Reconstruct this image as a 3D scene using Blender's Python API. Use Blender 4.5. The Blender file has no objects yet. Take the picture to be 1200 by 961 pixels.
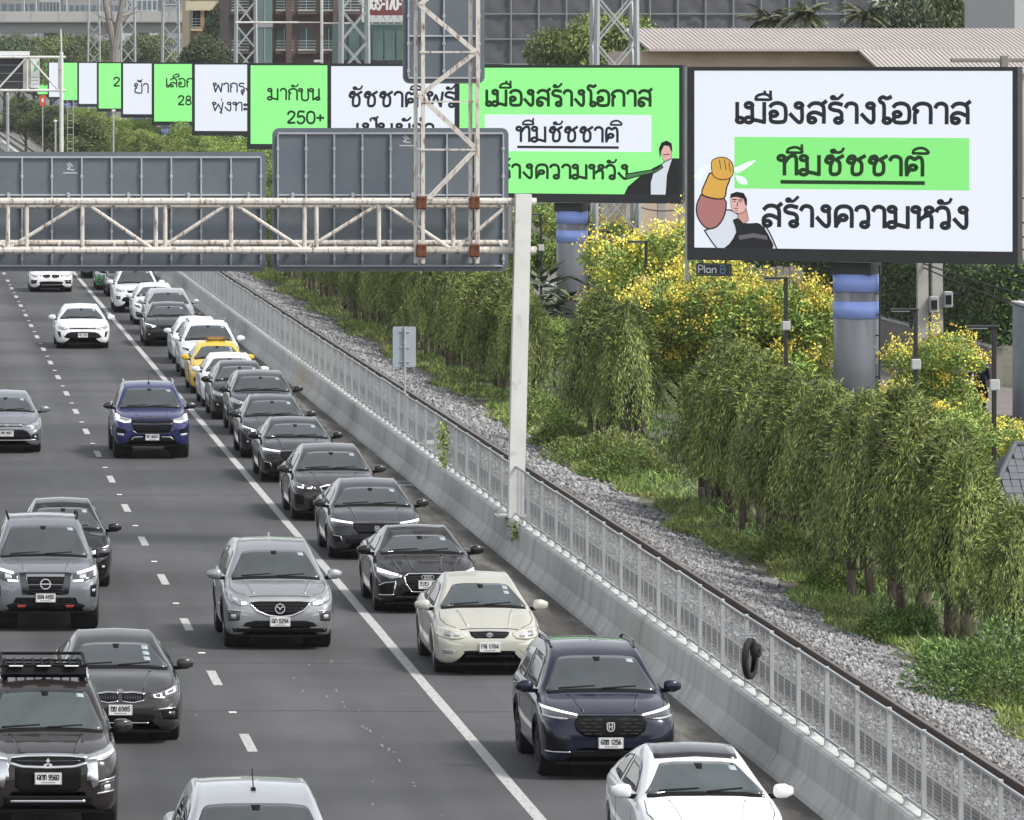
import bpy, math, random
import numpy as np
from mathutils import Vector
from mathutils.bvhtree import BVHTree

random.seed(7)
RNG = np.random.default_rng(11)
SC = bpy.context.scene
COL = SC.collection
PI = math.pi

# ---------------------------------------------------------------- camera
F = 7300.0          # focal length in photograph pixels (1200 px wide)
H = 9.77            # camera height above the road, metres
VX, VY = -125.0, 71.0   # vanishing point of the road in the photograph
cam = bpy.data.cameras.new('camera')
cam.sensor_fit = 'HORIZONTAL'
cam.sensor_width = 36.0
cam.lens = F / 1200 * 36
cam.shift_x = (600 - VX) / 1200
cam.shift_y = -(480.5 - VY) / 1200
cam.clip_start = 1.0
cam.clip_end = 6000
camo = bpy.data.objects.new('camera', cam)
COL.objects.link(camo)
camo.location = (0, 0, H)
camo.rotation_euler = (PI / 2, 0, 0)
SC.camera = camo

# ---------------------------------------------------------------- sky, sun, exposure
SUN_EL, SUN_AZ = math.radians(50), math.radians(122)   # azimuth clockwise from +Y
w = bpy.data.worlds.new('World')
SC.world = w
w.use_nodes = True
nt = w.node_tree
bg = nt.nodes['Background']
sky = nt.nodes.new('ShaderNodeTexSky')
sky.sky_type = 'NISHITA'
sky.sun_disc = False
sky.sun_elevation = SUN_EL
sky.sun_rotation = SUN_AZ
sky.air_density = 1.0
sky.dust_density = 1.6
sky.ozone_density = 1.0
hs = nt.nodes.new('ShaderNodeHueSaturation')
hs.inputs['Saturation'].default_value = 0.22      # thin overcast: almost neutral
nt.links.new(sky.outputs[0], hs.inputs['Color'])
nt.links.new(hs.outputs[0], bg.inputs['Color'])
bg.inputs['Strength'].default_value = 0.15
sun = bpy.data.lights.new('sun', 'SUN')
sun.energy = 2.3
sun.angle = math.radians(11)
sun.color = (1.0, 0.96, 0.9)
suno = bpy.data.objects.new('sun', sun)
COL.objects.link(suno)
sd = Vector((math.sin(SUN_AZ) * math.cos(SUN_EL), math.cos(SUN_AZ) * math.cos(SUN_EL), math.sin(SUN_EL)))
suno.rotation_euler = sd.to_track_quat('Z', 'Y').to_euler()
suno.location = (40, 60, 60)
SC.view_settings.view_transform = 'Standard'
SC.view_settings.look = 'None'
SC.view_settings.gamma = 1
SC.view_settings.use_curve_mapping = False
SC.view_settings.exposure = 0.72
SC.cycles.max_bounces = 6
SC.cycles.transparent_max_bounces = 6
SC.cycles.volume_bounces = 0
SC.cycles.sample_clamp_indirect = 4.0

def P(x, y, d):
    """photo pixel + distance along the road -> world point"""
    return Vector(((x - VX) * d / F, d, H - (y - VY) * d / F))

# ---------------------------------------------------------------- materials
MATS = {}
def mat(name, col, rough=0.6, metal=0.0, spec=0.5, coat=0.0, var=0.0, vscale=3.0, bump=0.0, bscale=40.0,
        emit=0.0, island=0.0, objvar=0.0, col2=None, c2scale=2.0, c2lo=0.45, c2hi=0.65, coords='pos', stretch=None, trans=0.0):
    if name in MATS:
        return MATS[name]
    m = bpy.data.materials.new(name)
    m.use_nodes = True
    nt = m.node_tree
    N, L = nt.nodes, nt.links
    b = N['Principled BSDF']
    b.inputs['Roughness'].default_value = rough
    b.inputs['Metallic'].default_value = metal
    b.inputs['Specular IOR Level'].default_value = spec
    b.inputs['Coat Weight'].default_value = coat
    b.inputs['Coat Roughness'].default_value = 0.04
    c = tuple(col) + (1.0,)
    b.inputs['Base Color'].default_value = c
    src = None
    vec = None
    if var or bump or col2:
        if coords == 'pos':
            g = N.new('ShaderNodeNewGeometry'); vec = g.outputs['Position']
        else:
            g = N.new('ShaderNodeTexCoord'); vec = g.outputs['Object']
        if stretch:
            mp = N.new('ShaderNodeMapping')
            mp.inputs['Scale'].default_value = stretch
            L.new(vec, mp.inputs['Vector']); vec = mp.outputs[0]
    def noise(sc, det=6):
        n = N.new('ShaderNodeTexNoise')
        n.inputs['Scale'].default_value = sc
        n.inputs['Detail'].default_value = det
        n.inputs['Roughness'].default_value = 0.6
        L.new(vec, n.inputs['Vector'])
        return n.outputs['Fac']
    if col2:
        r = N.new('ShaderNodeMapRange')
        r.inputs['From Min'].default_value = c2lo
        r.inputs['From Max'].default_value = c2hi
        L.new(noise(c2scale), r.inputs['Value'])
        mx = N.new('ShaderNodeMix'); mx.data_type = 'RGBA'
        mx.inputs['A'].default_value = c
        mx.inputs['B'].default_value = tuple(col2) + (1.0,)
        L.new(r.outputs[0], mx.inputs['Factor'])
        src = mx.outputs['Result']
    def vary(src, facsock, amt):
        r = N.new('ShaderNodeMapRange')
        r.inputs['From Min'].default_value = 0.2
        r.inputs['From Max'].default_value = 0.8
        r.inputs['To Min'].default_value = 1 - amt
        r.inputs['To Max'].default_value = 1 + amt
        L.new(facsock, r.inputs['Value'])
        hsv = N.new('ShaderNodeHueSaturation')
        if src is None: hsv.inputs['Color'].default_value = c
        else: L.new(src, hsv.inputs['Color'])
        L.new(r.outputs[0], hsv.inputs['Value'])
        return hsv.outputs[0]
    if var:
        src = vary(src, noise(vscale), var)
    if island:
        g2 = N.new('ShaderNodeNewGeometry')
        src = vary(src, g2.outputs['Random Per Island'], island)
    if objvar:
        oi = N.new('ShaderNodeObjectInfo')
        src = vary(src, oi.outputs['Random'], objvar)
    if src is not None:
        L.new(src, b.inputs['Base Color'])
    if bump:
        bn = N.new('ShaderNodeBump')
        bn.inputs['Strength'].default_value = bump
        bn.inputs['Distance'].default_value = 0.02
        L.new(noise(bscale, 3), bn.inputs['Height'])
        L.new(bn.outputs[0], b.inputs['Normal'])
    if emit:
        b.inputs['Emission Color'].default_value = c
        b.inputs['Emission Strength'].default_value = emit
    if trans:
        b.inputs['Transmission Weight'].default_value = trans
    MATS[name] = m
    return m

# ---------------------------------------------------------------- mesh helpers
def link(o, parent=None):
    COL.objects.link(o)
    if parent is not None:
        o.parent = parent
    return o

def mesh_data(name, verts, faces, m=None, smooth=False):
    me = bpy.data.meshes.new(name)
    me.from_pydata([tuple(map(float, v)) for v in verts], [], [tuple(int(i) for i in f) for f in faces])
    if m: me.materials.append(m)
    if smooth:
        me.polygons.foreach_set('use_smooth', [True] * len(me.polygons))
    me.update()
    return me

def quads_data(name, V, m):
    """fast mesh from an (n,4,3) array of separate quads"""
    n = V.shape[0]
    me = bpy.data.meshes.new(name)
    me.vertices.add(n * 4)
    me.vertices.foreach_set('co', V.reshape(-1).astype(np.float32))
    me.loops.add(n * 4)
    me.loops.foreach_set('vertex_index', np.arange(n * 4, dtype=np.int32))
    me.polygons.add(n)
    me.polygons.foreach_set('loop_start', np.arange(0, n * 4, 4, dtype=np.int32))
    me.update(calc_edges=True)
    if m: me.materials.append(m)
    return me

def obj(name, me, parent=None, loc=None, label=None, cat=None, group=None, kind=None):
    o = bpy.data.objects.new(name, me)
    link(o, parent)
    if loc is not None: o.location = loc
    if label: o['label'] = label
    if cat: o['category'] = cat
    if group: o['group'] = group
    if kind: o['kind'] = kind
    return o

def empty(name, loc, label, cat, group=None):
    return obj(name, None, None, loc, label, cat, group)

class MB:
    def __init__(s): s.v, s.f = [], []
    def add(s, v, f):
        b = len(s.v); s.v += [tuple(p) for p in v]; s.f += [[i + b for i in q] for q in f]
    def box(s, x0, x1, y0, y1, z0, z1):
        s.add([(x0,y0,z0),(x1,y0,z0),(x1,y1,z0),(x0,y1,z0),(x0,y0,z1),(x1,y0,z1),(x1,y1,z1),(x0,y1,z1)],
              [(0,3,2,1),(4,5,6,7),(0,1,5,4),(1,2,6,5),(2,3,7,6),(3,0,4,7)])
    def bevbox(s, x0, x1, y0, y1, z0, z1, b=0.01):
        """box with chamfered edges"""
        c = Vector(((x0+x1)/2,(y0+y1)/2,(z0+z1)/2)); h = ((x1-x0)/2,(y1-y0)/2,(z1-z0)/2)
        vs, idx = [], {}
        for sx in (-1,1):
            for sy in (-1,1):
                for sz in (-1,1):
                    for ax in range(3):
                        p = [sx*(h[0]-b), sy*(h[1]-b), sz*(h[2]-b)]
                        p[ax] = (sx,sy,sz)[ax]*h[ax]
                        idx[(sx,sy,sz,ax)] = len(vs); vs.append((c.x+p[0],c.y+p[1],c.z+p[2]))
        fs = []
        for ax in range(3):
            o1, o2 = [a for a in range(3) if a != ax]
            for sg in (-1,1):
                q = []
                for (a,b2) in ((-1,-1),(1,-1),(1,1),(-1,1)):
                    k = [0,0,0]; k[ax]=sg; k[o1]=a; k[o2]=b2
                    q.append(idx[(k[0],k[1],k[2],ax)])
                fs.append(q)
            for a in (-1,1):
                for b2 in (-1,1):
                    k0=[0,0,0]; k0[o1]=a; k0[o2]=b2
                    k0[ax]=-1; k1=list(k0); k1[ax]=1
                    fs.append([idx[(*k0,o1)],idx[(*k1,o1)],idx[(*k1,o2)],idx[(*k0,o2)]])
        for sx in (-1,1):
            for sy in (-1,1):
                for sz in (-1,1):
                    fs.append([idx[(sx,sy,sz,a)] for a in range(3)])
        s.add(vs, fs)
    def tube(s, p0, p1, r, n=8, r1=None):
        p0, p1 = Vector(p0), Vector(p1); d = p1 - p0
        if d.length < 1e-6: return
        q = d.to_track_quat('Z', 'Y'); r1 = r if r1 is None else r1
        v = []
        for p, rr in ((p0, r), (p1, r1)):
            for i in range(n):
                a = 2*PI*i/n + PI/n
                v.append(p + q @ Vector((rr*math.cos(a), rr*math.sin(a), 0)))
        f = [(i,(i+1)%n,n+(i+1)%n,n+i) for i in range(n)]
        f += [tuple(range(n-1,-1,-1)), tuple(range(n,2*n))]
        s.add(v, f)
    def bar(s, p0, p1, wd): s.tube(p0, p1, wd*0.7071, 4)
    def path(s, pts, r, n=6):
        for a, b in zip(pts[:-1], pts[1:]): s.tube(a, b, r, n)
    def prism(s, poly, fn0, fn1):
        """poly of 2d points, two functions mapping (a,b) to 3d"""
        n = len(poly)
        v = [fn0(*p) for p in poly] + [fn1(*p) for p in poly]
        f = [tuple(range(n-1,-1,-1)), tuple(range(n,2*n))] + [(i,(i+1)%n,n+(i+1)%n,n+i) for i in range(n)]
        s.add(v, f)
    def lathe(s, prof, axis='z', c=(0,0,0), n=24, a0=0, a1=2*PI):
        b = []
        full = abs(a1-a0-2*PI) < 1e-6
        m = n if full else n+1
        for i in range(m):
            a = a0+(a1-a0)*i/n
            for r, h in prof:
                p = (r*math.cos(a), r*math.sin(a), h) if axis=='z' else (h, r*math.cos(a), r*math.sin(a))
                b.append((p[0]+c[0],p[1]+c[1],p[2]+c[2]))
        k = len(prof); f = []
        for i in range(n):
            j = (i+1) % m
            for t in range(k-1):
                f.append((i*k+t, j*k+t, j*k+t+1, i*k+t+1))
        s.add(b, f)
    def me(s, name, m=None, smooth=False): return mesh_data(name, s.v, s.f, m, smooth)
    def build(s, name, m, parent=None, smooth=False, loc=None, **kw):
        return obj(name, s.me(name, m, smooth), parent, loc, **kw)

def pchip(xs, ys, x):
    xs, ys, x = np.asarray(xs, float), np.asarray(ys, float), np.asarray(x, float)
    h = np.diff(xs); dl = np.diff(ys)/h
    m = np.zeros(len(xs))
    for i in range(1, len(xs)-1):
        if dl[i-1]*dl[i] > 0:
            w1, w2 = 2*h[i]+h[i-1], h[i]+2*h[i-1]
            m[i] = (w1+w2)/(w1/dl[i-1]+w2/dl[i])
    m[0], m[-1] = dl[0], dl[-1]
    i = np.clip(np.searchsorted(xs, x, 'right')-1, 0, len(xs)-2)
    t = np.clip((x-xs[i])/h[i], 0, 1)
    return ((1+2*t)*(1-t)**2*ys[i] + t*(1-t)**2*h[i]*m[i] + t*t*(3-2*t)*ys[i+1] + t*t*(t-1)*h[i]*m[i+1])

def catmull(pts, n):
    pts = [np.asarray(p, float) for p in pts]
    p = [2*pts[0]-pts[1]] + pts + [2*pts[-1]-pts[-2]]
    out = []
    for i in range(1, len(p)-2):
        for k in range(n):
            t = k/n
            out.append(0.5*((2*p[i])+(-p[i-1]+p[i+1])*t+(2*p[i-1]-5*p[i]+4*p[i+1]-p[i+2])*t*t+(-p[i-1]+3*p[i]-3*p[i+1]+p[i+2])*t**3))
    out.append(pts[-1])
    return np.array(out)

# ---------------------------------------------------------------- stroke lettering (flat print built as thin ribbons)
def ci(x, z, r):
    r *= 1.26
    return [(x+r*math.cos(a), z+r*math.sin(a)) for a in np.linspace(0, 2*PI, 13)]
def _iv(): return [(-.32,1.12),(-.27,1.30),(-.05,1.40),(.13,1.32),(.2,1.12),(-.32,1.12)]
GL = {
 'ก':(.74,[[(.1,0),(.1,.5),(.2,.6),(.06,.72),(.16,.92),(.36,1),(.56,.92),(.63,.7),(.63,0)]]),
 'า':(.54,[[(.05,.8),(.12,.95),(.25,1),(.38,.93),(.43,.75),(.43,0)]]),
 'ส':(.74,[[(.08,.82),(.2,.97),(.38,1),(.54,.9),(.6,.7),(.6,0)],ci(.19,.13,.1),[(.07,.16),(.07,.36),(.17,.5),(.34,.52),(.6,.36)],[(.5,.9),(.68,1.1)]]),
 'ล':(.72,[[(.08,.82),(.2,.97),(.38,1),(.54,.9),(.6,.7),(.6,0)],ci(.19,.13,.1),[(.07,.16),(.07,.36),(.17,.5),(.34,.52),(.6,.36)]]),
 'ร':(.56,[ci(.36,.12,.1),[(.46,.12),(.47,.45),(.38,.6),(.18,.66),(.07,.76),(.1,.92),(.25,1),(.48,.93)]]),
 'เ':(.36,[ci(.2,.12,.1),[(.1,.12),(.1,1)]]),
 'โ':(.46,[ci(.3,.12,.1),[(.2,.12),(.2,.9),(.08,1.08),(.06,1.22),(.16,1.32),(.3,1.25),(.44,1.33)]]),
 'ะ':(.46,[ci(.12,.72,.08),[(.2,.68),(.32,.7),(.4,.84)],ci(.12,.22,.08),[(.2,.18),(.32,.2),(.4,.34)]]),
 'ม':(.82,[ci(.15,.88,.1),[(.26,.88),(.27,.2)],ci(.14,.13,.11),[(.24,.16),(.45,.1),(.68,.02)],[(.68,1),(.68,0)]]),
 'น':(.74,[ci(.13,.88,.1),[(.23,.88),(.23,0)],[(.23,.02),(.5,.2)],ci(.55,.12,.1),[(.63,.1),(.63,1)]]),
 'บ':(.74,[ci(.13,.88,.1),[(.23,.88),(.23,.05),(.63,.05),(.63,1)]]),
 'ป':(.74,[ci(.13,.88,.1),[(.23,.88),(.23,.05),(.63,.05),(.63,1.32)]]),
 'ท':(.76,[ci(.13,.88,.1),[(.23,.88),(.23,0)],[(.23,.6),(.4,.94),(.54,1),(.64,.88),(.65,0)]]),
 'พ':(.84,[ci(.13,.88,.1),[(.05,.84),(.18,.02)],[(.18,.02),(.42,.8)],[(.42,.8),(.66,.02)],[(.66,.02),(.76,1)]]),
 'ผ':(.84,[ci(.24,.86,.1),[(.14,.9),(.12,0),(.42,.4),(.72,0),(.72,1)]]),
 'ห':(.78,[ci(.13,.88,.1),[(.23,.88),(.23,0)],[(.23,.35),(.44,.56),(.6,.6),(.66,.45),(.66,0)],ci(.58,.87,.1),[(.5,.8),(.44,.58)]]),
 'อ':(.7,[ci(.19,.45,.1),[(.09,.45),(.09,.12),(.2,.03),(.46,.03),(.58,.12),(.61,.5),(.56,.86),(.36,1),(.16,.95),(.07,.82)]]),
 'ง':(.62,[ci(.36,.88,.1),[(.46,.88),(.47,.2),(.4,.02),(.28,.1),(.06,.44)]]),
 'ค':(.72,[ci(.33,.45,.1),[(.09,0),(.08,.7),(.18,.94),(.36,1),(.54,.94),(.62,.7),(.62,0)],[(.26,.38),(.1,.1)]]),
 'ว':(.58,[ci(.34,.12,.1),[(.44,.12),(.47,.5),(.42,.88),(.26,1),(.1,.93),(.05,.8)]]),
 'ช':(.76,[ci(.22,.76,.1),[(.12,.78),(.16,.95),(.3,1),(.36,.86),(.27,.5),(.27,.12),(.36,.03),(.5,.06),(.58,.22),(.58,.62),(.48,.8)],[(.44,.8),(.7,1.02)]]),
 'ต':(.74,[ci(.3,.42,.1),[(.09,0),(.08,.75),(.2,.97),(.36,.86),(.5,.97),(.62,.8),(.63,0)],[(.22,.36),(.1,.1)]]),
 'ย':(.72,[ci(.17,.88,.1),[(.07,.86),(.08,.7),(.24,.55)],[(.24,.55),(.09,.42),(.09,.12),(.18,.04),(.62,.05),(.62,1)]]),
 'ฎ':(.8,[ci(.3,.3,.1),[(.09,.1),(.08,.75),(.2,.97),(.5,1),(.66,.8),(.66,-.05)]]),
 'ข':(.66,[ci(.2,.86,.1),[(.1,.88),(.22,.62),(.12,.5),(.12,.12),(.22,.03),(.5,.04),(.56,.2),(.56,1)]]),
 'จ':(.66,[ci(.2,.5,.1),[(.2,.4),(.4,.3),(.4,.05),(.55,.05),(.58,.6),(.5,.95),(.3,1),(.1,.9)]]),
 '0':(.66,[[(.33,1.02),(.13,.9),(.07,.5),(.13,.12),(.33,0),(.53,.12),(.59,.5),(.53,.9),(.33,1.02)]]),
 '1':(.46,[[(.08,.8),(.28,1),(.28,0)]]),
 '2':(.66,[[(.1,.78),(.18,.96),(.36,1.02),(.53,.9),(.54,.7),(.38,.42),(.1,.05),(.57,.05)]]),
 '3':(.62,[[(.1,.9),(.3,1.02),(.5,.88),(.48,.65),(.3,.54),(.5,.44),(.54,.2),(.34,0),(.08,.1)]]),
 '4':(.66,[[(.46,0),(.46,1),(.06,.26),(.6,.26)]]),
 '5':(.66,[[(.54,1),(.18,1),(.13,.55),(.34,.63),(.53,.5),(.55,.2),(.38,.0),(.18,.02),(.08,.15)]]),
 '6':(.64,[[(.5,.95),(.3,1),(.12,.7),(.1,.25),(.3,0),(.52,.15),(.52,.42),(.32,.55),(.12,.4)]]),
 '7':(.58,[[(.06,1),(.52,1),(.22,0)]]),
 '8':(.66,[[(.33,.54),(.16,.64),(.14,.86),(.33,1.02),(.52,.86),(.5,.64),(.33,.54),(.12,.42),(.1,.14),(.33,0),(.56,.14),(.54,.42),(.33,.54)]]),
 '9':(.64,[[(.12,.05),(.34,0),(.5,.3),(.54,.75),(.34,1.02),(.12,.86),(.12,.6),(.32,.46),(.52,.6)]]),
 '+':(.62,[[(.08,.48),(.54,.48)],[(.31,.22),(.31,.74)]]),
 '-':(.4,[[(.06,.45),(.34,.45)]]),
 ' ':(.38,[]), '.':(.2,[[(.08,.02),(.12,.02)]]),
 'P':(.62,[[(.1,0),(.1,1),(.42,1),(.55,.85),(.54,.6),(.4,.48),(.1,.48)]]),
 'l':(.22,[[(.1,0),(.1,1)]]),
 'a':(.6,[[(.5,.6),(.5,0)],[(.5,.55),(.3,.66),(.1,.5),(.08,.2),(.25,.02),(.5,.14)]]),
 'n':(.58,[[(.1,0),(.1,.64)],[(.1,.5),(.3,.66),(.48,.52),(.48,0)]]),
 'B':(.62,[[(.1,0),(.1,1),(.4,1),(.52,.86),(.5,.64),(.36,.54),(.1,.54)],[(.36,.54),(.54,.4),(.54,.14),(.4,0),(.1,0)]]),
 'I':(.26,[[(.12,0),(.12,1)]]), 'S':(.6,[[(.52,.85),(.36,1),(.14,.92),(.12,.66),(.48,.42),(.5,.14),(.3,0),(.08,.14)]]),
 'U':(.66,[[(.1,1),(.1,.2),(.24,.02),(.42,.02),(.56,.2),(.56,1)]]), 'Z':(.6,[[(.06,1),(.52,1),(.06,0),(.54,0)]]),
}
MARK = {   # marks drawn above or below the letter before them, x measured from that letter's right side
 'ั':[ci(-.28,1.2,.06),[(-.22,1.15),(-.1,1.13),(.02,1.2),(.08,1.36)]],
 'ิ':[_iv()], 'ี':[_iv(),[(.2,1.12),(.2,1.52)]], 'ื':[_iv(),[(.2,1.12),(.2,1.54)],[(.0,1.36),(.0,1.54)]],
 'ุ':[ci(-.12,-.14,.05),[(-.06,-.12),(-.06,-.36)]], 'ู':[[(-.3,-.12),(-.28,-.3),(-.06,-.3),(-.06,-.1)]],
 '่':[[(-.06,1.14),(-.06,1.36)]], '้':[ci(-.26,1.22,.055),[(-.21,1.18),(-.12,1.16),(-.03,1.24),(.07,1.38)]],
 '็':[[(-.24,1.12),(-.26,1.26),(-.08,1.34),(.02,1.26),(-.1,1.2)],[(-.02,1.3),(.1,1.42)]],
}
def text_strokes(s):
    x, out, lastw, high = 0.0, [], 0.6, False
    thin = []
    for chh in s:
        if chh in MARK:
            up = 0.36 if (chh in '้่' and high) else 0.0
            out += [[(x-.12+a, b+up+(.06 if b > .9 else 0)) for a, b in st] for st in MARK[chh]]
            thin += range(len(out)-len(MARK[chh]), len(out))
            high = chh in 'ัิีื็'
        elif chh == 'ำ':
            up = 0.0
            out.append(ci(x-.2, 1.24, .07)); thin.append(len(out)-1)
            w_, st_ = GL['า']; out += [[(x+a, b) for a, b in s_] for s_ in st_]; x += w_
        else:
            w_, st_ = GL[chh]; out += [[(x+a, b) for a, b in s_] for s_ in st_]
            x += w_; high = False
    return out, x, set(thin)
def ribbon_mesh(strokes, thick, fn, mb, lift=0.0005):
    """strokes in 2d; fn(a,b,k) -> 3d point, k metres proud of the sheet"""
    for si, st in enumerate(strokes):
        p = np.array(st, float)
        if len(p) > 3 and len(p) < 13: 
            closed = np.allclose(p[0], p[-1])
            p = catmull(list(p), 4) if not closed else catmull(list(p), 4)
        d = np.gradient(p, axis=0); d /= np.maximum(np.linalg.norm(d, axis=1, keepdims=True), 1e-9)
        nrm = np.stack([-d[:,1], d[:,0]], 1)*thick/2
        e0 = d[0]*thick*0.25; e1 = d[-1]*thick*0.25
        p = p.copy(); p[0] -= e0; p[-1] += e1
        a, b = p+nrm, p-nrm
        k = lift*(1+(si % 5))
        n = len(p)
        mb.add([fn(q[0], q[1], k) for q in a]+[fn(q[0], q[1], k) for q in b], [(i, n+i, n+i+1, i+1) for i in range(n-1)])
def text_obj(name, s, fn, x0, x1, z0, hgt, thick, m, parent, lift=0.0008, **kw):
    """text laid from x0 to x1 (sheet units), baseline z0, letter height hgt"""
    st, wd, thin = text_strokes(s)
    k = (x1-x0)/wd
    st = [[(x0+a*k, z0+b*hgt) for a, b in q] for q in st]
    mb = MB(); ribbon_mesh([q for i, q in enumerate(st) if i not in thin], thick, fn, mb, lift)
    ribbon_mesh([q for i, q in enumerate(st) if i in thin], thick*.74, fn, mb, lift)
    return mb.build(name, m, parent, **kw)

# ================================================================ THE SETTING
M_ground = mat('ground_soil', (.085,.095,.05), .95, var=.35, vscale=.6, bump=.6, bscale=8, col2=(.11,.10,.075), c2scale=.25)
M_paint = mat('road_paint', (.43,.43,.42), .7, var=.28, vscale=9, col2=(.20,.20,.20), c2scale=9, c2lo=.46, c2hi=.68, stretch=(1.5,.5,1))
M_conc = mat('concrete', (.47,.475,.46), .85, var=.14, vscale=1.1, bump=.25, bscale=30, col2=(.31,.315,.295), c2scale=1.6, c2lo=.5, c2hi=.75, stretch=(1,1.3,.22))
M_conc2 = mat('concrete_pole', (.33,.32,.30), .85, var=.2, vscale=2, bump=.2, bscale=30)
M_galv = mat('galvanised_steel', (.46,.48,.49), .45, metal=.6, var=.18, vscale=3)
M_wire = mat('fence_wire', (.30,.315,.325), .55, metal=.3, var=.25, vscale=.8)
M_black = mat('black_plastic', (.012,.012,.013), .55)
M_dark = mat('dark_steel', (.03,.032,.035), .5, var=.2, vscale=4)

def road_material():
    m = bpy.data.materials.new('asphalt'); m.use_nodes = True
    N, L = m.node_tree.nodes, m.node_tree.links
    b = N['Principled BSDF']; b.inputs['Roughness'].default_value = .8; b.inputs['Specular IOR Level'].default_value = .35
    g = N.new('ShaderNodeNewGeometry')
    def nz(scale, st, det=5, rough=.6):
        mp = N.new('ShaderNodeMapping'); mp.inputs['Scale'].default_value = st
        L.new(g.outputs['Position'], mp.inputs['Vector'])
        n = N.new('ShaderNodeTexNoise'); n.inputs['Scale'].default_value = scale; n.inputs['Detail'].default_value = det
        n.inputs['Roughness'].default_value = rough
        L.new(mp.outputs[0], n.inputs['Vector']); return n.outputs['Fac']
    def rng(s, a, b_, c, d):
        r = N.new('ShaderNodeMapRange'); L.new(s, r.inputs['Value'])
        for k, v in zip(('From Min','From Max','To Min','To Max'), (a,b_,c,d)): r.inputs[k].default_value = v
        return r.outputs[0]
    def mul(a, b_):
        n = N.new('ShaderNodeMath'); n.operation = 'MULTIPLY'; L.new(a, n.inputs[0]); L.new(b_, n.inputs[1]); return n.outputs[0]
    fine = rng(nz(55, (1,1,1), 2), .25, .75, .8, 1.2)               # aggregate
    bands = rng(nz(.10, (.25,1,1), 3), .42, .58, .76, 1.14)             # broad tone bands across the carriageway
    lanes = rng(nz(.55, (1,.012,1), 2), .35, .65, .72, 1.18)          # wheel tracks along the lanes
    blot = rng(nz(.7, (1,.35,1), 5), .3, .7, .84, 1.14)
    v = mul(mul(mul(fine, bands), lanes), blot)
    h = N.new('ShaderNodeHueSaturation'); h.inputs['Color'].default_value = (.066,.067,.070,1); L.new(v, h.inputs['Value'])
    L.new(h.outputs[0], b.inputs['Base Color'])
    bp = N.new('ShaderNodeBump'); bp.inputs['Strength'].default_value = .35; bp.inputs['Distance'].default_value = .01
    L.new(nz(70, (1,1,1), 2), bp.inputs['Height']); L.new(bp.outputs[0], b.inputs['Normal'])
    return m
M_road = road_material()

def sheet(name, x0, x1, y0, y1, z, m, nx=1, ny=1, **kw):
    v, f = [], []
    for j in range(ny+1):
        for i in range(nx+1):
            v.append((x0+(x1-x0)*i/nx, y0+(y1-y0)*j/ny, z))
    for j in range(ny):
        for i in range(nx):
            a = j*(nx+1)+i; f.append((a, a+1, a+nx+2, a+nx+1))
    return obj(name, mesh_data(name, v, f, m), **kw)

sheet('ground', -1500, 2500, -40, 5500, -.06, M_ground, kind='structure')
road = sheet('road', -18, 12.3, 20, 2200, 0.0, M_road, kind='structure')

# lane dashes: one metre-wide pattern measured from the photograph (9.35 m period)
PER, DL = 9.36, 2.3
dash_me = None
def dash_line(X, d0, d1, ph):
    global dash_me
    if dash_me is None:
        mb = MB(); mb.box(-.072, .072, 0, DL, .001, .006); dash_me = mb.me('lane_dash', M_paint)
    d = d0 + ph
    while d < d1:
        obj('lane_dash', dash_me, road, (X, d, 0)); d += PER
dash_line(5.08, 60, 520, (97.4-60) % PER)
stud_me = None
mb = MB(); mb.bevbox(-.06, .06, 0, .1, .001, .02, .006); stud_me = mb.me('road_stud', mat('stud_white', (.7,.7,.68), .4))
for k in range(22):
    obj('road_stud', stud_me, road, (5.08, 69.3+5.2+k*PER, 0))
def strip(name, X, wd, y0, y1, z, m, parent, n=60, jit=.0):
    v, f = [], []
    for j in range(n+1):
        y = y0+(y1-y0)*(j/n)**2
        v += [(X-wd/2+random.uniform(-jit, jit), y, z), (X+wd/2+random.uniform(-jit, jit), y, z)]
    for j in range(n): f.append((2*j, 2*j+1, 2*j+3, 2*j+2))
    return obj(name, mesh_data(name, v, f, m), parent)
strip('solid_line', 8.32, .165, 40, 1500, .004, M_paint, road, 200, .006)
strip('edge_line', 11.03, .13, 40, 1500, .004, M_paint, road, 200, .006)
M_gut = mat('gutter_dirt', (.075,.068,.058), .95, var=.45, vscale=2.5, bump=.6, bscale=22, col2=(.16,.155,.14), c2scale=1.4, c2lo=.48, c2hi=.6, stretch=(1.4,.16,1))
strip('gutter', 11.56, .84, 40, 1500, .004, M_gut, road, 200, .02)
# scraped paint flecks on the asphalt
mb = MB()
for k in range(60):
    X = 6.9 + .16*math.sin(k*.7) + random.gauss(0, .22); y = random.uniform(72, 118); l = random.uniform(.05, .35); wd = random.uniform(.004, .016)
    if random.random() < .25: X = random.uniform(2, 8)
    z = .0045+.00001*k
    mb.add([(X-wd, y, z), (X+wd, y-.02, z), (X+wd*1.4, y+l, z), (X-wd*.6, y+l*1.1, z)], [(0,1,2,3)])
mb.build('paint_flecks', mat('fleck_paint', (.22,.22,.22), .8), road, kind='stuff')
# tar joints across the lanes
mb = MB()
for y in (93.5, 101, 119, 140, 166):
    xs = np.linspace(2, 11, 40); yy = y + np.cumsum(RNG.normal(0, .02, 40))
    for a in range(39):
        mb.add([(xs[a], yy[a], .003), (xs[a+1], yy[a+1], .003), (xs[a+1], yy[a+1]+.05, .003), (xs[a], yy[a]+.05, .003)], [(0,1,2,3)])
mb.build('tar_joint', mat('tar', (.045,.045,.047), .7), road)
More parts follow.
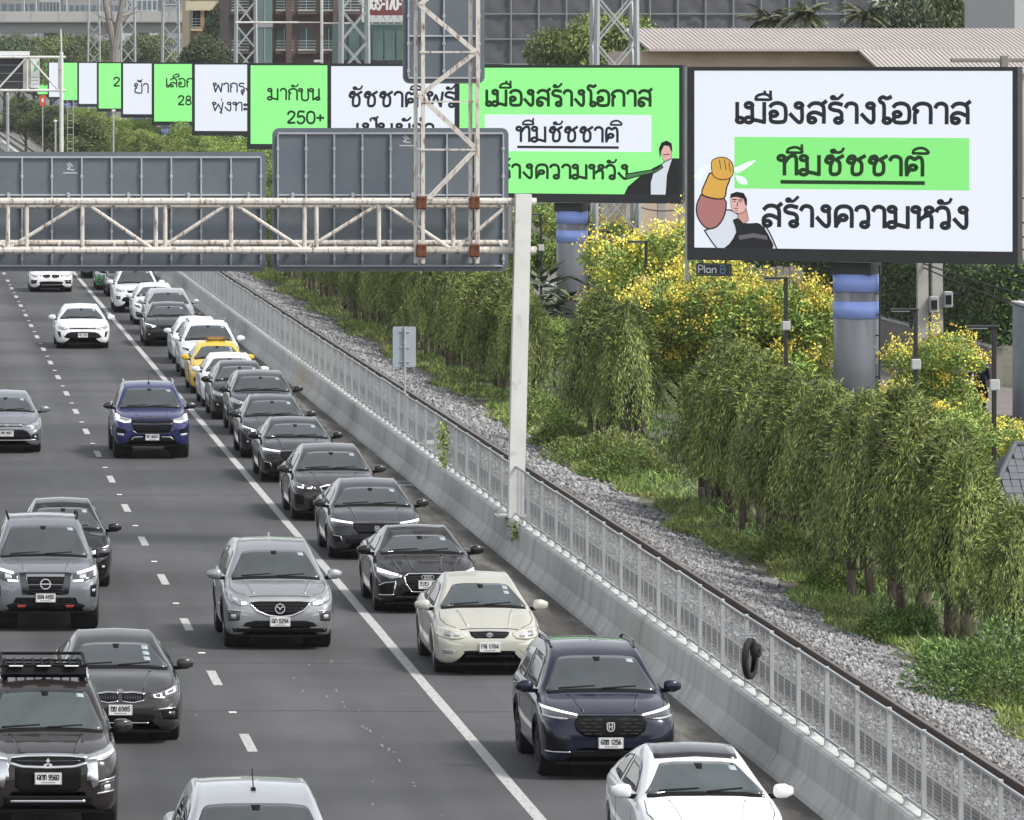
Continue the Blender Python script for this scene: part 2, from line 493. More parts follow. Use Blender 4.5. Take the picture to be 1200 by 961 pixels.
# drain grates in the gutter
for d in (103.5, 143.0):
    g = empty('drain_grate', (11.5, d, .006), 'steel slotted drain grate in the gutter ' + ('beside the cream sedan' if d < 110 else 'beside the dark sedans further back'), 'drain')
    
    for yy in (0, 1.15):
        mb = MB(); mb.box(-.42, .42, yy, yy+.06, 0, .03); mb.build('frame_bar', M_galv, g)
    bar = MB(); bar.box(-.025, .025, .06, 1.15, 0, .025); bme = bar.me('bar', M_dark)
    for i in range(9): obj('bar', bme, g, (-.36+i*.09, 0, 0))

# ---------------------------------------------------------------- concrete barrier
PROF = [(11.97,0),(11.99,.07),(12.12,.28),(12.17,.68),(12.20,.72),(12.42,.72),(12.45,.66),(12.5,0)]
barrier = empty('concrete_barrier', (12.2, 60, 0), 'long pale concrete barrier between the queue of cars and the railway', 'barrier')
SEG = 8.6
seg_me = []
for k in range(3):
    mb = MB(); jj = random.uniform(-.004, .004)
    mb.prism(PROF, lambda a, b: (a-12.2+jj, .012, b), lambda a, b: (a-12.2+jj, SEG-.012, b))
    seg_me.append(mb.me('barrier_segment', M_conc))
d = 51.0; k = 0
while d < 700:
    obj('barrier_segment', seg_me[k % 3], barrier, (0, d-60, 0)); d += SEG; k += 1

# ---------------------------------------------------------------- mesh fence on the barrier
fence = empty('mesh_fence', (12.31, 60, .72), 'galvanised wire mesh fence standing on the concrete barrier', 'fence')
BAY = 2.58
mb = MB()
for i in range(1, 36):
    y = BAY*i/36; wd = .0015 if i % 9 else .006
    mb.bar((0, y, .1), (0, y, 1.02), wd*2)
for i in range(1, 19):
    z = .1+.92*i/19; mb.bar((0, .03, z), (0, BAY-.03, z), .0034)
mb.bar((0, .02, .1), (0, BAY-.02, .1), .03); mb.bar((0, .02, 1.02), (0, BAY-.02, 1.02), .035)
panel_me = mb.me('mesh_panel', M_wire)
mb = MB(); mb.bevbox(-.03, .03, -.025, .025, 0, 1.06, .006); mb.box(-.075, .075, -.06, .06, 0, .015)
post_me = mb.me('post', M_galv)
mb = MB(); mb.bevbox(-.03, .03, -.02, .02, 0, .1, .004); mb.box(-.05, .05, -.07, .07, 0, .015); mb.bevbox(-.045,.045,-.035,.035,.07,.13,.008)
foot_me = mb.me('foot', M_galv)
d = 51.2; k = 0
while d < 420:
    obj('post', post_me, fence, (0, d-60, 0))
    p = obj('mesh_panel', panel_me, fence, (random.uniform(-.012,.012), d-60, random.uniform(-.01,.01)))
    p.rotation_euler = (random.uniform(-.003,.003), random.uniform(-.012,.012), 0)
    obj('foot', foot_me, fence, (0, d-60+BAY/2, 0))
    d += BAY; k += 1

# ---------------------------------------------------------------- railway: ballast bed, stones, rails
M_bal = mat('ballast_bed', (.20,.195,.185), .95, var=.5, vscale=10, bump=.9, bscale=25)
prof = [(12.5,.02),(12.7,.12),(13.2,.2),(14.9,.22),(15.3,.16),(16.1,.0),(16.6,-.055)]
v, f = [], []
ys = np.concatenate([np.arange(50, 320, 1.0), np.arange(320, 1500, 20.0)])
for y in ys:
    for x, z in prof: v.append((x+(random.uniform(-.25,.25) if x > 16 else 0), y, z+random.uniform(-.015,.015)))
n = len(prof)
for j in range(len(ys)-1):
    for i in range(n-1): f.append((j*n+i, j*n+i+1, (j+1)*n+i+1, (j+1)*n+i))
track_bed = obj('railway_bed', mesh_data('railway_bed', v, f, M_bal), kind='structure')
def stone_material():
    m = bpy.data.materials.new('ballast_stone'); m.use_nodes = True
    N, L = m.node_tree.nodes, m.node_tree.links
    b = N['Principled BSDF']; b.inputs['Roughness'].default_value = .9
    g = N.new('ShaderNodeNewGeometry'); cr = N.new('ShaderNodeValToRGB')
    cr.color_ramp.elements[0].color = (.11,.11,.115,1); cr.color_ramp.elements[1].color = (.40,.40,.40,1)
    e = cr.color_ramp.elements.new(.5); e.color = (.23,.23,.235,1)
    L.new(g.outputs['Random Per Island'], cr.inputs[0])
    # rust from the wheels and rails stains the stones that lie next to a rail
    sp = N.new('ShaderNodeSeparateXYZ'); L.new(g.outputs['Position'], sp.inputs[0])
    fac = None
    for X in (14.6, 13.55):
        a = N.new('ShaderNodeMath'); a.operation = 'SUBTRACT'; L.new(sp.outputs[0], a.inputs[0]); a.inputs[1].default_value = X
        c = N.new('ShaderNodeMath'); c.operation = 'ABSOLUTE'; L.new(a.outputs[0], c.inputs[0])
        r = N.new('ShaderNodeMapRange'); L.new(c.outputs[0], r.inputs['Value'])
        for k, vv in zip(('From Min','From Max','To Min','To Max'), (.16,.42,.85,0)): r.inputs[k].default_value = vv
        if fac is None: fac = r.outputs[0]
        else:
            mm = N.new('ShaderNodeMath'); mm.operation = 'MAXIMUM'; L.new(fac, mm.inputs[0]); L.new(r.outputs[0], mm.inputs[1]); fac = mm.outputs[0]
    mx = N.new('ShaderNodeMix'); mx.data_type = 'RGBA'; L.new(fac, mx.inputs['Factor']); L.new(cr.outputs[0], mx.inputs['A'])
    mx.inputs['B'].default_value = (.085,.066,.052,1)
    L.new(mx.outputs['Result'], b.inputs['Base Color'])
    return m
M_stone = stone_material()
def tris_data(name, V, T, m):
    me = bpy.data.meshes.new(name)
    me.vertices.add(len(V)); me.vertices.foreach_set('co', V.reshape(-1).astype(np.float32))
    nt_ = len(T); me.loops.add(nt_*3); me.loops.foreach_set('vertex_index', T.reshape(-1).astype(np.int32))
    me.polygons.add(nt_); me.polygons.foreach_set('loop_start', np.arange(0, nt_*3, 3, dtype=np.int32))
    me.update(calc_edges=True); me.materials.append(m); return me
OCT = np.array([(1,0,0),(-1,0,0),(0,1,0),(0,-1,0),(0,0,1),(0,0,-1)], float)
OCF = np.array([(0,2,4),(2,1,4),(1,3,4),(3,0,4),(2,0,5),(1,2,5),(3,1,5),(0,3,5)])
def stones(x, y, z, size):
    n = len(x)
    V = OCT[None] * RNG.uniform(.55, 1.1, (n, 6, 1)) * size[:, None, None] * RNG.uniform(.7, 1.2, (n, 1, 3))
    V += RNG.normal(0, .12, (n, 6, 3))*size[:, None, None]
    a = RNG.uniform(0, 6.28, n); c, s = np.cos(a), np.sin(a)
    t = RNG.uniform(-.6, .6, n); ct, st = np.cos(t), np.sin(t)
    X = V[..., 0]*c[:, None]-V[..., 1]*s[:, None]; Y = V[..., 0]*s[:, None]+V[..., 1]*c[:, None]; Z = V[..., 2]
    Y2 = Y*ct[:, None]-Z*st[:, None]; Z2 = Y*st[:, None]+Z*ct[:, None]
    W = np.stack([X+x[:, None], Y2+y[:, None], Z2+z[:, None]], -1).reshape(-1, 3)
    T = (OCF[None]+(np.arange(n)*6)[:, None, None]).reshape(-1, 3)
    return W, T
def scatter_ballast(y0, y1, n, s0, s1):
    x = RNG.uniform(12.55, 16.7, n); y = RNG.uniform(y0, y1, n)
    keep = (x < 15.95) | (RNG.random(n) < (16.75-x)/.8*(.8+.3*np.sin(y*.9)))
    x, y = x[keep], y[keep]
    z = np.interp(x, [p[0] for p in prof], [p[1] for p in prof]) + RNG.uniform(-.01, .035, len(x))
    return stones(x, y, z, RNG.uniform(s0, s1, len(x)))
for nm, (y0, y1, n, s0, s1) in zip(('near','far'), ((66,135,50000,.03,.06),(135,320,42000,.045,.085))):
    V, T = scatter_ballast(y0, y1, n, s0, s1)
    obj('ballast_stones', tris_data('ballast_stones', V, T, M_stone), track_bed, kind='stuff')
M_rail = mat('rusty_rail', (.085,.055,.042), .75, metal=.2, var=.35, vscale=5, col2=(.045,.032,.028), c2scale=3)
M_railtop = mat('worn_rail_head', (.20,.18,.17), .45, metal=.7, var=.3, vscale=3)
track = empty('railway_track', (14.1, 60, .2), 'rusty single railway track on grey ballast behind the fence', 'railway track')
RP = [(-.07,0),(.07,0),(.07,.02),(.015,.035),(.012,.13),(.036,.14),(.036,.185),(-.036,.185),(-.036,.14),(-.012,.13),(-.015,.035),(-.07,.02)]
for X in (14.6, 13.55):
    mb = MB(); mb.prism(RP, lambda a, b: (a, -20, b+.02), lambda a, b: (a, 900, b+.02))
    r = mb.build('rail', M_rail, track, loc=(X-14.1, 0, 0))
    mb = MB(); mb.box(-.03, .03, -20, 900, .206, .212); mb.build('running_surface', M_railtop, r)
    cl = MB()
    cl.bevbox(-.14, .14, -.06, .06, 0, .045, .01)
    cme = cl.me('rail_clip', M_rail)
    for i in range(110): obj('rail_clip', cme, r, (0, 8+i*.65, .01))
M_slp = mat('sleeper', (.10,.082,.068), .9, var=.3, vscale=6, bump=.4, bscale=20)
mb = MB(); mb.bevbox(-1.0, 1.0, -.11, .11, -.12, .035, .02); sme = mb.me('sleeper', M_slp)
for i in range(150): obj('sleeper', sme, track, (0, 8+i*.65, 0))

# ---------------------------------------------------------------- sign gantry over the road
M_slate = mat('sign_back', (.115,.135,.155), .6, var=.1, vscale=1.3, col2=(.10,.12,.145), c2scale=.9)
M_rib = mat('sign_rib', (.34,.37,.40), .55, var=.15, vscale=4)
M_white = mat('white_paint', (.62,.62,.59), .55, var=.12, vscale=2, col2=(.42,.36,.30), c2scale=2.2, c2lo=.56, c2hi=.72)
M_rusty = mat('rusty_white_steel', (.56,.53,.48), .6, var=.18, vscale=6, col2=(.17,.09,.055), c2scale=7, c2lo=.52, c2hi=.68, stretch=(2,2,.5))
M_rust = mat('rust', (.12,.045,.022), .9, var=.4, vscale=9)
DG = 123.7
gantry = empty('sign_gantry', (12.26, DG, .72), 'white rusty steel gantry on the barrier carrying grey sign backs over the road', 'gantry')
G0 = Vector((12.26, DG, .72))
def gl(p): return Vector(p)-G0
def gx(x, d=DG): return (x-VX)*d/F
def gz(y, d=DG): return H-(y-VY)*d/F
c = MB(); c.bar(gl((gx(602), DG-.36, .72)), gl((gx(611), DG-.36, gz(227))), .31); c.box(-.3, .3, -.3, .3, 0, .03)
for a in (0, 1, 2, 3): c.box(-.02+.25*math.cos(a*PI/2), .02+.25*math.cos(a*PI/2), -.02+.25*math.sin(a*PI/2), .02+.25*math.sin(a*PI/2), .03, .1)
c.build('column', M_white, gantry)
zt, zb = gz(236), gz(293)
XL = -12.0
for (nm, z, dy, r) in (('top_chord', zt, 0, .075), ('bottom_chord', zb, 0, .075), ('top_chord', zt-.1, .9, .06), ('bottom_chord', zb+.12, .9, .06)):
    c = MB(); c.tube(gl((XL, DG+dy-.2, z)), gl((12.75 if dy == 0 else 12.3, DG+dy-.2, z)), r, 10); c.build(nm, M_rusty, gantry)
xs_v = [gx(x) for x in (28, 96, 184, 270, 357, 443, 530, 596)]
step = xs_v[2]-xs_v[1]
nodes = [gx(9)+0*step]
# verticals and diagonals of the near face, read from the photograph
for x in (9, 31, 96, 182, 193, 270, 356, 370, 443, 530, 597):
    c = MB(); X = gx(x); c.tube(gl((X, DG-.2, zb)), gl((X, DG-.2, zt)), .045, 8); c.build('truss_post', M_rusty, gantry)
X = gx(9)-step
while X > XL:
    c = MB(); c.tube(gl((X, DG-.2, zb)), gl((X, DG-.2, zt)), .045, 8); c.build('truss_post', M_rusty, gantry); X -= step
for (a, b_) in ((96, 9), (100, 178), (268, 187), (272, 354), (445, 359), (447, 527), (597, 533)):
    c = MB(); c.tube(gl((gx(a), DG-.2, zt-.03)), gl((gx(b_), DG-.2, zb+.03)), .04, 8); c.build('truss_diagonal', M_rusty, gantry)
X, up = gx(9), False
while X > XL+step:
    c = MB(); c.tube(gl((X, DG-.2, zt-.03 if up else zb+.03)), gl((X-step, DG-.2, zb+.03 if up else zt-.03)), .04, 8)
    c.build('truss_diagonal', M_rusty, gantry); X -= step; up = not up
for i in range(22):   # cross struts between the near and the far face
    X = 12.1-i*1.1
    for z, z2 in ((zt, zt-.1), (zb, zb+.12)):
        c = MB(); c.tube(gl((X, DG-.2, z)), gl((X, DG+.7, z2)), .03, 6); c.build('cross_strut', M_rusty, gantry)
c = MB(); c.tube(gl((XL, DG, -.6)), gl((XL, DG, 7.0)), .17, 14); c.build('column', M_white, gantry)

def rounded(x0, x1, z0, z1, r, n=5):
    out = []
    for cx_, cz_, a0 in ((x1-r, z1-r, 0), (x0+r, z1-r, PI/2), (x0+r, z0+r, PI), (x1-r, z0+r, 1.5*PI)):
        for i in range(n+1):
            a = a0+PI/2*i/n; out.append((cx_+r*math.cos(a), cz_+r*math.sin(a)))
    return out
DP = DG+.95
def sign_back(x0, x1, z0, z1, label, cols, rails, marks=()):
    """sign plate seen from behind: sheet, rim and riveted ribs"""
    s = empty('road_sign', (x0, DP, z0), label, 'sign', 'sign plates on the gantry')
    Wd, Hg = x1-x0, z1-z0
    mb = MB(); mb.prism(rounded(0, Wd, 0, Hg, .14), lambda a, b: (a, 0, b), lambda a, b: (a, .02, b)); mb.build('sign_plate', M_slate, s)
    m_ = .11
    for z in [m_, Hg-m_]+list(rails):
        mb = MB(); mb.bevbox(m_, Wd-m_, -.04, -.003, z-.018, z+.018, .006); mb.build('frame_rail', M_rib, s)
    for i in range(cols+1):
        X = m_+(Wd-2*m_)*i/cols
        mb = MB(); mb.bevbox(X-.016, X+.016, -.05, -.003, m_+.02, Hg-m_-.02, .005)
        for z in np.arange(.25, Hg-.1, .55): mb.bevbox(X-.03, X+.03, -.058, -.05, z-.03, z+.03, .003)
        mb.build('rib', M_rib, s)
    for z in list(rails):
        for X in np.arange(.4, Wd-.2, 1.2):
            mb = MB(); mb.bevbox(X-.03, X+.03, -.12, -.042, z-.05, z+.05, .01); mb.build('clamp', M_rib, s)
    for (X, Z) in marks:   # little maker's mark: a swoosh over a line of fine print
        mb = MB(); st = [[(X-.06, Z+.1), (X, Z+.04), (X-.05, Z), (X+.08, Z-.02)], [(X-.02, Z+.13), (X+.05, Z+.05)], [(X-.13, Z-.08), (X+.14, Z-.08)]]
        ribbon_mesh(st, .022, lambda a, b, k: (a, -.003-k, b), mb); mb.build('maker_mark', mat('mark_white', (.5,.53,.56), .6), s)
    return s
r1 = [gz(228)-gz(318), gz(290)-gz(318)]
sign_back(-5.3, gx(312, DP), gz(318, DP), gz(178, DP), 'wide slate grey sign back on the left of the gantry', 21, r1, [(gx(82, DP)+5.3, gz(198, DP)-gz(318, DP))])
sign_back(gx(319, DP), gx(596, DP), gz(318, DP), gz(150, DP), 'tall slate grey sign back beside the white gantry column', 8, r1, [(gx(476, DP)-gx(319, DP), gz(166, DP)-gz(318, DP))])
s3 = sign_back(gx(472, DP), gx(568, DP), gz(98, DP), gz(-60, DP), 'small upper grey sign back on the rusty lattice mast above the gantry', 2, [.95])
# lattice mast that carries the upper sign
mast = empty('lattice_mast', (gx(492), DG-.32, gz(306)), 'rusty white lattice mast clamped to the gantry beam', 'mast')
M0 = mast.location.copy()
xa, xb, z0m, z1m = gx(490), gx(556), gz(308), gz(-50)
for x in (486, 494, 550, 558):
    c = MB(); X = gx(x); c.bar(Vector((X, DG-.32+(.09 if x in (486, 550) else 0), z0m))-M0, Vector((X, DG-.32+(.09 if x in (486, 550) else 0), z1m))-M0, .075)
    c.build('mast_leg', M_rusty, mast)
zs = [gz(y) for y in (243, 174, 112, 61, 6, -50)]
for i, (za, zb_) in enumerate(zip(zs[:-1], zs[1:])):
    l, r = (xa, xb) if i % 2 == 0 else (xb, xa)
    for dx in (-.035, .035):
        c = MB(); c.bar(Vector((l+dx, DG-.34, za))-M0, Vector((r+dx, DG-.34, zb_))-M0, .045); c.build('mast_diagonal', M_rusty, mast)
for y in (119, 175, 232, 61, 290):
    c = MB(); c.bar(Vector((xa, DG-.36, gz(y)))-M0, Vector((xb, DG-.36, gz(y)))-M0, .035); c.build('mast_rung', M_rusty, mast)
for x in (492, 554):
    for y in (237, 293):
        c = MB(); X, Z = gx(x), gz(y); c.bevbox(X-M0.x-.1, X-M0.x+.1, -.1, -.02, Z-M0.z-.13, Z-M0.z+.13, .015)
        for s in (-1, 1):
            for t in (-1, 1): c.tube((X-M0.x+s*.06, -.13, Z-M0.z+t*.09), (X-M0.x+s*.06, -.1, Z-M0.z+t*.09), .02, 6)
        c.build('clamp_plate', M_rust, mast)

# small grey road sign standing at the fence, its control box, the tyre hung on the mesh
d = 151.0
sg = empty('small_road_sign', (12.4, d, .72), 'small blank grey sign back on a thin post at the fence', 'sign')
mb = MB(); mb.tube((0, 0, 0), (0, 0, 2.6), .03, 8); mb.build('post', M_galv, sg)
mb = MB(); mb.prism(rounded(-.29, .27, 1.62, 2.6, .04), lambda a, b: (a, .04, b), lambda a, b: (a, .055, b)); mb.build('sign_plate', mat('sign_grey', (.30,.34,.38), .6, var=.1, vscale=3), sg)
for z in (1.75, 2.1, 2.48):
    mb = MB(); mb.bevbox(-.12, .12, .015, .04, z-.015, z+.015, .004); mb.build('bracket', M_galv, sg)
cb = empty('signal_box', (13.0, 150, .2), 'low pale concrete cable box beside the track by the small sign', 'box')
mb = MB(); mb.bevbox(-.2, .28, -.5, .5, 0, .34, .02); mb.build('box_body', M_conc, cb)
mb = MB(); mb.bevbox(-.23, .31, -.54, .54, .343, .4, .015); mb.build('lid', mat('lid_white', (.55,.55,.53), .7, var=.2, vscale=6), cb)
ty = empty('old_tyre', (12.13, 88.2, 1.3), 'old black tyre hung flat against the mesh fence', 'tyre')
mb = MB(); ty.rotation_euler = (0, 0, -.42); prof_t = [(.2,-.03),(.21,-.04),(.27,-.045),(.295,-.03),(.295,.03),(.27,.045),(.21,.04),(.2,.03)]
mb.lathe(prof_t, 'x', (0,0,0), 28); mb.build('tyre_ring', mat('rubber', (.012,.012,.012), .8, var=.3, vscale=20, bump=.3, bscale=60), ty, smooth=True)
mb = MB(); mb.lathe([(.03,-.05),(.09,-.06),(.12,0),(.09,.06),(.03,.05)], 'x', (.09,-.02,.12), 16); mb.build('rubber_loop', MATS['rubber'], ty, smooth=True)
mb = MB(); mb.path([(-.11,0,.2),(-.11,0,.33),(.11,0,.34),(.11,0,.2)], .01, 6); mb.build('wire_tie', M_galv, ty)

# ================================================================ BILLBOARDS
M_bf = mat('billboard_frame', (.025,.028,.030), .5, var=.15, vscale=2)
M_bb = mat('billboard_back', (.16,.17,.18), .6, var=.15, vscale=2)
def scr(name, col, e):
    m = mat(name, col, .4, emit=e); m.node_tree.nodes['Principled BSDF'].inputs['Base Color'].default_value = (col[0]*.12, col[1]*.12, col[2]*.12, 1); return m
M_scw = scr('screen_white', (.82,.87,.96), .57)
M_scg = scr('screen_green', (.29,.98,.27), .62)
M_txt = mat('screen_text_dark', (.014,.017,.024), .5)
M_txtg = mat('screen_text_green', (.008,.052,.006), .5)
M_pole = mat('billboard_pole', (.16,.17,.185), .38, metal=.15, var=.12, vscale=.8, bump=.06, bscale=3)
M_lb = mat('pole_band_blue', (.27,.37,.80), .5, var=.08, vscale=3)
M_skin = mat('print_skin', (.52,.28,.22), .6, emit=.3); M_skin2 = mat('print_arm', (.36,.15,.14), .6, emit=.3)
M_gold = mat('print_gold', (.60,.34,.06), .6, emit=.3); M_goldd = mat('print_gold_dark', (.16,.08,.02), .6)
M_line = mat('print_black', (.01,.01,.012), .6); M_vest = mat('print_vest', (.016,.017,.02), .6); M_gray = mat('print_grey', (.18,.18,.19), .6)
M_sh = mat('print_shirt', (.68,.72,.78), .6, emit=.2); M_pink = mat('print_pink', (.62,.36,.33), .6, emit=.35); M_cape = mat('print_cape', (.09,.28,.09), .6)

BL, BR = P(808, 305, 151.5), P(1195, 310, 148.0)
BX = Vector((BR.x-BL.x, BR.y-BL.y, 0)); BW = BX.length; BX.normalize()
BANG = math.atan2(BX.y, BX.x)
BZ0, BZ1 = 4.93, 9.62
BH = BZ1-BZ0
SP = 62.75
def sheet_fn(k0=0.0): return lambda a, b, k: (a, -.16-k0-k, b)      # board-local: x along, z up, -y towards the viewer

def flat(name, pts, m, parent, k, smooth=0, edge=None, ew=.02):
    if smooth:
        pts = catmull(list(pts)+[pts[0]], smooth)[:-1]
    pts = [tuple(p) for p in pts]
    me = mesh_data(name, [(a, -.16-k, b) for a, b in pts], [tuple(range(len(pts)))], m)
    o = obj(name, me, parent)
    if edge:
        mb = MB(); q = pts+[pts[0]]
        if len(q) < 14: q = [q[0]]+sum([[((a[0]*2+b[0])/3, (a[1]*2+b[1])/3), ((a[0]+2*b[0])/3, (a[1]+2*b[1])/3), b] for a, b in zip(q[:-1], q[1:])], [])
        while len(q) < 13: q = q+[q[0]]
        ribbon_mesh([q], ew, lambda a, b, kk: (a, -.16-k-.001-kk, b), mb); mb.build('outline', edge, parent)
    return o

def billboard(i, green, label):
    root = empty('billboard', (BL.x, 151.5+SP*i, -.06), label, 'billboard', 'roadside LED billboards in a row')
    root.rotation_euler = (0, 0, BANG)
    z0, z1 = BZ0+.06, BZ1+.06
    fr = .16 if i < 3 else .18
    def bars(mb, y0, y1):
        mb.box(0, BW, y0, y1, z1-fr*.6, z1); mb.box(0, BW, y0, y1, z0, z0+.3)
        mb.box(0, fr*1.1, y0, y1, z0+.3, z1-fr*.6); mb.box(BW-fr*.8, BW, y0, y1, z0+.3, z1-fr*.6)
    mb = MB(); bars(mb, -.18, 0.25); mb.build('frame', M_bf, root)
    mb = MB(); mb.box(.03, BW-.03, .0, .22, z0+.03, z1-.03); mb.build('cabinet', M_bb, root)
    sx0, sx1, sz0, sz1 = fr*1.1, BW-fr*.8, z0+.3, z1-fr*.6
    scr = MB(); scr.box(sx0+.002, sx1-.002, -.16, -.01, sz0+.002, sz1-.002); sc = scr.build('screen', M_scg if green else M_scw, root)
    cx_ = BW*.49
    mb = MB(); mb.lathe([(0,0),(.54,0),(.54,z0-.3),(0,z0-.3)], 'z', (cx_, .55, 0), 40)
    pl = mb.build('pole', M_pole, root, smooth=False)
    for p in pl.data.polygons: p.use_smooth = abs(p.normal.z) < .5
    for za, zb_ in ((4.2,4.62),(3.56,3.97)):
        mb = MB(); mb.lathe([(.541,za+.06),(.553,za+.06),(.553,zb_+.06),(.541,zb_+.06)], 'z', (cx_, .55, 0), 40)
        o = mb.build('pole_band', M_lb, pl, smooth=False)
        for p in o.data.polygons: p.use_smooth = abs(p.normal.z) < .5
    mb = MB(); mb.box(cx_-1.6, cx_+1.6, .26, .5, z0+.2, z0+.5); mb.box(cx_-.5, cx_+.5, .1, 1.0, z0-.31, z0-.02); mb.build('head_bracket', M_bf, root)
    mb = MB(); mb.path([(cx_+.6, .5, z0-.1), (cx_+.62, .45, z0-.5), (cx_+.6, .45, .1)], .025, 6)
    for z in np.arange(1.2, 4.6, .5): mb.box(cx_+.52, cx_+.63, .42, .48, z, z+.03)
    mb.build('cable_conduit', M_dark, pl)
    return root, sc, (sx0, sx1, sz0, sz1)

LAB = ['nearest large white LED billboard with a green band and a man raising a gold fist',
       'green LED billboard with a white band and a man in a dark jacket',
       'white LED billboard partly hidden behind the rusty lattice mast',
       'green LED billboard showing 250+ above the gantry',
       'white LED billboard left of the green one that shows 250+',
       'green LED billboard showing 28, fourth from the far left group',
       'white LED billboard with one short Thai word between two green boards',
       'green LED billboard showing the single digit 2',
       'blank white LED billboard right of the thin far gantry column',
       'blank green LED billboard just right of the far gantry column',
       'white LED billboard strip hidden mostly by the far gantry column',
       'narrow green LED billboard inside the far gantry frame',
       'farthest white LED billboard at the end of the row']
boards = [billboard(i, i % 2 == 1, LAB[i]) for i in range(13)]
def bx(px, i=0):
    """board coordinate of a photo column on board i"""
    # intersect the viewing ray with the board plane
    a = (px-VX)/F; ly = 151.5+SP*i
    # X = BL.x + t*BX.x ; Y = ly + t*BX.y ; X = a*Y
    return (a*ly-BL.x)/(BX.x-a*BX.y)
def bz(py, px, i=0):
    t = bx(px, i); Y = 151.5+SP*i+t*BX.y
    return H-(py-VY)*Y/F+.06
def btext(i, s, xl, xr, ybase, ytop, m, thick):
    sc = boards[i][1]
    xm = (xl+xr)/2
    z0, z1 = bz(ybase, xm, i), bz(ytop, xm, i)
    return text_obj('lettering', s, sheet_fn(.004), bx(xl, i), bx(xr, i), z0, (z1-z0), thick*(z1-z0), m, sc)
def brect(i, name, xl, xr, yt, yb, m, k=.002):
    sc = boards[i][1]; xm = (xl+xr)/2
    return flat(name, [(bx(xl, i), bz(yb, xm, i)), (bx(xr, i), bz(yb, xm, i)), (bx(xr, i), bz(yt, xm, i)), (bx(xl, i), bz(yt, xm, i))], m, sc, k)
# board 0
M_band = scr('print_green_band', (.27,.90,.24), .54)
btext(0, 'เมืองสร้างโอกาส', 863, 1141, 144, 121, M_txt, .21)
brect(0, 'colour_band', 863, 1138, 161, 222, M_band)
btext(0, 'ทีมชัชชาติ', 914, 1087, 205, 183, M_txtg, .21)
brect(0, 'underline', 917, 1086, 211.5, 216, M_txtg, .004)
btext(0, 'สร้างความหวัง', 895, 1140, 266, 242, M_txt, .21)
# board 1
M_wband = scr('print_white_band', (.82,.87,.96), .57)
btext(1, 'เมืองสร้างโอกาส', 570, 767, 124, 106, M_txtg, .21)
brect(1, 'colour_band', 570, 765, 134.5, 177.5, M_wband)
btext(1, 'ทีมชัชชาติ', 607, 728, 166, 149, M_txt, .19)
brect(1, 'underline', 608, 727, 171, 174, M_txt, .004)
btext(1, 'สร้างความหวัง', 570, 740, 209, 193, M_txtg, .21)
btext(2, 'ชัชชาติ พร้อม', 409, 572, 125, 108, M_txt, .19)
btext(2, 'เป็นผู้ว่า', 418, 512, 162, 145, M_txt, .19)
btext(3, 'มากับน', 315, 377, 117, 104, M_txtg, .18)
btext(3, '250+', 337, 382, 144.5, 131, M_txtg, .2)
btext(4, 'พากรุง', 251, 297, 108, 97.5, M_txt, .17)
btext(4, 'พุ่งทะ', 250, 294, 130, 120, M_txt, .17)
btext(5, 'เลือก', 195, 229, 102, 92, M_txtg, .18)
btext(5, '28', 209, 226, 123, 112.5, M_txtg, .2)
btext(6, 'ย้ำ', 158, 176, 109, 98, M_txt, .15)
btext(7, '2', 133, 142, 101, 91, M_txtg, .2)
# printed figures: a man in a dark vest raising a gold-gloved fist (board 0), a man in a dark jacket (board 1)
def fig(i, name, pts, m, k, smooth=3, edge=M_line, ew=.034):
    return flat(name, [(bx(x, i), bz(y, x, i)) for x, y in pts], m, boards[i][1], k, smooth, edge, ew)
fig(0, 'printed_sleeve', [(828,270),(846,262),(853,246),(868,252),(874,275),(862,290),(849,296),(838,285)], M_sh, .005)
fig(0, 'printed_sleeve', [(898,262),(906,276),(914,297),(905,297),(898,280)], M_sh, .005)
fig(0, 'printed_forearm', [(824,228),(819,240),(820,254),(830,267),(843,265),(852,250),(851,232)], M_skin2, .007)
fig(0, 'printed_glove', [(834,203),(845,202),(858,206),(854,220),(851,232),(837,232),(825,227),(829,214)], M_gold, .009)
fig(0, 'printed_fist', [(836,194),(838,187),(850,184),(860,190),(862,202),(857,209),(846,210),(838,205)], M_gold, .011, ew=.022)
for a in ((845,187,847,198),(851,187,853,199),(856,190,858,201)):
    flat('glove_crease', [(bx(a[0]), bz(a[1], a[0])), (bx(a[0]+1), bz(a[1], a[0])), (bx(a[2]+1), bz(a[3], a[2])), (bx(a[2]), bz(a[3], a[2]))], M_goldd, boards[0][1], .0145)
fig(0, 'printed_vest', [(862,258),(870,256),(876,262),(886,262),(893,263),(902,275),(906,297),(850,297),(858,286),(866,272)], M_vest, .009, 2)
fig(0, 'printed_stripe', [(868,276),(885,273),(901,276),(902,281),(885,278),(869,281)], M_gray, .0125, 0, None)
fig(0, 'printed_neck', [(868,244),(877,244),(880,258),(874,262),(867,255)], M_skin, .011, 0, M_line, .012)
fig(0, 'printed_face', [(859,230),(862,227),(873,228),(877,236),(876,246),(870,250),(862,248),(859,240)], M_pink, .013, ew=.012)
fig(0, 'printed_hair', [(858,232),(859,227),(866,224.5),(874,226),(878,233),(878,241),(876,240),(874,233),(866,230.5),(861,231)], M_line, .0155, 0, None)
for q in ((861.5,235.5,865,236.3),(868,236,872,236.8),(862.5,243.5,867.5,244.3)):
    flat('face_line', [(bx(q[0]), bz(q[3], q[0])), (bx(q[2]), bz(q[3], q[2])), (bx(q[2]), bz(q[1], q[2])), (bx(q[0]), bz(q[1], q[0]))], M_line, boards[0][1], .0165)
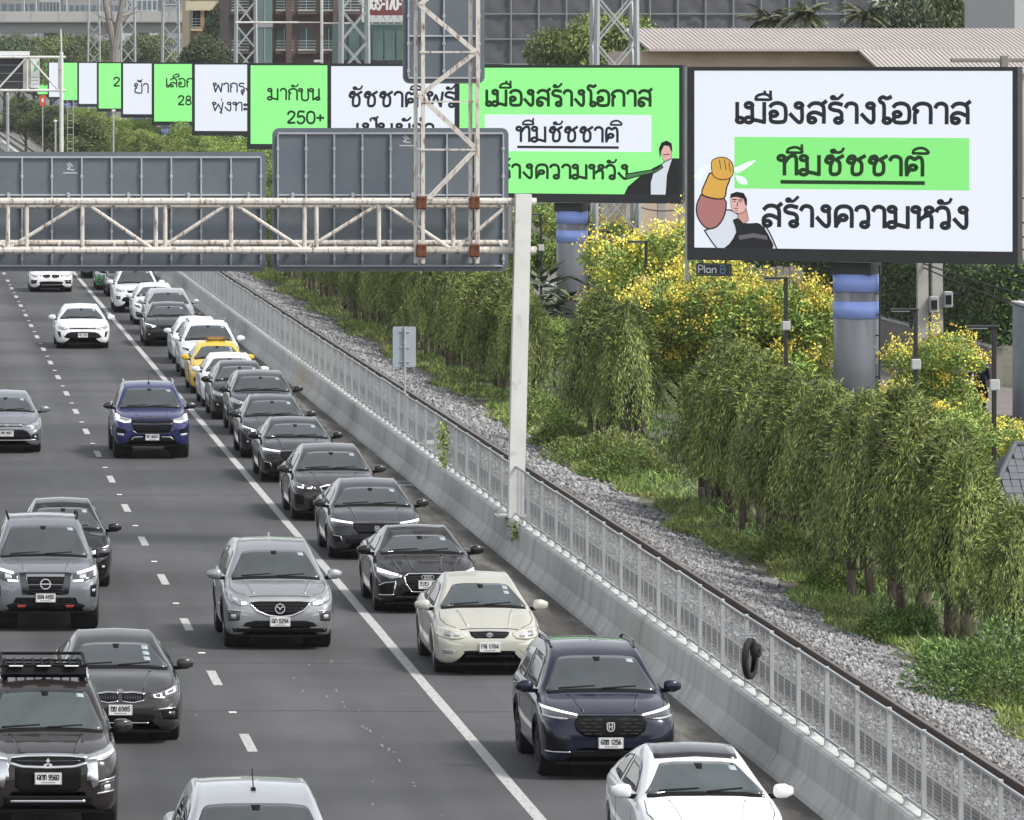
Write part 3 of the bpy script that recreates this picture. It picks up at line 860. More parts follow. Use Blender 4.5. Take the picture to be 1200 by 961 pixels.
for pts in ([(862,197),(878,190),(888,188),(880,195),(866,203)],[(864,205),(875,208),(878,216),(868,214)],[(815,206),(826,196),(836,193),(828,204),(822,212)]):
    fig(0, 'printed_motion_wisp', pts, mat('print_wisp', (.62,.88,.72), .6, emit=.45), .0035, 3, None)
fig(1, 'printed_jacket', [(731,234),(738,219),(752,207),(768,197),(776,193),(790,186),(799,186),(799,234)], M_vest, .006, 0)
fig(1, 'printed_shirt', [(764,234),(764,214),(768,200),(784,187),(790,186),(784,205),(782,234)], M_sh, .0095, 0)
fig(1, 'printed_scarf', [(735,204),(752,201),(772,198),(777,193),(779,196),(770,202),(752,206),(736,210)], M_cape, .011, 0)
fig(1, 'printed_face', [(776,174),(780,169),(787,169),(789,178),(788,186),(781,189),(777,182)], M_pink, .011, ew=.014)
fig(1, 'printed_hair', [(775,186),(774,174),(777,167),(783,164.5),(789,168),(790,178),(788,176),(786,171),(780,170.5),(777,177)], M_line, .0145, 0, None)
fig(1, 'face_line', [(779,181),(787,180),(787,181),(779,182)], M_line, .0155, 0, None)
for q in ((860.5,233,866,234.2),(867.5,233.6,873,234.8),(866.3,237,867.3,241.5),(863.8,246.6,867,247.3)):
    flat('face_line', [(bx(q[0]), bz(q[3], q[0])), (bx(q[2]), bz(q[3], q[2])), (bx(q[2]), bz(q[1], q[2])), (bx(q[0]), bz(q[1], q[0]))], M_line, boards[0][1], .0165)
# operator's name plate under board 0
pb = empty('name_plate', (BL.x, 151.5, 0), 'small dark name plate reading Plan B under the nearest billboard', 'sign')
pb.rotation_euler = (0, 0, BANG)
xa, xb_ = bx(817), bx(858); za, zb_ = bz(323.5, 838)-.06, bz(308.5, 838)-.06
mb = MB(); mb.bevbox(xa, xb_, -.1, -.02, za, zb_, .012); mb.build('plate', M_bf, pb)
mb = MB(); e = .012
ribbon_mesh([[(xa+.03,za+.03),(xb_-.03,za+.03)],[(xb_-.03,za+.03),(xb_-.03,zb_-.03)],[(xb_-.03,zb_-.03),(xa+.03,zb_-.03)],[(xa+.03,zb_-.03),(xa+.03,za+.03)]], .012, lambda a, b, k: (a, -.101-k, b), mb)
mb.build('border_line', mat('plate_border', (.14,.18,.22), .5), pb)
text_obj('lettering', 'Plan', lambda a, b, k: (a, -.101-k, b), xa+.05, xa+.53, za+.08, .17, .026, mat('plate_white', (.6,.63,.66), .5), pb)
text_obj('lettering', 'B', lambda a, b, k: (a, -.101-k, b), xa+.6, xa+.76, za+.08, .17, .026, mat('plate_blue', (.12,.24,.36), .5), pb)
for X in (xa+.15, xb_-.15):
    mb = MB(); mb.box(X-.015, X+.015, -.06, -.03, zb_, BZ0); mb.build('hanger', M_bf, pb)
# slim steel side rail fixed to the left end of the nearest board
mb = MB(); mb.box(-.1, -.03, -.05, .05, BZ0-.45, BZ1+.06); mb.build('side_rail', M_galv, boards[0][0])

# ================================================================ VEHICLES
def paint(name, col, metal=.0, rough=.35):
    return mat('paint_'+name, col, rough, metal=metal, coat=.85, spec=.12, coords='obj', var=.05, vscale=1.5)
M_glass = mat('tinted_glass', (.042,.049,.052), .04, spec=.9, coords='obj', var=.3, vscale=1.2)
M_glass2 = mat('clear_windscreen', (.055,.068,.07), .05, spec=.75, coords='obj', var=.35, vscale=1.6)
M_sglass = mat('side_glass', (.01,.011,.012), .03, spec=.7)
M_trim = mat('car_black_trim', (.007,.007,.008), .7, spec=.12)
M_grille = mat('grille_mesh', (.005,.005,.0055), .7, spec=.12)
M_embl = mat('emblem_silver', (.62,.63,.64), .3, metal=.25)
M_gloss = mat('car_gloss_black', (.006,.006,.007), .12, coat=.6)
M_chrome = mat('chrome', (.68,.68,.69), .12, metal=1.0)
M_dchrome = mat('dark_chrome', (.10,.10,.105), .25, metal=1.0)
M_lamp = mat('lamp_housing', (.36,.37,.38), .15, metal=.55, coat=1.0, coords='obj', var=.5, vscale=14)
M_lampd = mat('lamp_housing_dark', (.06,.06,.065), .15, metal=.4, coat=1.0, coords='obj', var=.6, vscale=16)
M_lampy = mat('lamp_aged', (.52,.50,.42), .25, metal=.2, coat=1.0, coords='obj', var=.4, vscale=12)
M_led = mat('led_lit', (1,1,1), .3, emit=.5)
M_led0 = mat('led_off', (.42,.43,.45), .25, coat=.5)
M_tyre = mat('tyre_rubber', (.014,.014,.014), .85, coords='obj', var=.2, vscale=20)
M_rim = mat('alloy_rim', (.32,.33,.34), .35, metal=.8)
M_rimd = mat('alloy_rim_dark', (.05,.05,.055), .35, metal=.7)
M_under = mat('underbody', (.008,.008,.008), .9)
M_plate = mat('plate_white_paint', (.66,.67,.66), .5)
M_plt = mat('plate_text_black', (.02,.02,.025), .5)
M_stick = mat('windscreen_sticker', (.30,.36,.38), .5)
M_gap = mat('panel_gap', (.006,.006,.006), .7)
M_red = mat('tow_hook_red', (.25,.02,.02), .5)

WHEELS = {}
def wheel_meshes(R, wd, dark):
    k = (R, wd, dark)
    if k in WHEELS: return WHEELS[k]
    r = R*.66
    mb = MB(); h = wd/2
    mb.lathe([(r,-h*.8),(R*.8,-h),(R*.94,-h*.92),(R,-h*.72),(R,-h*.3),(R*.985,-h*.28),(R*.985,-h*.2),(R,-h*.18),(R,h*.18),(R*.985,h*.2),(R*.985,h*.28),(R,h*.3),(R,h*.72),(R*.94,h*.92),(R*.8,h),(r,h*.8)], 'x', (0,0,0), 32)
    t = mb.me('wheel', M_tyre, True)
    mb = MB(); mb.lathe([(r+.004,h*.82),(r-.02,h*.86),(r-.03,h*.3),(r-.03,-h*.8),(r+.004,-h*.82)], 'x', (0,0,0), 32)
    mb.lathe([(0,h*.55),(.06,h*.55),(.07,h*.3)], 'x', (0,0,0), 16)
    for i in range(5):
        for s in (-.11, .11):
            a = 2*PI*i/5+s
            p0 = Vector((h*.5, .05*math.cos(a), .05*math.sin(a))); p1 = Vector((h*.72, (r-.02)*math.cos(a*1+s*.2), (r-.02)*math.sin(a+s*.2)))
            mb.tube(p0, p1, .028, 4, .022)
    mb.lathe([(r-.03,-h*.1),(0,-h*.1)], 'x', (0,0,0), 24)
    rm = mb.me('rim', M_rimd if dark else M_rim)
    WHEELS[k] = (t, rm); return WHEELS[k]

def resamp(pl, n):
    p = np.array(pl, float)
    if len(p) == 1: p = np.vstack([p, p])
    d = np.concatenate([[0], np.cumsum(np.linalg.norm(np.diff(p, axis=0), axis=1))])
    if d[-1] < 1e-9: return np.repeat(p[:1], n, 0)
    t = np.linspace(0, d[-1], n)
    return np.stack([np.interp(t, d, p[:,0]), np.interp(t, d, p[:,1])], 1)

class Shell:
    """car body lofted from plan, profile and cross-sections; x lateral, y backwards from the nose, z up"""
    def __init__(s, S):
        s.S = S; L, W, Ht = S['L'], S['W']/2, S['H']
        zh, zc, yc, yh, zb_, gc = S['zh'], S['zc'], S['yc'], S['yh'], S['belt'], S['gc']
        ty = S['type']
        nz = S.get('nz', .60)
        top = [(0, nz), (.03, nz+.45*(zh-nz)), (.09, nz+.80*(zh-nz)), (.2, zh), (yc*.6, zh+.68*(zc-zh)), (yc, zc), (yc+.05, zc+.025), (yh, Ht-.13), (yh+.3, Ht-.05), (yh+.8, Ht)]
        if ty == 'sedan': top += [(L-1.75, Ht-.06), (L-.75, S.get('zd', 1.07)), (L-.15, S.get('zd', 1.07)-.02), (L, .75)]
        elif ty == 'pickup': top += [(yh+1.55, Ht-.02), (yh+1.8, Ht-.12), (yh+2.0, zb_+.03), (L-.1, zb_+.03), (L, .8)]
        elif ty == 'hatch': top += [(L-1.3, Ht-.07), (L-.35, Ht-.38), (L-.06, 1.0), (L, .75)]
        else: top += [(L-.9, Ht-.04), (L-.35, Ht-.16), (L-.08, 1.05), (L, .75)]
        bl = S.get('blunt', 0.0)
        pw = [(0,.48),(.012,.62),(.04,.745),(.1,.85),(.2,.92),(.4,.975),(.75,1),(L*.5,1),(L-.6,.985),(L-.2,.94),(L-.05,.87),(L,.7)]
        pw = [(y, f+(1-f)*bl if y < .7 else f) for y, f in pw]
        bot = [(0,S.get('nb',.40)),(.015,.31+gc-.2),(.05,.25+gc-.2),(.14,gc+.01),(.3,gc),(L-.4,gc+.02),(L,.42)]
        sh = [(0,nz-.06),(.1,zh-.16),(.35,zh-.07),(yc,zb_-.03),(yh,zb_),(L-.9,zb_+.03),(L-.1,zb_-.05 if ty=='sedan' else zb_),(L,.7)]
        ys = np.concatenate([np.array([0,.006,.015,.03,.05,.075,.105,.14,.185,.24,.31]), np.arange(.4, yc-.05, .12), np.linspace(yc-.04, yh+.3, 16), np.arange(yh+.42, L-.6, .16), np.linspace(L-.55, L, 9)])
        s.ys = ys
        f = lambda kp: pchip([a for a, _ in kp], [b for _, b in kp], ys)
        zt, w, zb, zs = f(top), f(pw)*W, f(bot), f(sh)
        zs = np.minimum(zs, zt-.015)
        rw = S['rw']*W; hm = Ht-zb_
        q = np.clip((zt-zs)/hm, 0, 1); c = np.clip((q-.12)/.25, 0, 1); c = c*c*(3-2*c)
        if ty == 'pickup':
            pass
        rows = []
        for i in range(len(ys)):
            h = zt[i]-zs[i]; ww = w[i]
            xe = .885*ww+(rw-.885*ww)*q[i]**.85
            hood = [(.87*ww, zs[i]+.52*h), (.66*ww, zs[i]+.84*h), (.35*ww, zs[i]+.965*h), (0, zt[i])]
            cab = [(.915*ww, zs[i]+.03), (xe, zs[i]+.87*h), (xe*.74, zt[i]-.022-.02*(1-q[i])), (0, zt[i])]
            up = [(a[0]*(1-c[i])+b[0]*c[i], a[1]*(1-c[i])+b[1]*c[i]) for a, b in zip(hood, cab)]
            lo = [(0, zb[i]), (.8*ww, zb[i]), (.945*ww, zb[i]+.045), (.985*ww, zb[i]+.17*(zs[i]-zb[i])/.6), (ww, .5*(zb[i]+zs[i])+.03), (.988*ww, zs[i]-.13*(zs[i]-zb[i])), (.945*ww, zs[i]-.012)]
            rows.append(catmull(lo+up, 4))
        A = np.array(rows)                       # stations x section points x 2
        s.A = A; n, k = A.shape[:2]
        full = np.concatenate([A, A[:, -2:0:-1]*np.array([-1, 1])], 1)
        m_ = full.shape[1]
        V = np.zeros((n, m_, 3)); V[..., 0] = full[..., 0]; V[..., 1] = ys[:, None]; V[..., 2] = full[..., 1]
        s.V = V.reshape(-1, 3)
        F_ = []
        for i in range(n-1):
            for j in range(m_):
                a, b = i*m_+j, i*m_+(j+1) % m_
                F_.append((a, a+m_, b+m_, b))
        cap0 = tuple(range(m_)); cap1 = tuple(range((n-1)*m_+m_-1, (n-1)*m_-1, -1))
        s.F = F_+[cap0[::-1] if False else cap0, cap1]
        s.m = m_
        s.bvh = BVHTree.FromPolygons([tuple(v) for v in s.V], s.F)
    def front(s, x, z, off):
        h, n, _, _ = s.bvh.ray_cast(Vector((x, -3, z)), Vector((0, 1, 0)))
        if h is None:
            h, n, _, _ = s.bvh.find_nearest(Vector((x, .1, z)))
        if n.y > 0: n = -n
        return h+n*off
    def side(s, y, z, sg, off):
        h, n, _, _ = s.bvh.ray_cast(Vector((sg*3, y, z)), Vector((-sg, 0, 0)))
        if h is None: h, n, _, _ = s.bvh.find_nearest(Vector((sg, y, z)))
        if n.x*sg < 0: n = -n
        return h+n*off
    def top(s, x, y, off):
        h, n, _, _ = s.bvh.ray_cast(Vector((x, y, 4)), Vector((0, 0, -1)))
        if h is None: h, n, _, _ = s.bvh.find_nearest(Vector((x, y, 1)))
        if n.z < 0: n = -n
        return h+n*off

def patch(fn, top, bot, off, name, m, parent, ns=16, nt=5, skirt=.03, smooth=True):
    """skin between two 2d polylines, laid on the body by fn(a,b,off), with a rim going into the body"""
    T, B = resamp(top, ns), resamp(bot, ns)
    v = []
    for j in range(nt+1):
        for i in range(ns):
            p = B[i]+(T[i]-B[i])*j/nt
            v.append(tuple(fn(p[0], p[1], off)))
    f = [(j*ns+i, j*ns+i+1, (j+1)*ns+i+1, (j+1)*ns+i) for j in range(nt) for i in range(ns-1)]
    rim = [i for i in range(ns)]+[j*ns+ns-1 for j in range(1, nt+1)]+[nt*ns+i for i in range(ns-2, -1, -1)]+[j*ns for j in range(nt-1, 0, -1)]
    base = len(v)
    for idx in rim:
        j, i = divmod(idx, ns); p = B[i]+(T[i]-B[i])*j/nt
        v.append(tuple(fn(p[0], p[1], off-skirt)))
    r = len(rim)
    f += [(rim[i], base+i, base+(i+1) % r, rim[(i+1) % r]) for i in range(r)]
    me = mesh_data(name, v, f, m)
    me.polygons.foreach_set('use_smooth', [smooth and i < nt*(ns-1) for i in range(len(f))])
    return obj(name, me, parent)

def mir(h): return [(-x, z) for x, z in h[::-1]]+[p for p in h if abs(p[0]) > 1e-6 or True][(1 if abs(h[0][0]) < 1e-6 else 0):]

EMB = {
 'wing': [ci(0,0,1)[:], [(-.8,.45),(-.35,.35),(0,-.25),(.35,.35),(.8,.45)]],
 'ovals': [[(1.3*math.cos(a), .9*math.sin(a)) for a in np.linspace(0,2*PI,17)], [(1.0*math.cos(a), .42+.4*math.sin(a)) for a in np.linspace(0,2*PI,15)], [(.42*math.cos(a), .82*math.sin(a)) for a in np.linspace(0,2*PI,15)]],
 'hletter': [[(-.9,.8),(-.7,-.9),(.7,-.9),(.9,.8),(.6,.95),(-.6,.95),(-.9,.8)], [(-.4,.7),(-.35,-.65)], [(.4,.7),(.35,-.65)], [(-.35,0),(.35,0)]],
 'rings': [ci(-1.95,0,.85), ci(-.65,0,.85), ci(.65,0,.85), ci(1.95,0,.85)],
 'roundel': [ci(0,0,.9), ci(0,0,.45), [(-.8,0),(.8,0)], [(0,-.8),(0,.8)]],
 'diamonds': [[(0,.1),(-.35,.55),(0,1),(.35,.55),(0,.1)], [(0,.1),(-.55,.05),(-.9,-.5),(-.35,-.5),(0,.1)], [(0,.1),(.55,.05),(.9,-.5),(.35,-.5),(0,.1)]],
 'ringbar': [ci(0,0,.9), [(-1.25,0),(1.25,0)]],
 'ell': [[(-.5,.6),(-.5,-.5),(.5,-.5)], ci(0,0,1)],
}

def car(S, X, d, label, group, detail=2):
    sh = Shell(S); L, W = S['L'], S['W']/2
    root = empty(S['name'], (X, d, 0), label, S['cat'], group)
    P_ = S['paint']; R = S['R']; fo, wb = S['fo'], S['wb']
    trimM = S.get('clad', P_)
    # body, with the wheel arches cut out of the sides
    m_ = sh.m; V = sh.V
    keep, under = [], []
    nsec = sh.A.shape[1]
    for fi, f in enumerate(sh.F):
        c = V[list(f)].mean(0)
        if fi < len(sh.F)-2:
            if abs(c[0]) > .5*W and any((c[1]-yw)**2+(c[2]-R)**2 < (R+.05)**2 for yw in (fo, fo+wb)): continue
            j = fi % m_
            jj = min(j, m_-1-j)
            if jj < 4: under.append(f); continue
        keep.append(f)
    def sub(name, faces, m, parent, smooth=True):
        idx = sorted({i for f in faces for i in f}); mp = {a: b for b, a in enumerate(idx)}
        return obj(name, mesh_data(name, V[idx], [[mp[i] for i in f] for f in faces], m, smooth), parent)
    body = sub('body', keep, P_, root)
    mb = MB()
    mb.box(-.78*W, .78*W, .12, L-.15, S['gc']-.02, S['gc']+.02)
    for yw in (fo, fo+wb):
        for sg in (-1, 1):
            mb.lathe([(R+.05, sg*.5*W), (R+.05, sg*(.93*W))], 'x', (0, yw, R), 20)
            mb.lathe([(0, sg*.5*W), (R+.05, sg*.5*W)], 'x', (0, yw, R), 20)
    mb.box(-.7*W, .7*W, fo+.3, fo+.5, S['gc']-.06, S['gc']+.3)
    mb.build('underbody', M_under, root)
    fr = lambda x, z, o: sh.front(x*W, z, o)
    def C(name, m, off, top, bot, parent=None, **k):
        return patch(fr, mir(top), mir(bot), off, name, m, parent or root, **k)
    def Sd(name, m, off, top, bot, parents=None, **k):
        out = []
        for i, sg in enumerate((-1, 1)):
            t = [(sg*x, z) for x, z in top]; b = [(sg*x, z) for x, z in bot]
            if sg < 0: t, b = t[::-1], b[::-1]
            out.append(patch(fr, t, b, off, name, m, parents[i] if parents else root, **k))
        return out
    # windscreen
    zc, Ht, rw = S['zc'], S['H'], S['rw']
    wz1 = Ht-.155; wt = rw*.90
    ws = C('windshield', S.get('glass', M_glass), .005, [(0, wz1+.012), (wt*.6, wz1+.006), (wt*.93, wz1-.012), (wt, wz1-.05)], [(0, zc+.045), (.5, zc+.035), (.76, zc+.012), (.815, zc+.02)], ns=28, nt=10)
    C('cowl', M_trim, .004, [(0, zc+.043), (.5, zc+.033), (.80, zc+.012)], [(0, zc+.005), (.5, zc-.002), (.80, zc-.02)], ns=24, nt=2)
    if detail > 1:
        for (a, b) in (((-.62, zc+.03), (-.08, zc+.065)), ((.02, zc+.03), (.52, zc+.06))):
            patch(fr, [(a[0], a[1]+.016), (b[0], b[1]+.01)], [a, b], .014, 'wiper', M_trim, ws, ns=8, nt=1)
        patch(fr, [(-.055, wz1-.005), (.055, wz1-.005)], [(-.04, wz1-.055), (.04, wz1-.055)], .0065, 'sensor_shade', M_trim, ws, ns=4, nt=2, skirt=.002)
        for k_ in range(S.get('stick', 1)):
            sx = wt*.72+.012*k_; szz = wz1-.07-.065*k_
            patch(fr, [(sx, szz+.045), (sx+.1, szz+.035)], [(sx+.012, szz), (sx+.115, szz-.006)], .0065, 'sticker', M_stick, ws, ns=4, nt=2, skirt=.002)
    # side windows, door gaps, handles
    yh, yc, belt = S['yh'], S['yc'], S['belt']
    zr = Ht-.20
    rear = {'sedan': L-1.15, 'suv': L-.55, 'hatch': L-.8, 'pickup': yh+1.5}[S['type']]
    ymid = (yh+rear)/2+.05 if S['type'] != 'pickup' else yh+.75
    for sg in (-1, 1):
        sf = lambda y, z, o, sg=sg: sh.side(y, z, sg, o)
        for (t, b) in (([(yh+.08, zr-.04), (yh+.3, zr+.02), (ymid-.06, zr+.035)], [(yc+.5, belt+.055), (ymid-.06, belt+.05)]),
                       ([(ymid+.06, zr+.035), (rear-.35, zr), (rear-.12, zr-.06)], [(ymid+.06, belt+.05), (rear, belt+.09)])):
            patch(sf, t, b, .004, 'side_window', M_sglass, root, ns=10, nt=4)
        if detail > 1:
            for yy in (yc+.28, ymid, rear-.1):
                patch(sf, [(yy-.006, belt-.01), (yy+.006, belt-.01)], [(yy-.03, S['gc']+.16), (yy-.018, S['gc']+.16)], .0025, 'door_gap', M_gap, root, ns=2, nt=6, skirt=.002)
            for yy in (ymid-.28, rear-.35):
                p = sf(yy, belt-.1, .0)
                mb = MB(); mb.bevbox(p.x-.012 if sg < 0 else p.x-.01, p.x+.01 if sg < 0 else p.x+.012, yy, yy+.18, belt-.115, belt-.085, .006)
                mb.build('door_handle', S.get('handle', P_), root)
        # arches
        for yw in (fo, fo+wb):
            t, b = [], []
            a0 = math.asin(max(-.9, min(.9, (S['gc']+.06-R)/(R+.07))))
            for i in range(15):
                a = PI-a0-(PI-2*a0)*i/14
                t.append((yw+(R+.115)*math.cos(a), R+(R+.115)*math.sin(a))); b.append((yw+(R+.035)*math.cos(a), R+(R+.035)*math.sin(a)))
            t = [(y, max(z, S['gc']+.03)) for y, z in t]; b = [(y, max(z, S['gc']+.03)) for y, z in b]
            patch(sf, t, b, .006, 'wheel_arch', trimM, root, ns=15, nt=2, skirt=.05)
        # mirror
        q = sf(yc+.42, belt+.02, 0)
        mir_ = MB()
        n1, n2 = 14, 8
        cx_, cz_ = q.x+sg*.17, belt+S.get('mz', .09)
        vs = []
        for i in range(n2+1):
            ph = -PI/2+PI*i/n2
            for j in range(n1):
                th = 2*PI*j/n1
                ss = lambda v_, e: math.copysign(abs(v_)**e, v_)
                x = .125*ss(math.cos(ph), .55)*ss(math.cos(th), .6)*(1.0); y = .085*ss(math.cos(ph), .55)*ss(math.sin(th), .7); z = .085*ss(math.sin(ph), .6)
                vs.append((cx_+x, yc+.38+y+.12*abs(x+sg*.12)*1.0*(1 if x*sg > 0 else .3), cz_+z*(1-.25*(x*sg > .05))))
        mir_.add(vs, [(i*n1+j, i*n1+(j+1) % n1, (i+1)*n1+(j+1) % n1, (i+1)*n1+j) for i in range(n2) for j in range(n1)])
        mo = mir_.build('mirror', S.get('mirror', P_), root, smooth=True)
        mb = MB(); mb.tube((q.x-sg*.02, yc+.40, belt+.02), (cx_-sg*.06, yc+.40, cz_-.06), .03, 6); mb.build('mirror_arm', M_trim, mo)
    # wheels
    tme, rme = wheel_meshes(R, S.get('tw', .22), S.get('rimdark', False))
    for yw in (fo, fo+wb):
        for sg in (-1, 1):
            wo = obj('wheel', tme, root, (sg*(W-.135), yw, R)); wo.scale = (sg, 1, 1) if sg < 0 else (1, 1, 1)
            wo.rotation_euler = (random.uniform(0, 1.2), 0, 0)
            obj('rim', rme, wo)
    # bonnet gap lines
    if detail > 1:
        for sg in (-1, 1):
            pts = [(.60, .16), (.78, .34), (.86, yc*.6), (.84, yc-.03)]
            t = [(sg*x*W*(1 if y > .3 else .99), y) for x, y in pts]; b = [(sg*(x*W+.009), y) for x, y in pts]
            patch(lambda x, y, o: sh.top(x, y, o), t, b, .002, 'bonnet_gap', M_gap, root, ns=14, nt=1, skirt=.002)
        for sg in (-1, 1):      # pressed crease on the bonnet
            for cr in S.get('crease', [.45]):
                t = [(sg*cr*W*.8, .22), (sg*cr*W*1.1, yc-.1)]; b = [(sg*(cr*W*.8+.035), .22), (sg*(cr*W*1.1+.035), yc-.1)]
                patch(lambda x, y, o: sh.top(x, y, o), t, b, .006, 'bonnet_crease', P_, root, ns=10, nt=2, skirt=.008)
    if detail > 1 and S['type'] != 'none':
        C('bonnet_gap', M_gap, .003, [(0, S['zh']-.028), (.35, S['zh']-.03), (.55, S['zh']-.045)], [(0, S['zh']-.036), (.35, S['zh']-.038), (.55, S['zh']-.053)], ns=20, nt=1, skirt=.002)
    # roof furniture
    if S.get('rails'):
        for sg in (-1, 1):
            mb = MB(); pts = [sh.top(sg*rw*W*.93, yh+.35+i*(S.get('raillen', 1.6))/8, .05 if 0 < i < 8 else .0) for i in range(9)]
            mb.path(pts, .02, 6); mb.build('roof_rail', S['rails'], root)
    if S.get('antenna'):
        p = sh.top(0, yh+.35 if S['antenna'] == 'front' else L-1.5, 0); mb = MB()
        if S['antenna'] == 'front': mb.tube(p, p+Vector((0, .28, .2)), .007, 5); mb.bevbox(p.x-.025, p.x+.025, p.y-.03, p.y+.05, p.z-.01, p.z+.03, .008)
        else: mb.prism([(-.03,0),(.17,0),(.15,.07)], lambda a, b: (p.x-.02, p.y+a, p.z+b-.01), lambda a, b: (p.x+.02, p.y+a, p.z+b-.01))
        mb.build('antenna', M_trim if S['antenna'] == 'front' else P_, root)
    # front features
    for ft in S['front']:
        kind, name, m, off, top, bot = ft[:6]
        if kind == 'c': o = C(name, m, off, top, bot, ns=26)
        else: o = Sd(name, m, off, top, bot)
        for sub_ in (ft[6] if len(ft) > 6 else []):
            k2, n2_, m2, o2, t2, b2 = sub_
            if k2 == 'c': C(n2_, m2, o2, t2, b2, o, ns=22, nt=2)
            else: Sd(n2_, m2, o2, t2, b2, o if isinstance(o, list) else [o, o], ns=12, nt=2)
    e = S.get('emblem')
    if e:
        kind, ez, er, em = e; p = sh.front(0, ez, .03)
        st = EMB[kind]; mb = MB()
        if kind == 'diamonds':
            for q in st: mb.add([(a*er, p.y, ez+b*er) for a, b in q[:-1]], [tuple(range(len(q)-1))])
        else:
            ribbon_mesh([[(a*er, ez+b*er) for a, b in q] for q in st], er*.22, lambda a, b, k: (a, p.y-k, b), mb)
        if kind in ('roundel',):
            mb2 = MB(); mb2.add([(er*.95*math.cos(t), p.y+.004, ez+er*.95*math.sin(t)) for t in np.linspace(0, 2*PI, 20)[:-1]], [tuple(range(19))]); mb2.build('emblem_disc', M_gloss, body)
        mb.build('emblem', em, body)
    if S.get('bonnet_text'):
        s_, z_, h_, wd_, m2 = S['bonnet_text']; p = sh.front(0, z_+h_/2, .022)
        text_obj('lettering', s_, lambda a, b, k: (a, p.y-k, b), -wd_/2, wd_/2, z_, h_, h_*.22, m2, body)
    pl = S.get('plate')
    if pl:
        tx, pz, px_ = pl; p = sh.front(px_, pz, 0); y0 = min(sh.front(px_-.15, pz, 0).y, sh.front(px_+.15, pz, 0).y, p.y, sh.front(px_, pz+.06, 0).y, sh.front(px_, pz-.06, 0).y)-.03
        mb = MB(); mb.bevbox(px_-.17, px_+.17, y0, y0+.05, pz-.075, pz+.075, .006); po = mb.build('license_plate', M_plate, root)
        if tx:
            text_obj('plate_text', tx, lambda a, b, k: (a, y0-.0005-k, b), px_-.14, px_+.14, pz-.012, .062, .014, M_plt, po)
            mb = MB(); ribbon_mesh([[(px_-.085, pz-.045), (px_+.085, pz-.045)]], .016, lambda a, b, k: (a, y0-.0005-k, b), mb); mb.build('plate_text', mat('plate_small_text', (.28,.28,.29), .5), po)
            mb = MB(); q = rounded(px_-.163, px_+.163, pz-.068, pz+.068, .012, 3)
            for a, b in zip(q, q[1:]+q[:1]): ribbon_mesh([[a, b]], .005, lambda a_, b_, k: (a_, y0-.0004-k, b_), mb)
            mb.build('plate_border', M_plt, po)
    return root, sh

# ---- proportions of each kind of car
BASE = {
 'sedan': dict(type='sedan', cat='car', name='sedan', L=4.65, W=1.80, H=1.46, zh=.77, zc=.98, yc=1.15, yh=1.95, belt=.93, gc=.19, rw=.62, R=.325, fo=.9, wb=2.7, nz=.58, zd=1.06, blunt=.12),
 'suv': dict(type='suv', cat='car', name='suv', L=4.6, W=1.85, H=1.68, zh=.93, zc=1.10, yc=1.1, yh=1.85, belt=1.06, gc=.24, rw=.66, R=.36, fo=.92, wb=2.7, nz=.66, nb=.46, blunt=.2),
 'hatch': dict(type='hatch', cat='car', name='hatchback', L=4.45, W=1.75, H=1.50, zh=.78, zc=1.03, yc=1.0, yh=1.9, belt=.96, gc=.19, rw=.61, R=.32, fo=.92, wb=2.7, nz=.58),
 'pickup': dict(type='pickup', cat='pickup truck', name='pickup_truck', L=5.25, W=1.87, H=1.80, zh=1.05, zc=1.20, yc=1.2, yh=1.85, belt=1.15, gc=.34, rw=.68, R=.39, fo=.95, wb=3.1, nz=.82, nb=.6, blunt=.38, tw=.26),
 'bigsuv': dict(type='suv', cat='car', name='suv', L=4.8, W=1.84, H=1.82, zh=1.03, zc=1.19, yc=1.15, yh=1.82, belt=1.14, gc=.30, rw=.68, R=.39, fo=.93, wb=2.8, nz=.80, nb=.56, blunt=.28, tw=.25),
}
G = M_gloss; T = M_trim; CH = M_chrome; LED = M_led
# ---- faces, read from the photograph: 'c' = across the middle, 's' = one on each side; x in half widths, z in metres
def gen_front(dz=0.0, lamp=M_lamp, led=None, gh=.10, wide=.45, chrome=False, sport=False):
    f = []
    hl = [('s', 'headlight', lamp, .004, [(.52,.70+dz),(.75,.745+dz),(.93,.80+dz)], [(.52,.66+dz),(.72,.635+dz),(.93,.70+dz)],
          [('s', 'projector', M_led0 if led is None else led, .008, [(.60,.695+dz),(.70,.71+dz)], [(.60,.655+dz),(.70,.655+dz)])]+
          ([('s', 'led_strip', led, .008, [(.56,.70+dz),(.92,.785+dz)], [(.56,.682+dz),(.92,.765+dz)])] if led else []))]
    gr = [('c', 'grille', M_grille, .004, [(0,.705+dz),(wide*.8,.705+dz),(wide,.69+dz)], [(0,.705-gh+dz),(wide*.75,.705-gh+dz),(wide,.66+dz)],
          [('c', 'grille_bar', CH if chrome else M_dchrome, .010, [(0,.712+dz),(wide,.70+dz)], [(0,.695+dz),(wide,.683+dz)])])]
    lo = [('c', 'lower_intake', T, .004, [(0,.46+dz),(.45,.46+dz),(.6,.43+dz)], [(0,.31+dz*.8),(.5,.31+dz*.8),(.66,.33+dz*.8)],
          [('c', 'intake_slat', M_dchrome, .008, [(0,.39+dz),(.6,.39+dz)], [(0,.38+dz),(.6,.38+dz)])]),
          ('s', 'fog_lamp', T, .004, [(.70,.47+dz),(.88,.50+dz)], [(.72,.37+dz),(.88,.36+dz)],
          [('s', 'fog_bulb', M_led0, .008, [(.77,.44+dz),(.83,.445+dz)], [(.77,.40+dz),(.83,.40+dz)])])]
    return hl+gr+lo

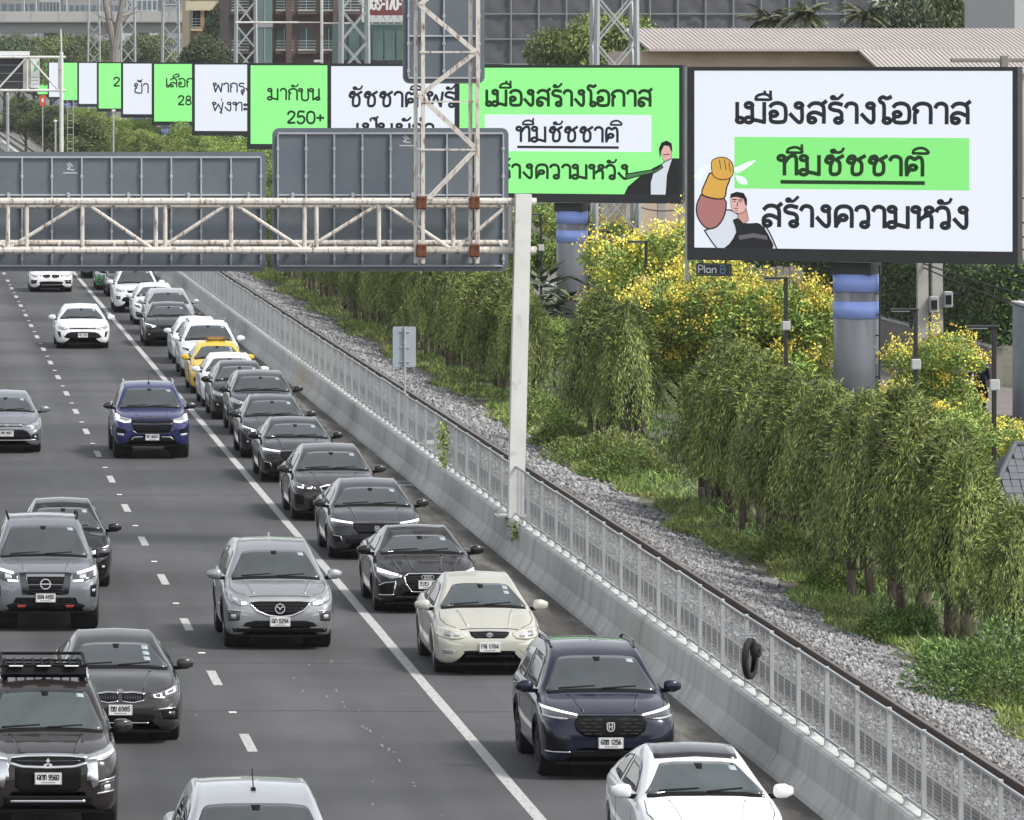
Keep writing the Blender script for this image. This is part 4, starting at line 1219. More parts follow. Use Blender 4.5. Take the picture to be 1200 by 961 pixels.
FR = {}
FR['mazda'] = [
 ('s','headlight',M_lamp,.004,[(.56,.80),(.74,.88),(.94,.98)],[(.56,.755),(.72,.735),(.93,.82)],[('s','projector',LED,.009,[(.60,.80),(.69,.81)],[(.60,.755),(.69,.752)]),('s','bulb',M_led0,.009,[(.76,.85),(.84,.88)],[(.76,.79),(.84,.80)])]),
 ('c','grille',M_grille,.004,[(0,.815),(.36,.815),(.54,.80)],[(0,.555),(.22,.58),(.42,.66),(.53,.77)],[('c','grille_trim',CH,.012,[(0,.575),(.22,.60),(.42,.68),(.54,.80)],[(0,.545),(.24,.57),(.45,.655),(.56,.79)])]+[('c','grille_bar',M_dchrome,.008,[(0,z),(wd,z)],[(0,z-.008),(wd,z-.008)]) for z,wd in ((.76,.46),(.71,.42),(.66,.36))]),
 ('c','lower_intake',T,.004,[(0,.50),(.45,.50),(.60,.47)],[(0,.39),(.5,.39),(.68,.41)]),
 ('c','bumper_skirt',T,.004,[(0,.375),(.6,.375),(.92,.37)],[(0,.30),(.6,.30),(.9,.31)]),
 ('s','fog_lamp',M_lampd,.004,[(.70,.65),(.93,.66)],[(.73,.50),(.92,.48)],[('s','fog_trim',CH,.009,[(.66,.66),(.94,.675)],[(.66,.645),(.94,.66)]),('s','fog_bulb',M_led0,.009,[(.79,.60),(.87,.60)],[(.79,.53),(.87,.53)])])]
FR['oldsedan'] = [
 ('s','headlight',M_lampy,.004,[(.42,.69),(.60,.745),(.80,.765),(.95,.75)],[(.42,.66),(.50,.595),(.70,.575),(.95,.62)],[('s','bulb',M_led0,.008,[(.56,.69),(.66,.71)],[(.56,.63),(.66,.63)]),('s','bulb',M_lamp,.008,[(.72,.71),(.82,.72)],[(.72,.63),(.82,.64)])]),
 ('c','grille',M_grille,.004,[(0,.71),(.30,.71),(.37,.70)],[(0,.605),(.28,.605),(.35,.65)],[('c','grille_trim',CH,.009,[(0,.722),(.38,.712)],[(0,.71),(.37,.70)])]+[('c','grille_bar',M_dchrome,.009,[(0,z),(.33,z)],[(0,z-.008),(.33,z-.008)]) for z in (.685,.66,.635)]),
 ('c','lower_intake',T,.004,[(0,.41),(.42,.41),(.48,.40)],[(0,.37),(.42,.37),(.48,.38)]),
 ('c','lower_intake',T,.004,[(0,.34),(.42,.34),(.46,.33)],[(0,.30),(.42,.30),(.46,.31)]),
 ('s','fog_lamp',M_lamp,.004,[(.66,.42),(.86,.43)],[(.68,.36),(.86,.36)])]
FR['crv'] = [
 ('s','headlight',M_lampd,.005,[(.47,.895),(.70,.935),(.95,.985)],[(.47,.86),(.72,.82),(.95,.85)],[('s','led_strip',LED,.010,[(.47,.895),(.94,.975)],[(.47,.877),(.94,.948)]),('s','led_strip',M_led0,.010,[(.62,.845),(.95,.87)],[(.62,.835),(.95,.852)])]),
 ('c','grille',M_grille,.004,[(0,.875),(.46,.875)],[(0,.60),(.36,.60),(.50,.68),(.53,.80)],[('c','grille_bar',G,.012,[(0,.89),(.47,.89)],[(0,.872),(.47,.872)])]),
 ('c','lower_intake',T,.004,[(0,.42),(.6,.42)],[(0,.33),(.5,.33),(.66,.36)]),
 ('s','side_intake',T,.004,[(.66,.56),(.92,.66)],[(.60,.41),(.92,.42)],[('s','chrome_fin',CH,.009,[(.58,.405),(.93,.41)],[(.58,.39),(.93,.39)])])]
FR['crv'][1][6].extend([('s','grille_bar',M_dchrome,.010,[(a,z),(a+.1,z)],[(a,z-.008),(a+.1,z-.008)]) for z,o in ((.83,0),(.785,.06),(.74,0),(.695,.06),(.65,0)) for a in (.13+o,.29+o) if a+.1 < .46])
FR['audi'] = [
 ('s','headlight',M_lamp,.005,[(.48,.685),(.70,.74),(.94,.80)],[(.50,.65),(.70,.615),(.94,.70)],[('s','led_strip',LED,.010,[(.56,.70),(.92,.78)],[(.58,.675),(.92,.72)])]),
 ('c','grille',M_grille,.004,[(0,.71),(.36,.705),(.44,.66)],[(0,.395),(.30,.395),(.40,.55)],[('c','grille_trim',CH,.012,[(0,.722),(.37,.717),(.46,.66)],[(0,.705),(.36,.70),(.43,.655)]),('c','grille_trim',CH,.012,[(0,.405),(.30,.405),(.41,.55)],[(0,.39),(.31,.39),(.43,.545)]),('s','grille_trim',CH,.012,[(.405,.55),(.435,.66)],[(.43,.545),(.46,.66)])]+[('c','grille_bar',M_dchrome,.009,[(0,z),(.38,z)],[(0,z-.006),(.38,z-.006)]) for z in (.66,.61,.56,.51,.46)]),
 ('s','side_intake',T,.004,[(.62,.565),(.80,.545),(.92,.50)],[(.66,.35),(.90,.34)],[('s','intake_trim',CH,.010,[(.60,.58),(.82,.56),(.93,.50)],[(.61,.565),(.81,.545),(.92,.49)]),('s','intake_trim',CH,.010,[(.64,.355),(.92,.345)],[(.65,.335),(.92,.325)]),('s','intake_trim',CH,.010,[(.595,.57),(.62,.57)],[(.64,.34),(.67,.34)])]),
 ('c','splitter',G,.010,[(0,.32),(.6,.32)],[(0,.28),(.6,.28)])]
FR['accord'] = [
 ('s','headlight',M_lampd,.005,[(.50,.735),(.94,.79)],[(.50,.68),(.74,.66),(.94,.70)],[('s','led_strip',LED,.010,[(.50,.735),(.92,.785)],[(.50,.712),(.92,.745)])]),
 ('c','grille',M_grille,.004,[(0,.71),(.48,.71)],[(0,.53),(.40,.53),(.50,.64)],[('c','grille_bar',G,.010,[(0,.745),(.50,.74)],[(0,.71),(.50,.705)])]+[('c','grille_bar',M_dchrome,.009,[(0,z),(.45,z)],[(0,z-.006),(.45,z-.006)]) for z in (.67,.63,.59)]),
 ('c','lower_intake',T,.004,[(0,.44),(.64,.43)],[(0,.31),(.66,.33)]),
 ('s','fog_lamp',T,.004,[(.76,.47),(.91,.49)],[(.72,.36),(.88,.36)],[('s','fog_trim',CH,.009,[(.76,.48),(.91,.50)],[(.76,.465),(.91,.485)]),('s','fog_trim',CH,.009,[(.745,.47),(.765,.48)],[(.715,.36),(.735,.36)])])]
FR['bmw5'] = [
 ('s','headlight',M_lampd,.005,[(.46,.735),(.70,.76),(.95,.82)],[(.48,.685),(.72,.675),(.95,.73)],[('s','led_strip',LED,.010,[(.53,.735),(.565,.737)],[(.56,.695),(.595,.697)]),('s','led_strip',LED,.010,[(.56,.70),(.66,.71)],[(.56,.685),(.66,.69)]),('s','led_strip',LED,.010,[(.72,.76),(.755,.765)],[(.74,.70),(.775,.705)]),('s','led_strip',LED,.010,[(.74,.71),(.86,.735)],[(.74,.69),(.86,.71)])]),
 ('s','grille',M_grille,.005,[(.035,.76),(.22,.755),(.37,.72)],[(.05,.56),(.18,.54),(.30,.60)],[('s','grille_trim',LED,.010,[(.03,.772),(.22,.767),(.385,.725)],[(.03,.755),(.22,.75),(.365,.715)]),('s','grille_trim',CH,.010,[(.045,.565),(.18,.545),(.32,.61)],[(.045,.548),(.18,.527),(.335,.60)]),('s','grille_trim',CH,.010,[(.345,.715),(.375,.725)],[(.295,.60),(.325,.605)])]+[('s','grille_bar',CH,.010,[(a,.75),(a+.012,.75)],[(a,.56),(a+.012,.56)]) for a in (.08,.13,.18,.23,.28)]),
 ('c','lower_intake',T,.004,[(0,.48),(.62,.46)],[(0,.31),(.6,.31)]),
 ('s','side_intake',T,.004,[(.72,.55),(.93,.58)],[(.74,.36),(.92,.36)])]
FR['bmw3'] = [
 ('s','headlight',M_lampd,.005,[(.46,.715),(.70,.75),(.95,.82)],[(.46,.67),(.70,.645),(.95,.72)],[('s','led_ring',LED,.010,[(.52,.705),(.66,.725)],[(.54,.672),(.66,.662)]),('s','led_ring',LED,.010,[(.72,.745),(.88,.79)],[(.72,.70),(.88,.73)]),('s','projector',M_lampd,.013,[(.555,.705),(.635,.715)],[(.565,.68),(.635,.675)]),('s','projector',M_lampd,.013,[(.755,.74),(.85,.765)],[(.755,.71),(.85,.73)])]),
 ('s','grille',M_grille,.005,[(.03,.73),(.20,.735),(.40,.715)],[(.04,.625),(.20,.605),(.36,.635)],[('s','grille_trim',CH,.010,[(.025,.742),(.20,.747),(.41,.725)],[(.025,.728),(.20,.732),(.39,.712)]),('s','grille_trim',CH,.010,[(.03,.63),(.20,.61),(.38,.645)],[(.03,.617),(.20,.595),(.38,.63)])]+[('s','grille_bar',M_dchrome,.010,[(a,.73),(a+.012,.73)],[(a,.63),(a+.012,.63)]) for a in (.07,.11,.15,.19,.23,.27,.31)]),
 ('c','lower_intake',T,.004,[(0,.47),(.45,.46),(.55,.43)],[(0,.33),(.5,.33)],[('c','chrome_lip',CH,.012,[(0,.325),(.45,.325)],[(0,.31),(.45,.31)])]),
 ('s','side_intake',T,.004,[(.64,.50),(.92,.52)],[(.68,.37),(.92,.36)],[('s','intake_trim',CH,.010,[(.60,.52),(.88,.54)],[(.60,.503),(.88,.52)]),('s','fog_bulb',M_lampd,.010,[(.76,.475),(.86,.48)],[(.76,.41),(.86,.41)])])]
FR['isuzu'] = [
 ('s','headlight',M_lamp,.005,[(.54,.99),(.72,1.02),(.94,1.10)],[(.56,.91),(.74,.885),(.94,.96)],[('s','led_strip',LED,.010,[(.56,.95),(.70,.93),(.93,.99)],[(.57,.91),(.72,.892),(.93,.955)]),('s','projector',LED,.010,[(.84,1.06),(.93,1.09)],[(.84,.99),(.93,1.0)])]),
 ('c','grille',M_grille,.004,[(0,1.02),(.46,1.02),(.54,.98)],[(0,.64),(.40,.64),(.50,.72)],[('c','grille_bar',M_dchrome,.014,[(0,1.03),(.54,1.01)],[(0,.985),(.36,.98),(.54,.955)]),('c','grille_bar',M_dchrome,.014,[(0,.88),(.54,.90)],[(0,.84),(.40,.84),(.54,.83)]),('c','grille_trim',M_dchrome,.012,[(0,.655),(.41,.655),(.53,.74)],[(0,.635),(.42,.635),(.55,.72)])]),
 ('c','lower_intake',T,.004,[(0,.56),(.5,.56),(.62,.53)],[(0,.44),(.60,.44)]),
 ('s','skid_trim',CH,.010,[(.24,.57),(.46,.57),(.52,.54)],[(.26,.53),(.46,.53),(.56,.47)]),
 ('s','fog_lamp',T,.004,[(.70,.74),(.93,.79)],[(.70,.64),(.93,.66)],[('s','fog_bulb',M_led0,.008,[(.74,.63),(.92,.65)],[(.74,.58),(.90,.59)])])]
FR['navara'] = [
 ('s','headlight',M_lampd,.005,[(.50,.99),(.72,1.04),(.94,1.10)],[(.50,.86),(.66,.86),(.92,.94)],[('s','led_strip',LED,.010,[(.58,1.02),(.93,1.085)],[(.58,.985),(.93,1.05)]),('s','led_strip',LED,.010,[(.50,.895),(.70,.90)],[(.50,.86),(.68,.865)]),('s','projector',M_led0,.010,[(.62,.975),(.74,.995)],[(.62,.91),(.74,.915)]),('s','led_strip',LED,.010,[(.895,1.07),(.93,1.075)],[(.89,.95),(.925,.955)])]),
 ('c','grille',M_grille,.004,[(0,1.005),(.36,1.005)],[(0,.645),(.28,.645)],[('c','grille_bar',M_dchrome,.008,[(0,z),(.30,z)],[(0,z-.006),(.30,z-.006)]) for z in (.95,.90,.79,.74,.69)]),
 ('s','grille_frame',M_dchrome,.012,[(.36,1.01),(.48,1.0)],[(.28,.645),(.42,.66)]),
 ('c','lower_intake',T,.004,[(0,.60),(.50,.60)],[(0,.50),(.56,.50)]),
 ('c','bumper_skirt',T,.006,[(0,.505),(.6,.505),(.72,.47)],[(0,.40),(.66,.40)],[('s','tow_hook',M_red,.014,[(.36,.47),(.52,.47)],[(.38,.42),(.50,.42)])]),
 ('s','fog_lamp',T,.004,[(.82,.80),(.93,.82)],[(.82,.62),(.92,.60)],[('s','fog_bulb',M_led0,.008,[(.85,.74),(.91,.745)],[(.85,.69),(.90,.69)])])]
FR['pajero'] = [
 ('s','headlight',M_lamp,.005,[(.50,1.00),(.74,1.05),(.95,1.10)],[(.52,.93),(.76,.94),(.95,1.0)],[('s','led_strip',LED,.010,[(.56,.955),(.93,1.03)],[(.56,.935),(.93,1.005)])]),
 ('c','grille',M_grille,.004,[(0,1.02),(.52,1.0)],[(0,.86),(.40,.88),(.56,.93)],[('c','grille_bar',CH,.014,[(0,1.03),(.30,1.025),(.56,1.0)],[(0,.985),(.30,.98),(.54,.96)]),('c','grille_bar',CH,.014,[(0,.875),(.36,.885),(.54,.93)],[(0,.84),(.36,.85),(.56,.90)]),('c','grille_bar',M_dchrome,.010,[(0,.94),(.46,.945)],[(0,.925),(.46,.93)])]),
 ('c','lower_intake',M_grille,.005,[(0,.84),(.38,.85),(.46,.86)],[(0,.54),(.36,.54),(.46,.62)]),
 ('s','chrome_blade',CH,.016,[(.52,.95),(.68,.955)],[(.62,.60),(.70,.64)]),
 ('s','chrome_blade',CH,.015,[(.56,.93),(.68,.95)],[(.54,.70),(.64,.70)]),
 ('s','fog_lamp',M_lampd,.006,[(.72,.66),(.93,.72)],[(.72,.52),(.92,.56)],[('s','fog_trim',CH,.012,[(.68,.69),(.94,.74)],[(.68,.665),(.94,.715)]),('s','fog_trim',CH,.012,[(.68,.545),(.92,.575)],[(.68,.52),(.92,.55)]),('s','fog_bulb',M_led0,.012,[(.78,.64),(.86,.65)],[(.78,.57),(.86,.58)])]),
 ('c','bumper_skirt',T,.006,[(0,.50),(.62,.50)],[(0,.38),(.6,.38)],[('c','skid_bar',CH,.014,[(0,.45),(.52,.45)],[(0,.42),(.52,.42)])])]
FR['camry'] = gen_front(0, M_lamp, None, .04, .5, False)
FR['camry'][2] = ('c','lower_intake',T,.004,[(0,.585),(.44,.575),(.58,.53)],[(0,.36),(.55,.36),(.70,.40)],[('c','intake_slat',M_dchrome,.008,[(0,z),(.56,z)],[(0,z-.008),(.56,z-.008)]) for z in (.53,.47,.41)])
FR['camry'][3] = ('s','side_intake',T,.004,[(.82,.58),(.93,.60)],[(.80,.40),(.86,.40)])
FR['altis'] = gen_front(0, M_lamp, None, .04, .42, True)
FR['altis'][2] = ('c','lower_intake',T,.004,[(0,.60),(.46,.60),(.58,.55)],[(0,.36),(.62,.36),(.72,.40)],[('c','chrome_lip',CH,.012,[(0,.345),(.66,.345),(.92,.37)],[(0,.325),(.66,.325),(.90,.335)])])
FR['gen'] = gen_front(0)
FR['genled'] = gen_front(0, M_lampd, LED)
FR['suv'] = gen_front(.17, M_lamp, None, .14, .44, True)
FR['suvled'] = gen_front(.17, M_lampd, LED, .16, .46)

PT = dict(
 white=paint('white', (.72,.73,.74)), pearl=paint('pearl_white', (.66,.67,.68)), silver=paint('silver', (.33,.34,.35), .65),
 navy=paint('navy', (.006,.008,.022), .1), cream=paint('cream', (.50,.49,.42), .35), black=paint('black', (.006,.006,.0065)),
 dgrey=paint('dark_grey', (.022,.023,.026), .15), bmw=paint('grey_brown', (.026,.025,.025), .2), blue=paint('blue', (.022,.026,.11), .2),
 grey=paint('grey', (.20,.215,.235), .5), brown=paint('dark_brown', (.024,.020,.018), .2), yellow=paint('taxi_yellow', (.62,.43,.02)),
 green=paint('taxi_green', (.02,.17,.06)), lsil=paint('light_silver', (.42,.44,.46), .5))
def spec(base, p, front, **k):
    s = dict(BASE[base]); s['paint'] = PT[p]; s['front'] = FR[front]; s.update(k); return s
QG = 'cars queueing in the lane beside the barrier'; MG = 'vehicles driving in the middle lane'; LG = 'vehicles driving in the left lane'
QL = 9.6
# queue lane, nearest first
r, sh = car(spec('hatch','white','gen', H=1.49, stick=1, glass=M_glass2, rw=.62), 9.66, 73.0, 'white hatchback with a dark roof panel, nearest car in the right-hand queue', QG)
patch(lambda x, y, o: sh.top(x, y, o), [(-.50,2.0),(.50,2.0)], [(-.50,3.3),(.50,3.3)], .006, 'roof_panel', M_gloss, r, ns=12, nt=8)
car(spec('suv','navy','crv', L=4.69, W=1.866, rails=M_dchrome, stick=1, emblem=('hletter',.745,.055,M_embl), plate=('6ขข 1256',.52,.0), clad=M_trim, rimdark=True), 9.72, 84.4, 'dark navy crossover with slim white running lights behind the white hatchback', QG)
car(spec('sedan','cream','oldsedan', L=4.53, W=1.705, H=1.48, zh=.78, zc=1.0, yc=1.0, yh=1.75, stick=2, glass=M_glass2, emblem=('ovals',.66,.036,M_embl), plate=('กจ 1784',.46,0)), 9.46, 98.8, 'cream sedan with aged oval headlights', QG)
car(spec('sedan','black','audi', L=4.76, W=1.85, H=1.40, rw=.60, emblem=('rings',.655,.035,M_embl), plate=('ขข 5',.52,0), crease=[.3,.62]), 9.43, 109.9, 'glossy black sedan with four ring emblem behind the cream sedan', QG)
car(spec('sedan','dgrey','accord', L=4.97, W=1.86, H=1.45, emblem=('hletter',.63,.045,M_embl)), 9.45, 121.7, 'dark grey sedan with thin straight light bars behind the black ringed sedan', QG)
car(spec('sedan','bmw','bmw5', L=5.06, W=1.9, H=1.51, zh=.80, zc=1.01, emblem=('roundel',.80,.035,M_embl)), 9.4, 132.0, 'dark grey sedan with L-shaped lights and a lit twin grille', QG)
car(spec('sedan','black','accord', L=4.65, W=1.8, H=1.41, emblem=('hletter',.63,.045,M_embl)), 9.4, 144.0, 'black sedan with bright headlights, third ahead of the navy pickup on its right', QG)
car(spec('sedan','dgrey','genled', L=4.5, W=1.75, H=1.47), 9.4, 152.8, 'charcoal sedan directly behind the black sedan with bright headlights', QG)
car(spec('suv','dgrey','suv', L=4.33, W=1.79, H=1.60), 9.66, 162.2, 'tall charcoal crossover in the middle of the queue', QG)
car(spec('hatch','black','gen', W=1.72, H=1.52), 9.5, 169.2, 'black hatchback with a pale round headlight behind the tall charcoal crossover', QG)
car(spec('sedan','white','genled', W=1.77, H=1.46), 9.56, 175.2, 'white sedan wedged between the black hatchback and the yellow taxi', QG)
tx, sh = car(spec('sedan','yellow','gen', W=1.74, H=1.47, glass=M_glass2, stick=3), 9.57, 182.4, 'bright yellow taxi with a roof sign in the queue', QG)
def taxi_sign(tx, sh):
    p = sh.top(0, 2.6, 0); mb = MB(); mb.bevbox(-.3, .3, p.y-.08, p.y+.08, p.z-.01, p.z+.12, .03); o = mb.build('taxi_sign', mat('taxi_sign_brown', (.13,.06,.03), .5), tx)
    mb = MB(); mb.box(-.22, .22, p.y-.083, p.y-.081, p.z+.03, p.z+.09); mb.build('sign_face', mat('taxi_face', (.3,.2,.06), .5), o)
taxi_sign(tx, sh)
car(spec('suv','white','suvled', rails=M_dchrome), 9.78, 192.0, 'white crossover right behind the yellow taxi', QG)
car(spec('sedan','pearl','gen', W=1.74), 9.85, 200.4, 'white sedan behind the white crossover next to the taxi', QG)
car(spec('sedan','black','genled', W=1.85, H=1.45), 9.48, 212.7, 'black sedan with white running lights between white cars in the far queue', QG)
car(spec('suv','lsil','suv', W=1.78, H=1.6), 9.85, 221.5, 'silver grey car just behind the far black sedan', QG)
car(spec('hatch','white','genled', W=1.78), 9.74, 230.0, 'white hatchback behind the silver grey car far up the queue', QG)
car(spec('suv','white','suv', W=1.83, H=1.72, rails=M_dchrome, emblem=('ringbar',.83,.06,M_embl)), 9.44, 241.0, 'white tall crossover just below the gantry in the queue', QG)
car(spec('sedan','black','gen'), 9.68, 257.3, 'black sedan mostly hidden behind the white tall crossover', QG)
g2 = dict(BASE['sedan']); 
tx, sh = car(spec('sedan','green','gen', W=1.7), 9.44, 264.5, 'green and yellow taxi far up the queue under the gantry', QG)
patch(lambda x, y, o: sh.top(x, y, o), [(-.50,2.05),(.50,2.05)], [(-.50,3.2),(.50,3.2)], .006, 'roof_panel', PT['yellow'], tx, ns=12, nt=8)
patch(lambda x, y, o: sh.top(x, y, o), [(-.62,.35),(.62,.35)], [(-.62,1.05),(.62,1.05)], .006, 'bonnet_panel', PT['yellow'], tx, ns=12, nt=8)
car(spec('suv','grey','suv'), 9.4, 279, 'grey car farthest up the queue under the gantry', QG)
# middle lane
car(spec('suv','silver','mazda', L=4.54, W=1.84, H=1.67, stick=1, antenna='fin', emblem=('wing',.70,.062,M_embl), plate=('ฎก 5294',.475,0), clad=M_trim, crease=[.55]), 6.4, 103.1, 'silver crossover with a winged emblem in the middle lane', MG)
car(spec('pickup','blue','isuzu', bonnet_text=('ISUZU',.985,.05,.36,CH), rails=PT['lsil'], raillen=1.0, antenna='front', plate=('ขก 8650',.545,0), mirror=M_dchrome, clad=PT['blue']), 6.34, 152.5, 'deep blue pickup truck with bright headlights in the middle lane', MG)
car(spec('sedan','white','camry', L=4.9, W=1.84, H=1.45, plate=('กก 123',.46,0)), 6.42, 211.0, 'white sedan alone in the middle lane with a wide black lower grille', MG)
car(spec('sedan','white','bmw3', L=4.7, W=1.83, H=1.44), 6.65, 262.5, 'white sedan cut off by the sign backs at the top of the middle lane', MG)
# left lane
car(spec('pickup','lsil','isuzu', W=1.86, H=1.79, antenna='front', stick=0, rw=.70), 3.96, 66.3, 'pale silver pickup truck cut off by the bottom edge', LG)
pj, shp = car(spec('bigsuv','brown','pajero', L=4.79, W=1.815, H=1.80, emblem=('diamonds',.905,.075,M_embl), plate=('ฎกท 9560',.72,0), antenna='front', glass=M_glass2, stick=1), 1.95, 78.5, 'dark brown SUV with chrome face and a black roof rack at the left edge', LG)
car(spec('sedan','bmw','bmw3', L=4.63, W=1.81, H=1.43, stick=3, emblem=('roundel',.745,.038,M_embl), plate=('ขข 6985',.50,0)), 3.24, 88.9, 'dark grey sedan with twin oval grille beside the SUV with the roof rack', LG)
car(spec('pickup','grey','navara', L=5.26, W=1.87, H=1.84, rails=M_trim, raillen=1.3, emblem=('ringbar',.83,.075,M_embl), plate=('ขงจ 4155',.59,0), mirror=M_dchrome, clad=M_trim), 2.60, 106.4, 'metallic grey pickup truck with roof rails and white corner lights', LG)
car(spec('hatch','black','genled', L=4.2, W=1.74, H=1.53, glass=M_glass), 3.18, 115.0, 'black hatchback with a pale headlight behind the grey pickup', LG)
car(spec('sedan','grey','altis', L=4.63, W=1.78, H=1.455, emblem=('ovals',.70,.04,M_embl), plate=('ขข 9867',.50,0)), 2.82, 154.8, 'silver grey sedan with a wide dark lower grille cut by the left edge', LG)
car(spec('suv','white','suv'), 3.0, 668, 'tiny white car far off at the left edge below the far gantry', LG, 1)
# roof rack on the brown SUV: a black basket that lifts off
rk = empty('roof_rack', (1.95, 78.5+2.75, 1.775), 'black steel roof basket on the dark brown SUV', 'roof rack')
for y in (-.45, 0, .45, .9):
    mb = MB(); mb.box(-.52, .52, y-.02, y+.02, .07, .1); mb.build('crossbar', M_trim, rk)
for i in range(9):
    mb = MB(); mb.box(-.48+i*.12-.012, -.48+i*.12+.012, -.45, .95, .1, .115); mb.build('slat', M_trim, rk)
mb = MB(); mb.path([(-.54,-.5,.15),(.54,-.5,.15),(.54,1.0,.17),(-.54,1.0,.17),(-.54,-.5,.15)], .022, 8); mb.build('basket_rail', M_trim, rk)
mb = MB(); mb.prism([(-.6,.05),(-.52,.0),(-.48,.05),(-.5,.15)], lambda a, b: (-.55, a, b), lambda a, b: (.55, a, b)); mb.build('wind_deflector', M_trim, rk)
for sx in (-.5, .5):
    for y in (-.4, .8):
        mb = MB(); mb.bevbox(sx-.03, sx+.03, y-.05, y+.05, -.03, .1, .01); mb.build('rack_foot', M_trim, rk)
for i, X in enumerate((-.36, -.0, .36)):
    mb = MB(); mb.box(X-.09, X+.09, -.62, -.5, .152, .158); mb.build('white_reflection', M_plate, rk)  # white plates that paint reflected light along the rack front
for sx in (-1, 1):
    mb = MB(); mb.path([shp.top(sx*.56, 2.1+i*.25, .04) - Vector((0,2.75,1.775)) for i in range(8)], .022, 6); mb.build('chrome_side_rail', M_chrome, rk)

# ================================================================ VEGETATION
def leaf_mat(name, col, isl=.45, var=.35, vs=1.2, col2=None, c2s=.8):
    return mat(name, col, .55, objvar=.16, spec=.35, island=isl, var=var, vscale=vs, col2=col2, c2scale=c2s, c2lo=.42, c2hi=.6)
M_weep = leaf_mat('weeping_leaf', (.125,.175,.042), col2=(.235,.28,.075), c2s=1.3)
M_weepd = leaf_mat('weeping_leaf_inner_shade', (.05,.075,.022))  # darker copy of the leaf: shade inside the crown put into the colour
M_bark = mat('bark', (.085,.068,.052), .95, var=.35, vscale=6, bump=.6, bscale=25)
M_yleaf = leaf_mat('flowering_tree_leaf', (.19,.29,.06), col2=(.28,.36,.09), c2s=.9)
M_yflow = leaf_mat('yellow_blossom', (.74,.64,.11), .4, .2)
M_oflow = leaf_mat('orange_blossom', (.50,.28,.06), .3, .2)
M_grass = leaf_mat('undergrowth_leaf', (.135,.205,.045), .5, .4, .7, col2=(.23,.26,.08), c2s=.5)
M_bush = leaf_mat('bush_leaf', (.13,.22,.055))
M_dtree = leaf_mat('dark_tree_leaf', (.075,.105,.05))
M_palm = leaf_mat('palm_leaf', (.15,.17,.09))
M_hedge = leaf_mat('clipped_hedge_leaf', (.070,.115,.035))

def leaves(c, d, up, ln, wd):
    """rhombic leaves: centre-base c, direction d, width direction from up"""
    d = d/np.maximum(np.linalg.norm(d, axis=1, keepdims=True), 1e-9)
    s = np.cross(d, up); s /= np.maximum(np.linalg.norm(s, axis=1, keepdims=True), 1e-9)
    ln, wd = ln[:, None], wd[:, None]
    bend = np.cross(s, d)*ln*.08
    return np.stack([c, c+d*ln*.45+s*wd+bend, c+d*ln, c+d*ln*.45-s*wd+bend], 1)
def rv(n): 
    v = RNG.normal(0, 1, (n, 3)); return v/np.linalg.norm(v, axis=1, keepdims=True)

def weeping_crown(hgt, rad, nstr, seed):
    """curtains of narrow hanging leaves round a clipped column"""
    z0 = .85
    az = RNG.uniform(0, 2*PI, nstr); u = RNG.random(nstr)
    zt = z0+.55+(hgt-z0-.55)*u**.72                      # where each curtain starts
    f = (zt-z0)/(hgt-z0)
    lob = 1+.26*np.sin(az*3+seed)+.16*np.sin(az*5+2*seed)+.08*np.sin(az*9+seed)
    Rm = rad*lob*np.clip(1-.86*np.clip((f-.38)/.64, 0, 1)**1.7, .06, 1)
    r0 = Rm*np.where(RNG.random(nstr) < .72, RNG.uniform(.78, 1.0, nstr), RNG.uniform(.2, .8, nstr))
    ln = RNG.uniform(.45, 1.15, nstr)
    ln = np.minimum(ln, zt-z0*RNG.uniform(.7, 1.15, nstr))
    out = []
    K = 15
    for k in range(K):
        t = (k+RNG.random(nstr))/K
        sag = t*ln
        rr = r0+.10*np.sin(t*2.2)*RNG.uniform(.3, 1.4, nstr)
        c = np.stack([rr*np.cos(az+.1*np.sin(t*6+az*9)), rr*np.sin(az+.1*np.sin(t*6+az*9)), zt-sag], 1)+RNG.normal(0, .018, (nstr, 3))
        spread = RNG.normal(0, .38, (nstr, 3)); spread[:, 2] = 0
        d = np.stack([np.cos(az)*.35, np.sin(az)*.35, np.full(nstr, -1.0)], 1)+spread
        L_ = RNG.uniform(.06, .16, nstr); Wd = RNG.uniform(.006, .014, nstr)
        upv = np.stack([np.cos(az), np.sin(az), np.full(nstr, .3)], 1)+RNG.normal(0, .45, (nstr, 3))
        out.append(leaves(c, d, upv, L_, Wd))
    n2 = int(nstr*1.6)          # tufts on the clipped top
    a2 = RNG.uniform(0, 2*PI, n2); q = np.sqrt(RNG.random(n2))*rad*.8
    zz = z0+(hgt-z0)*(.38+.64*np.clip((1-q/rad)/.86, 0, 1)**(1/1.7))*RNG.uniform(.92, 1.0, n2)
    c = np.stack([q*np.cos(a2), q*np.sin(a2), zz], 1)+RNG.normal(0, .04, (n2, 3))
    d = rv(n2)*np.array([1, 1, .7])+np.stack([np.cos(a2)*.5, np.sin(a2)*.5, np.full(n2, .15)], 1)
    out.append(leaves(c, d, rv(n2), RNG.uniform(.1, .18, n2), RNG.uniform(.009, .016, n2)))
    return np.concatenate(out)
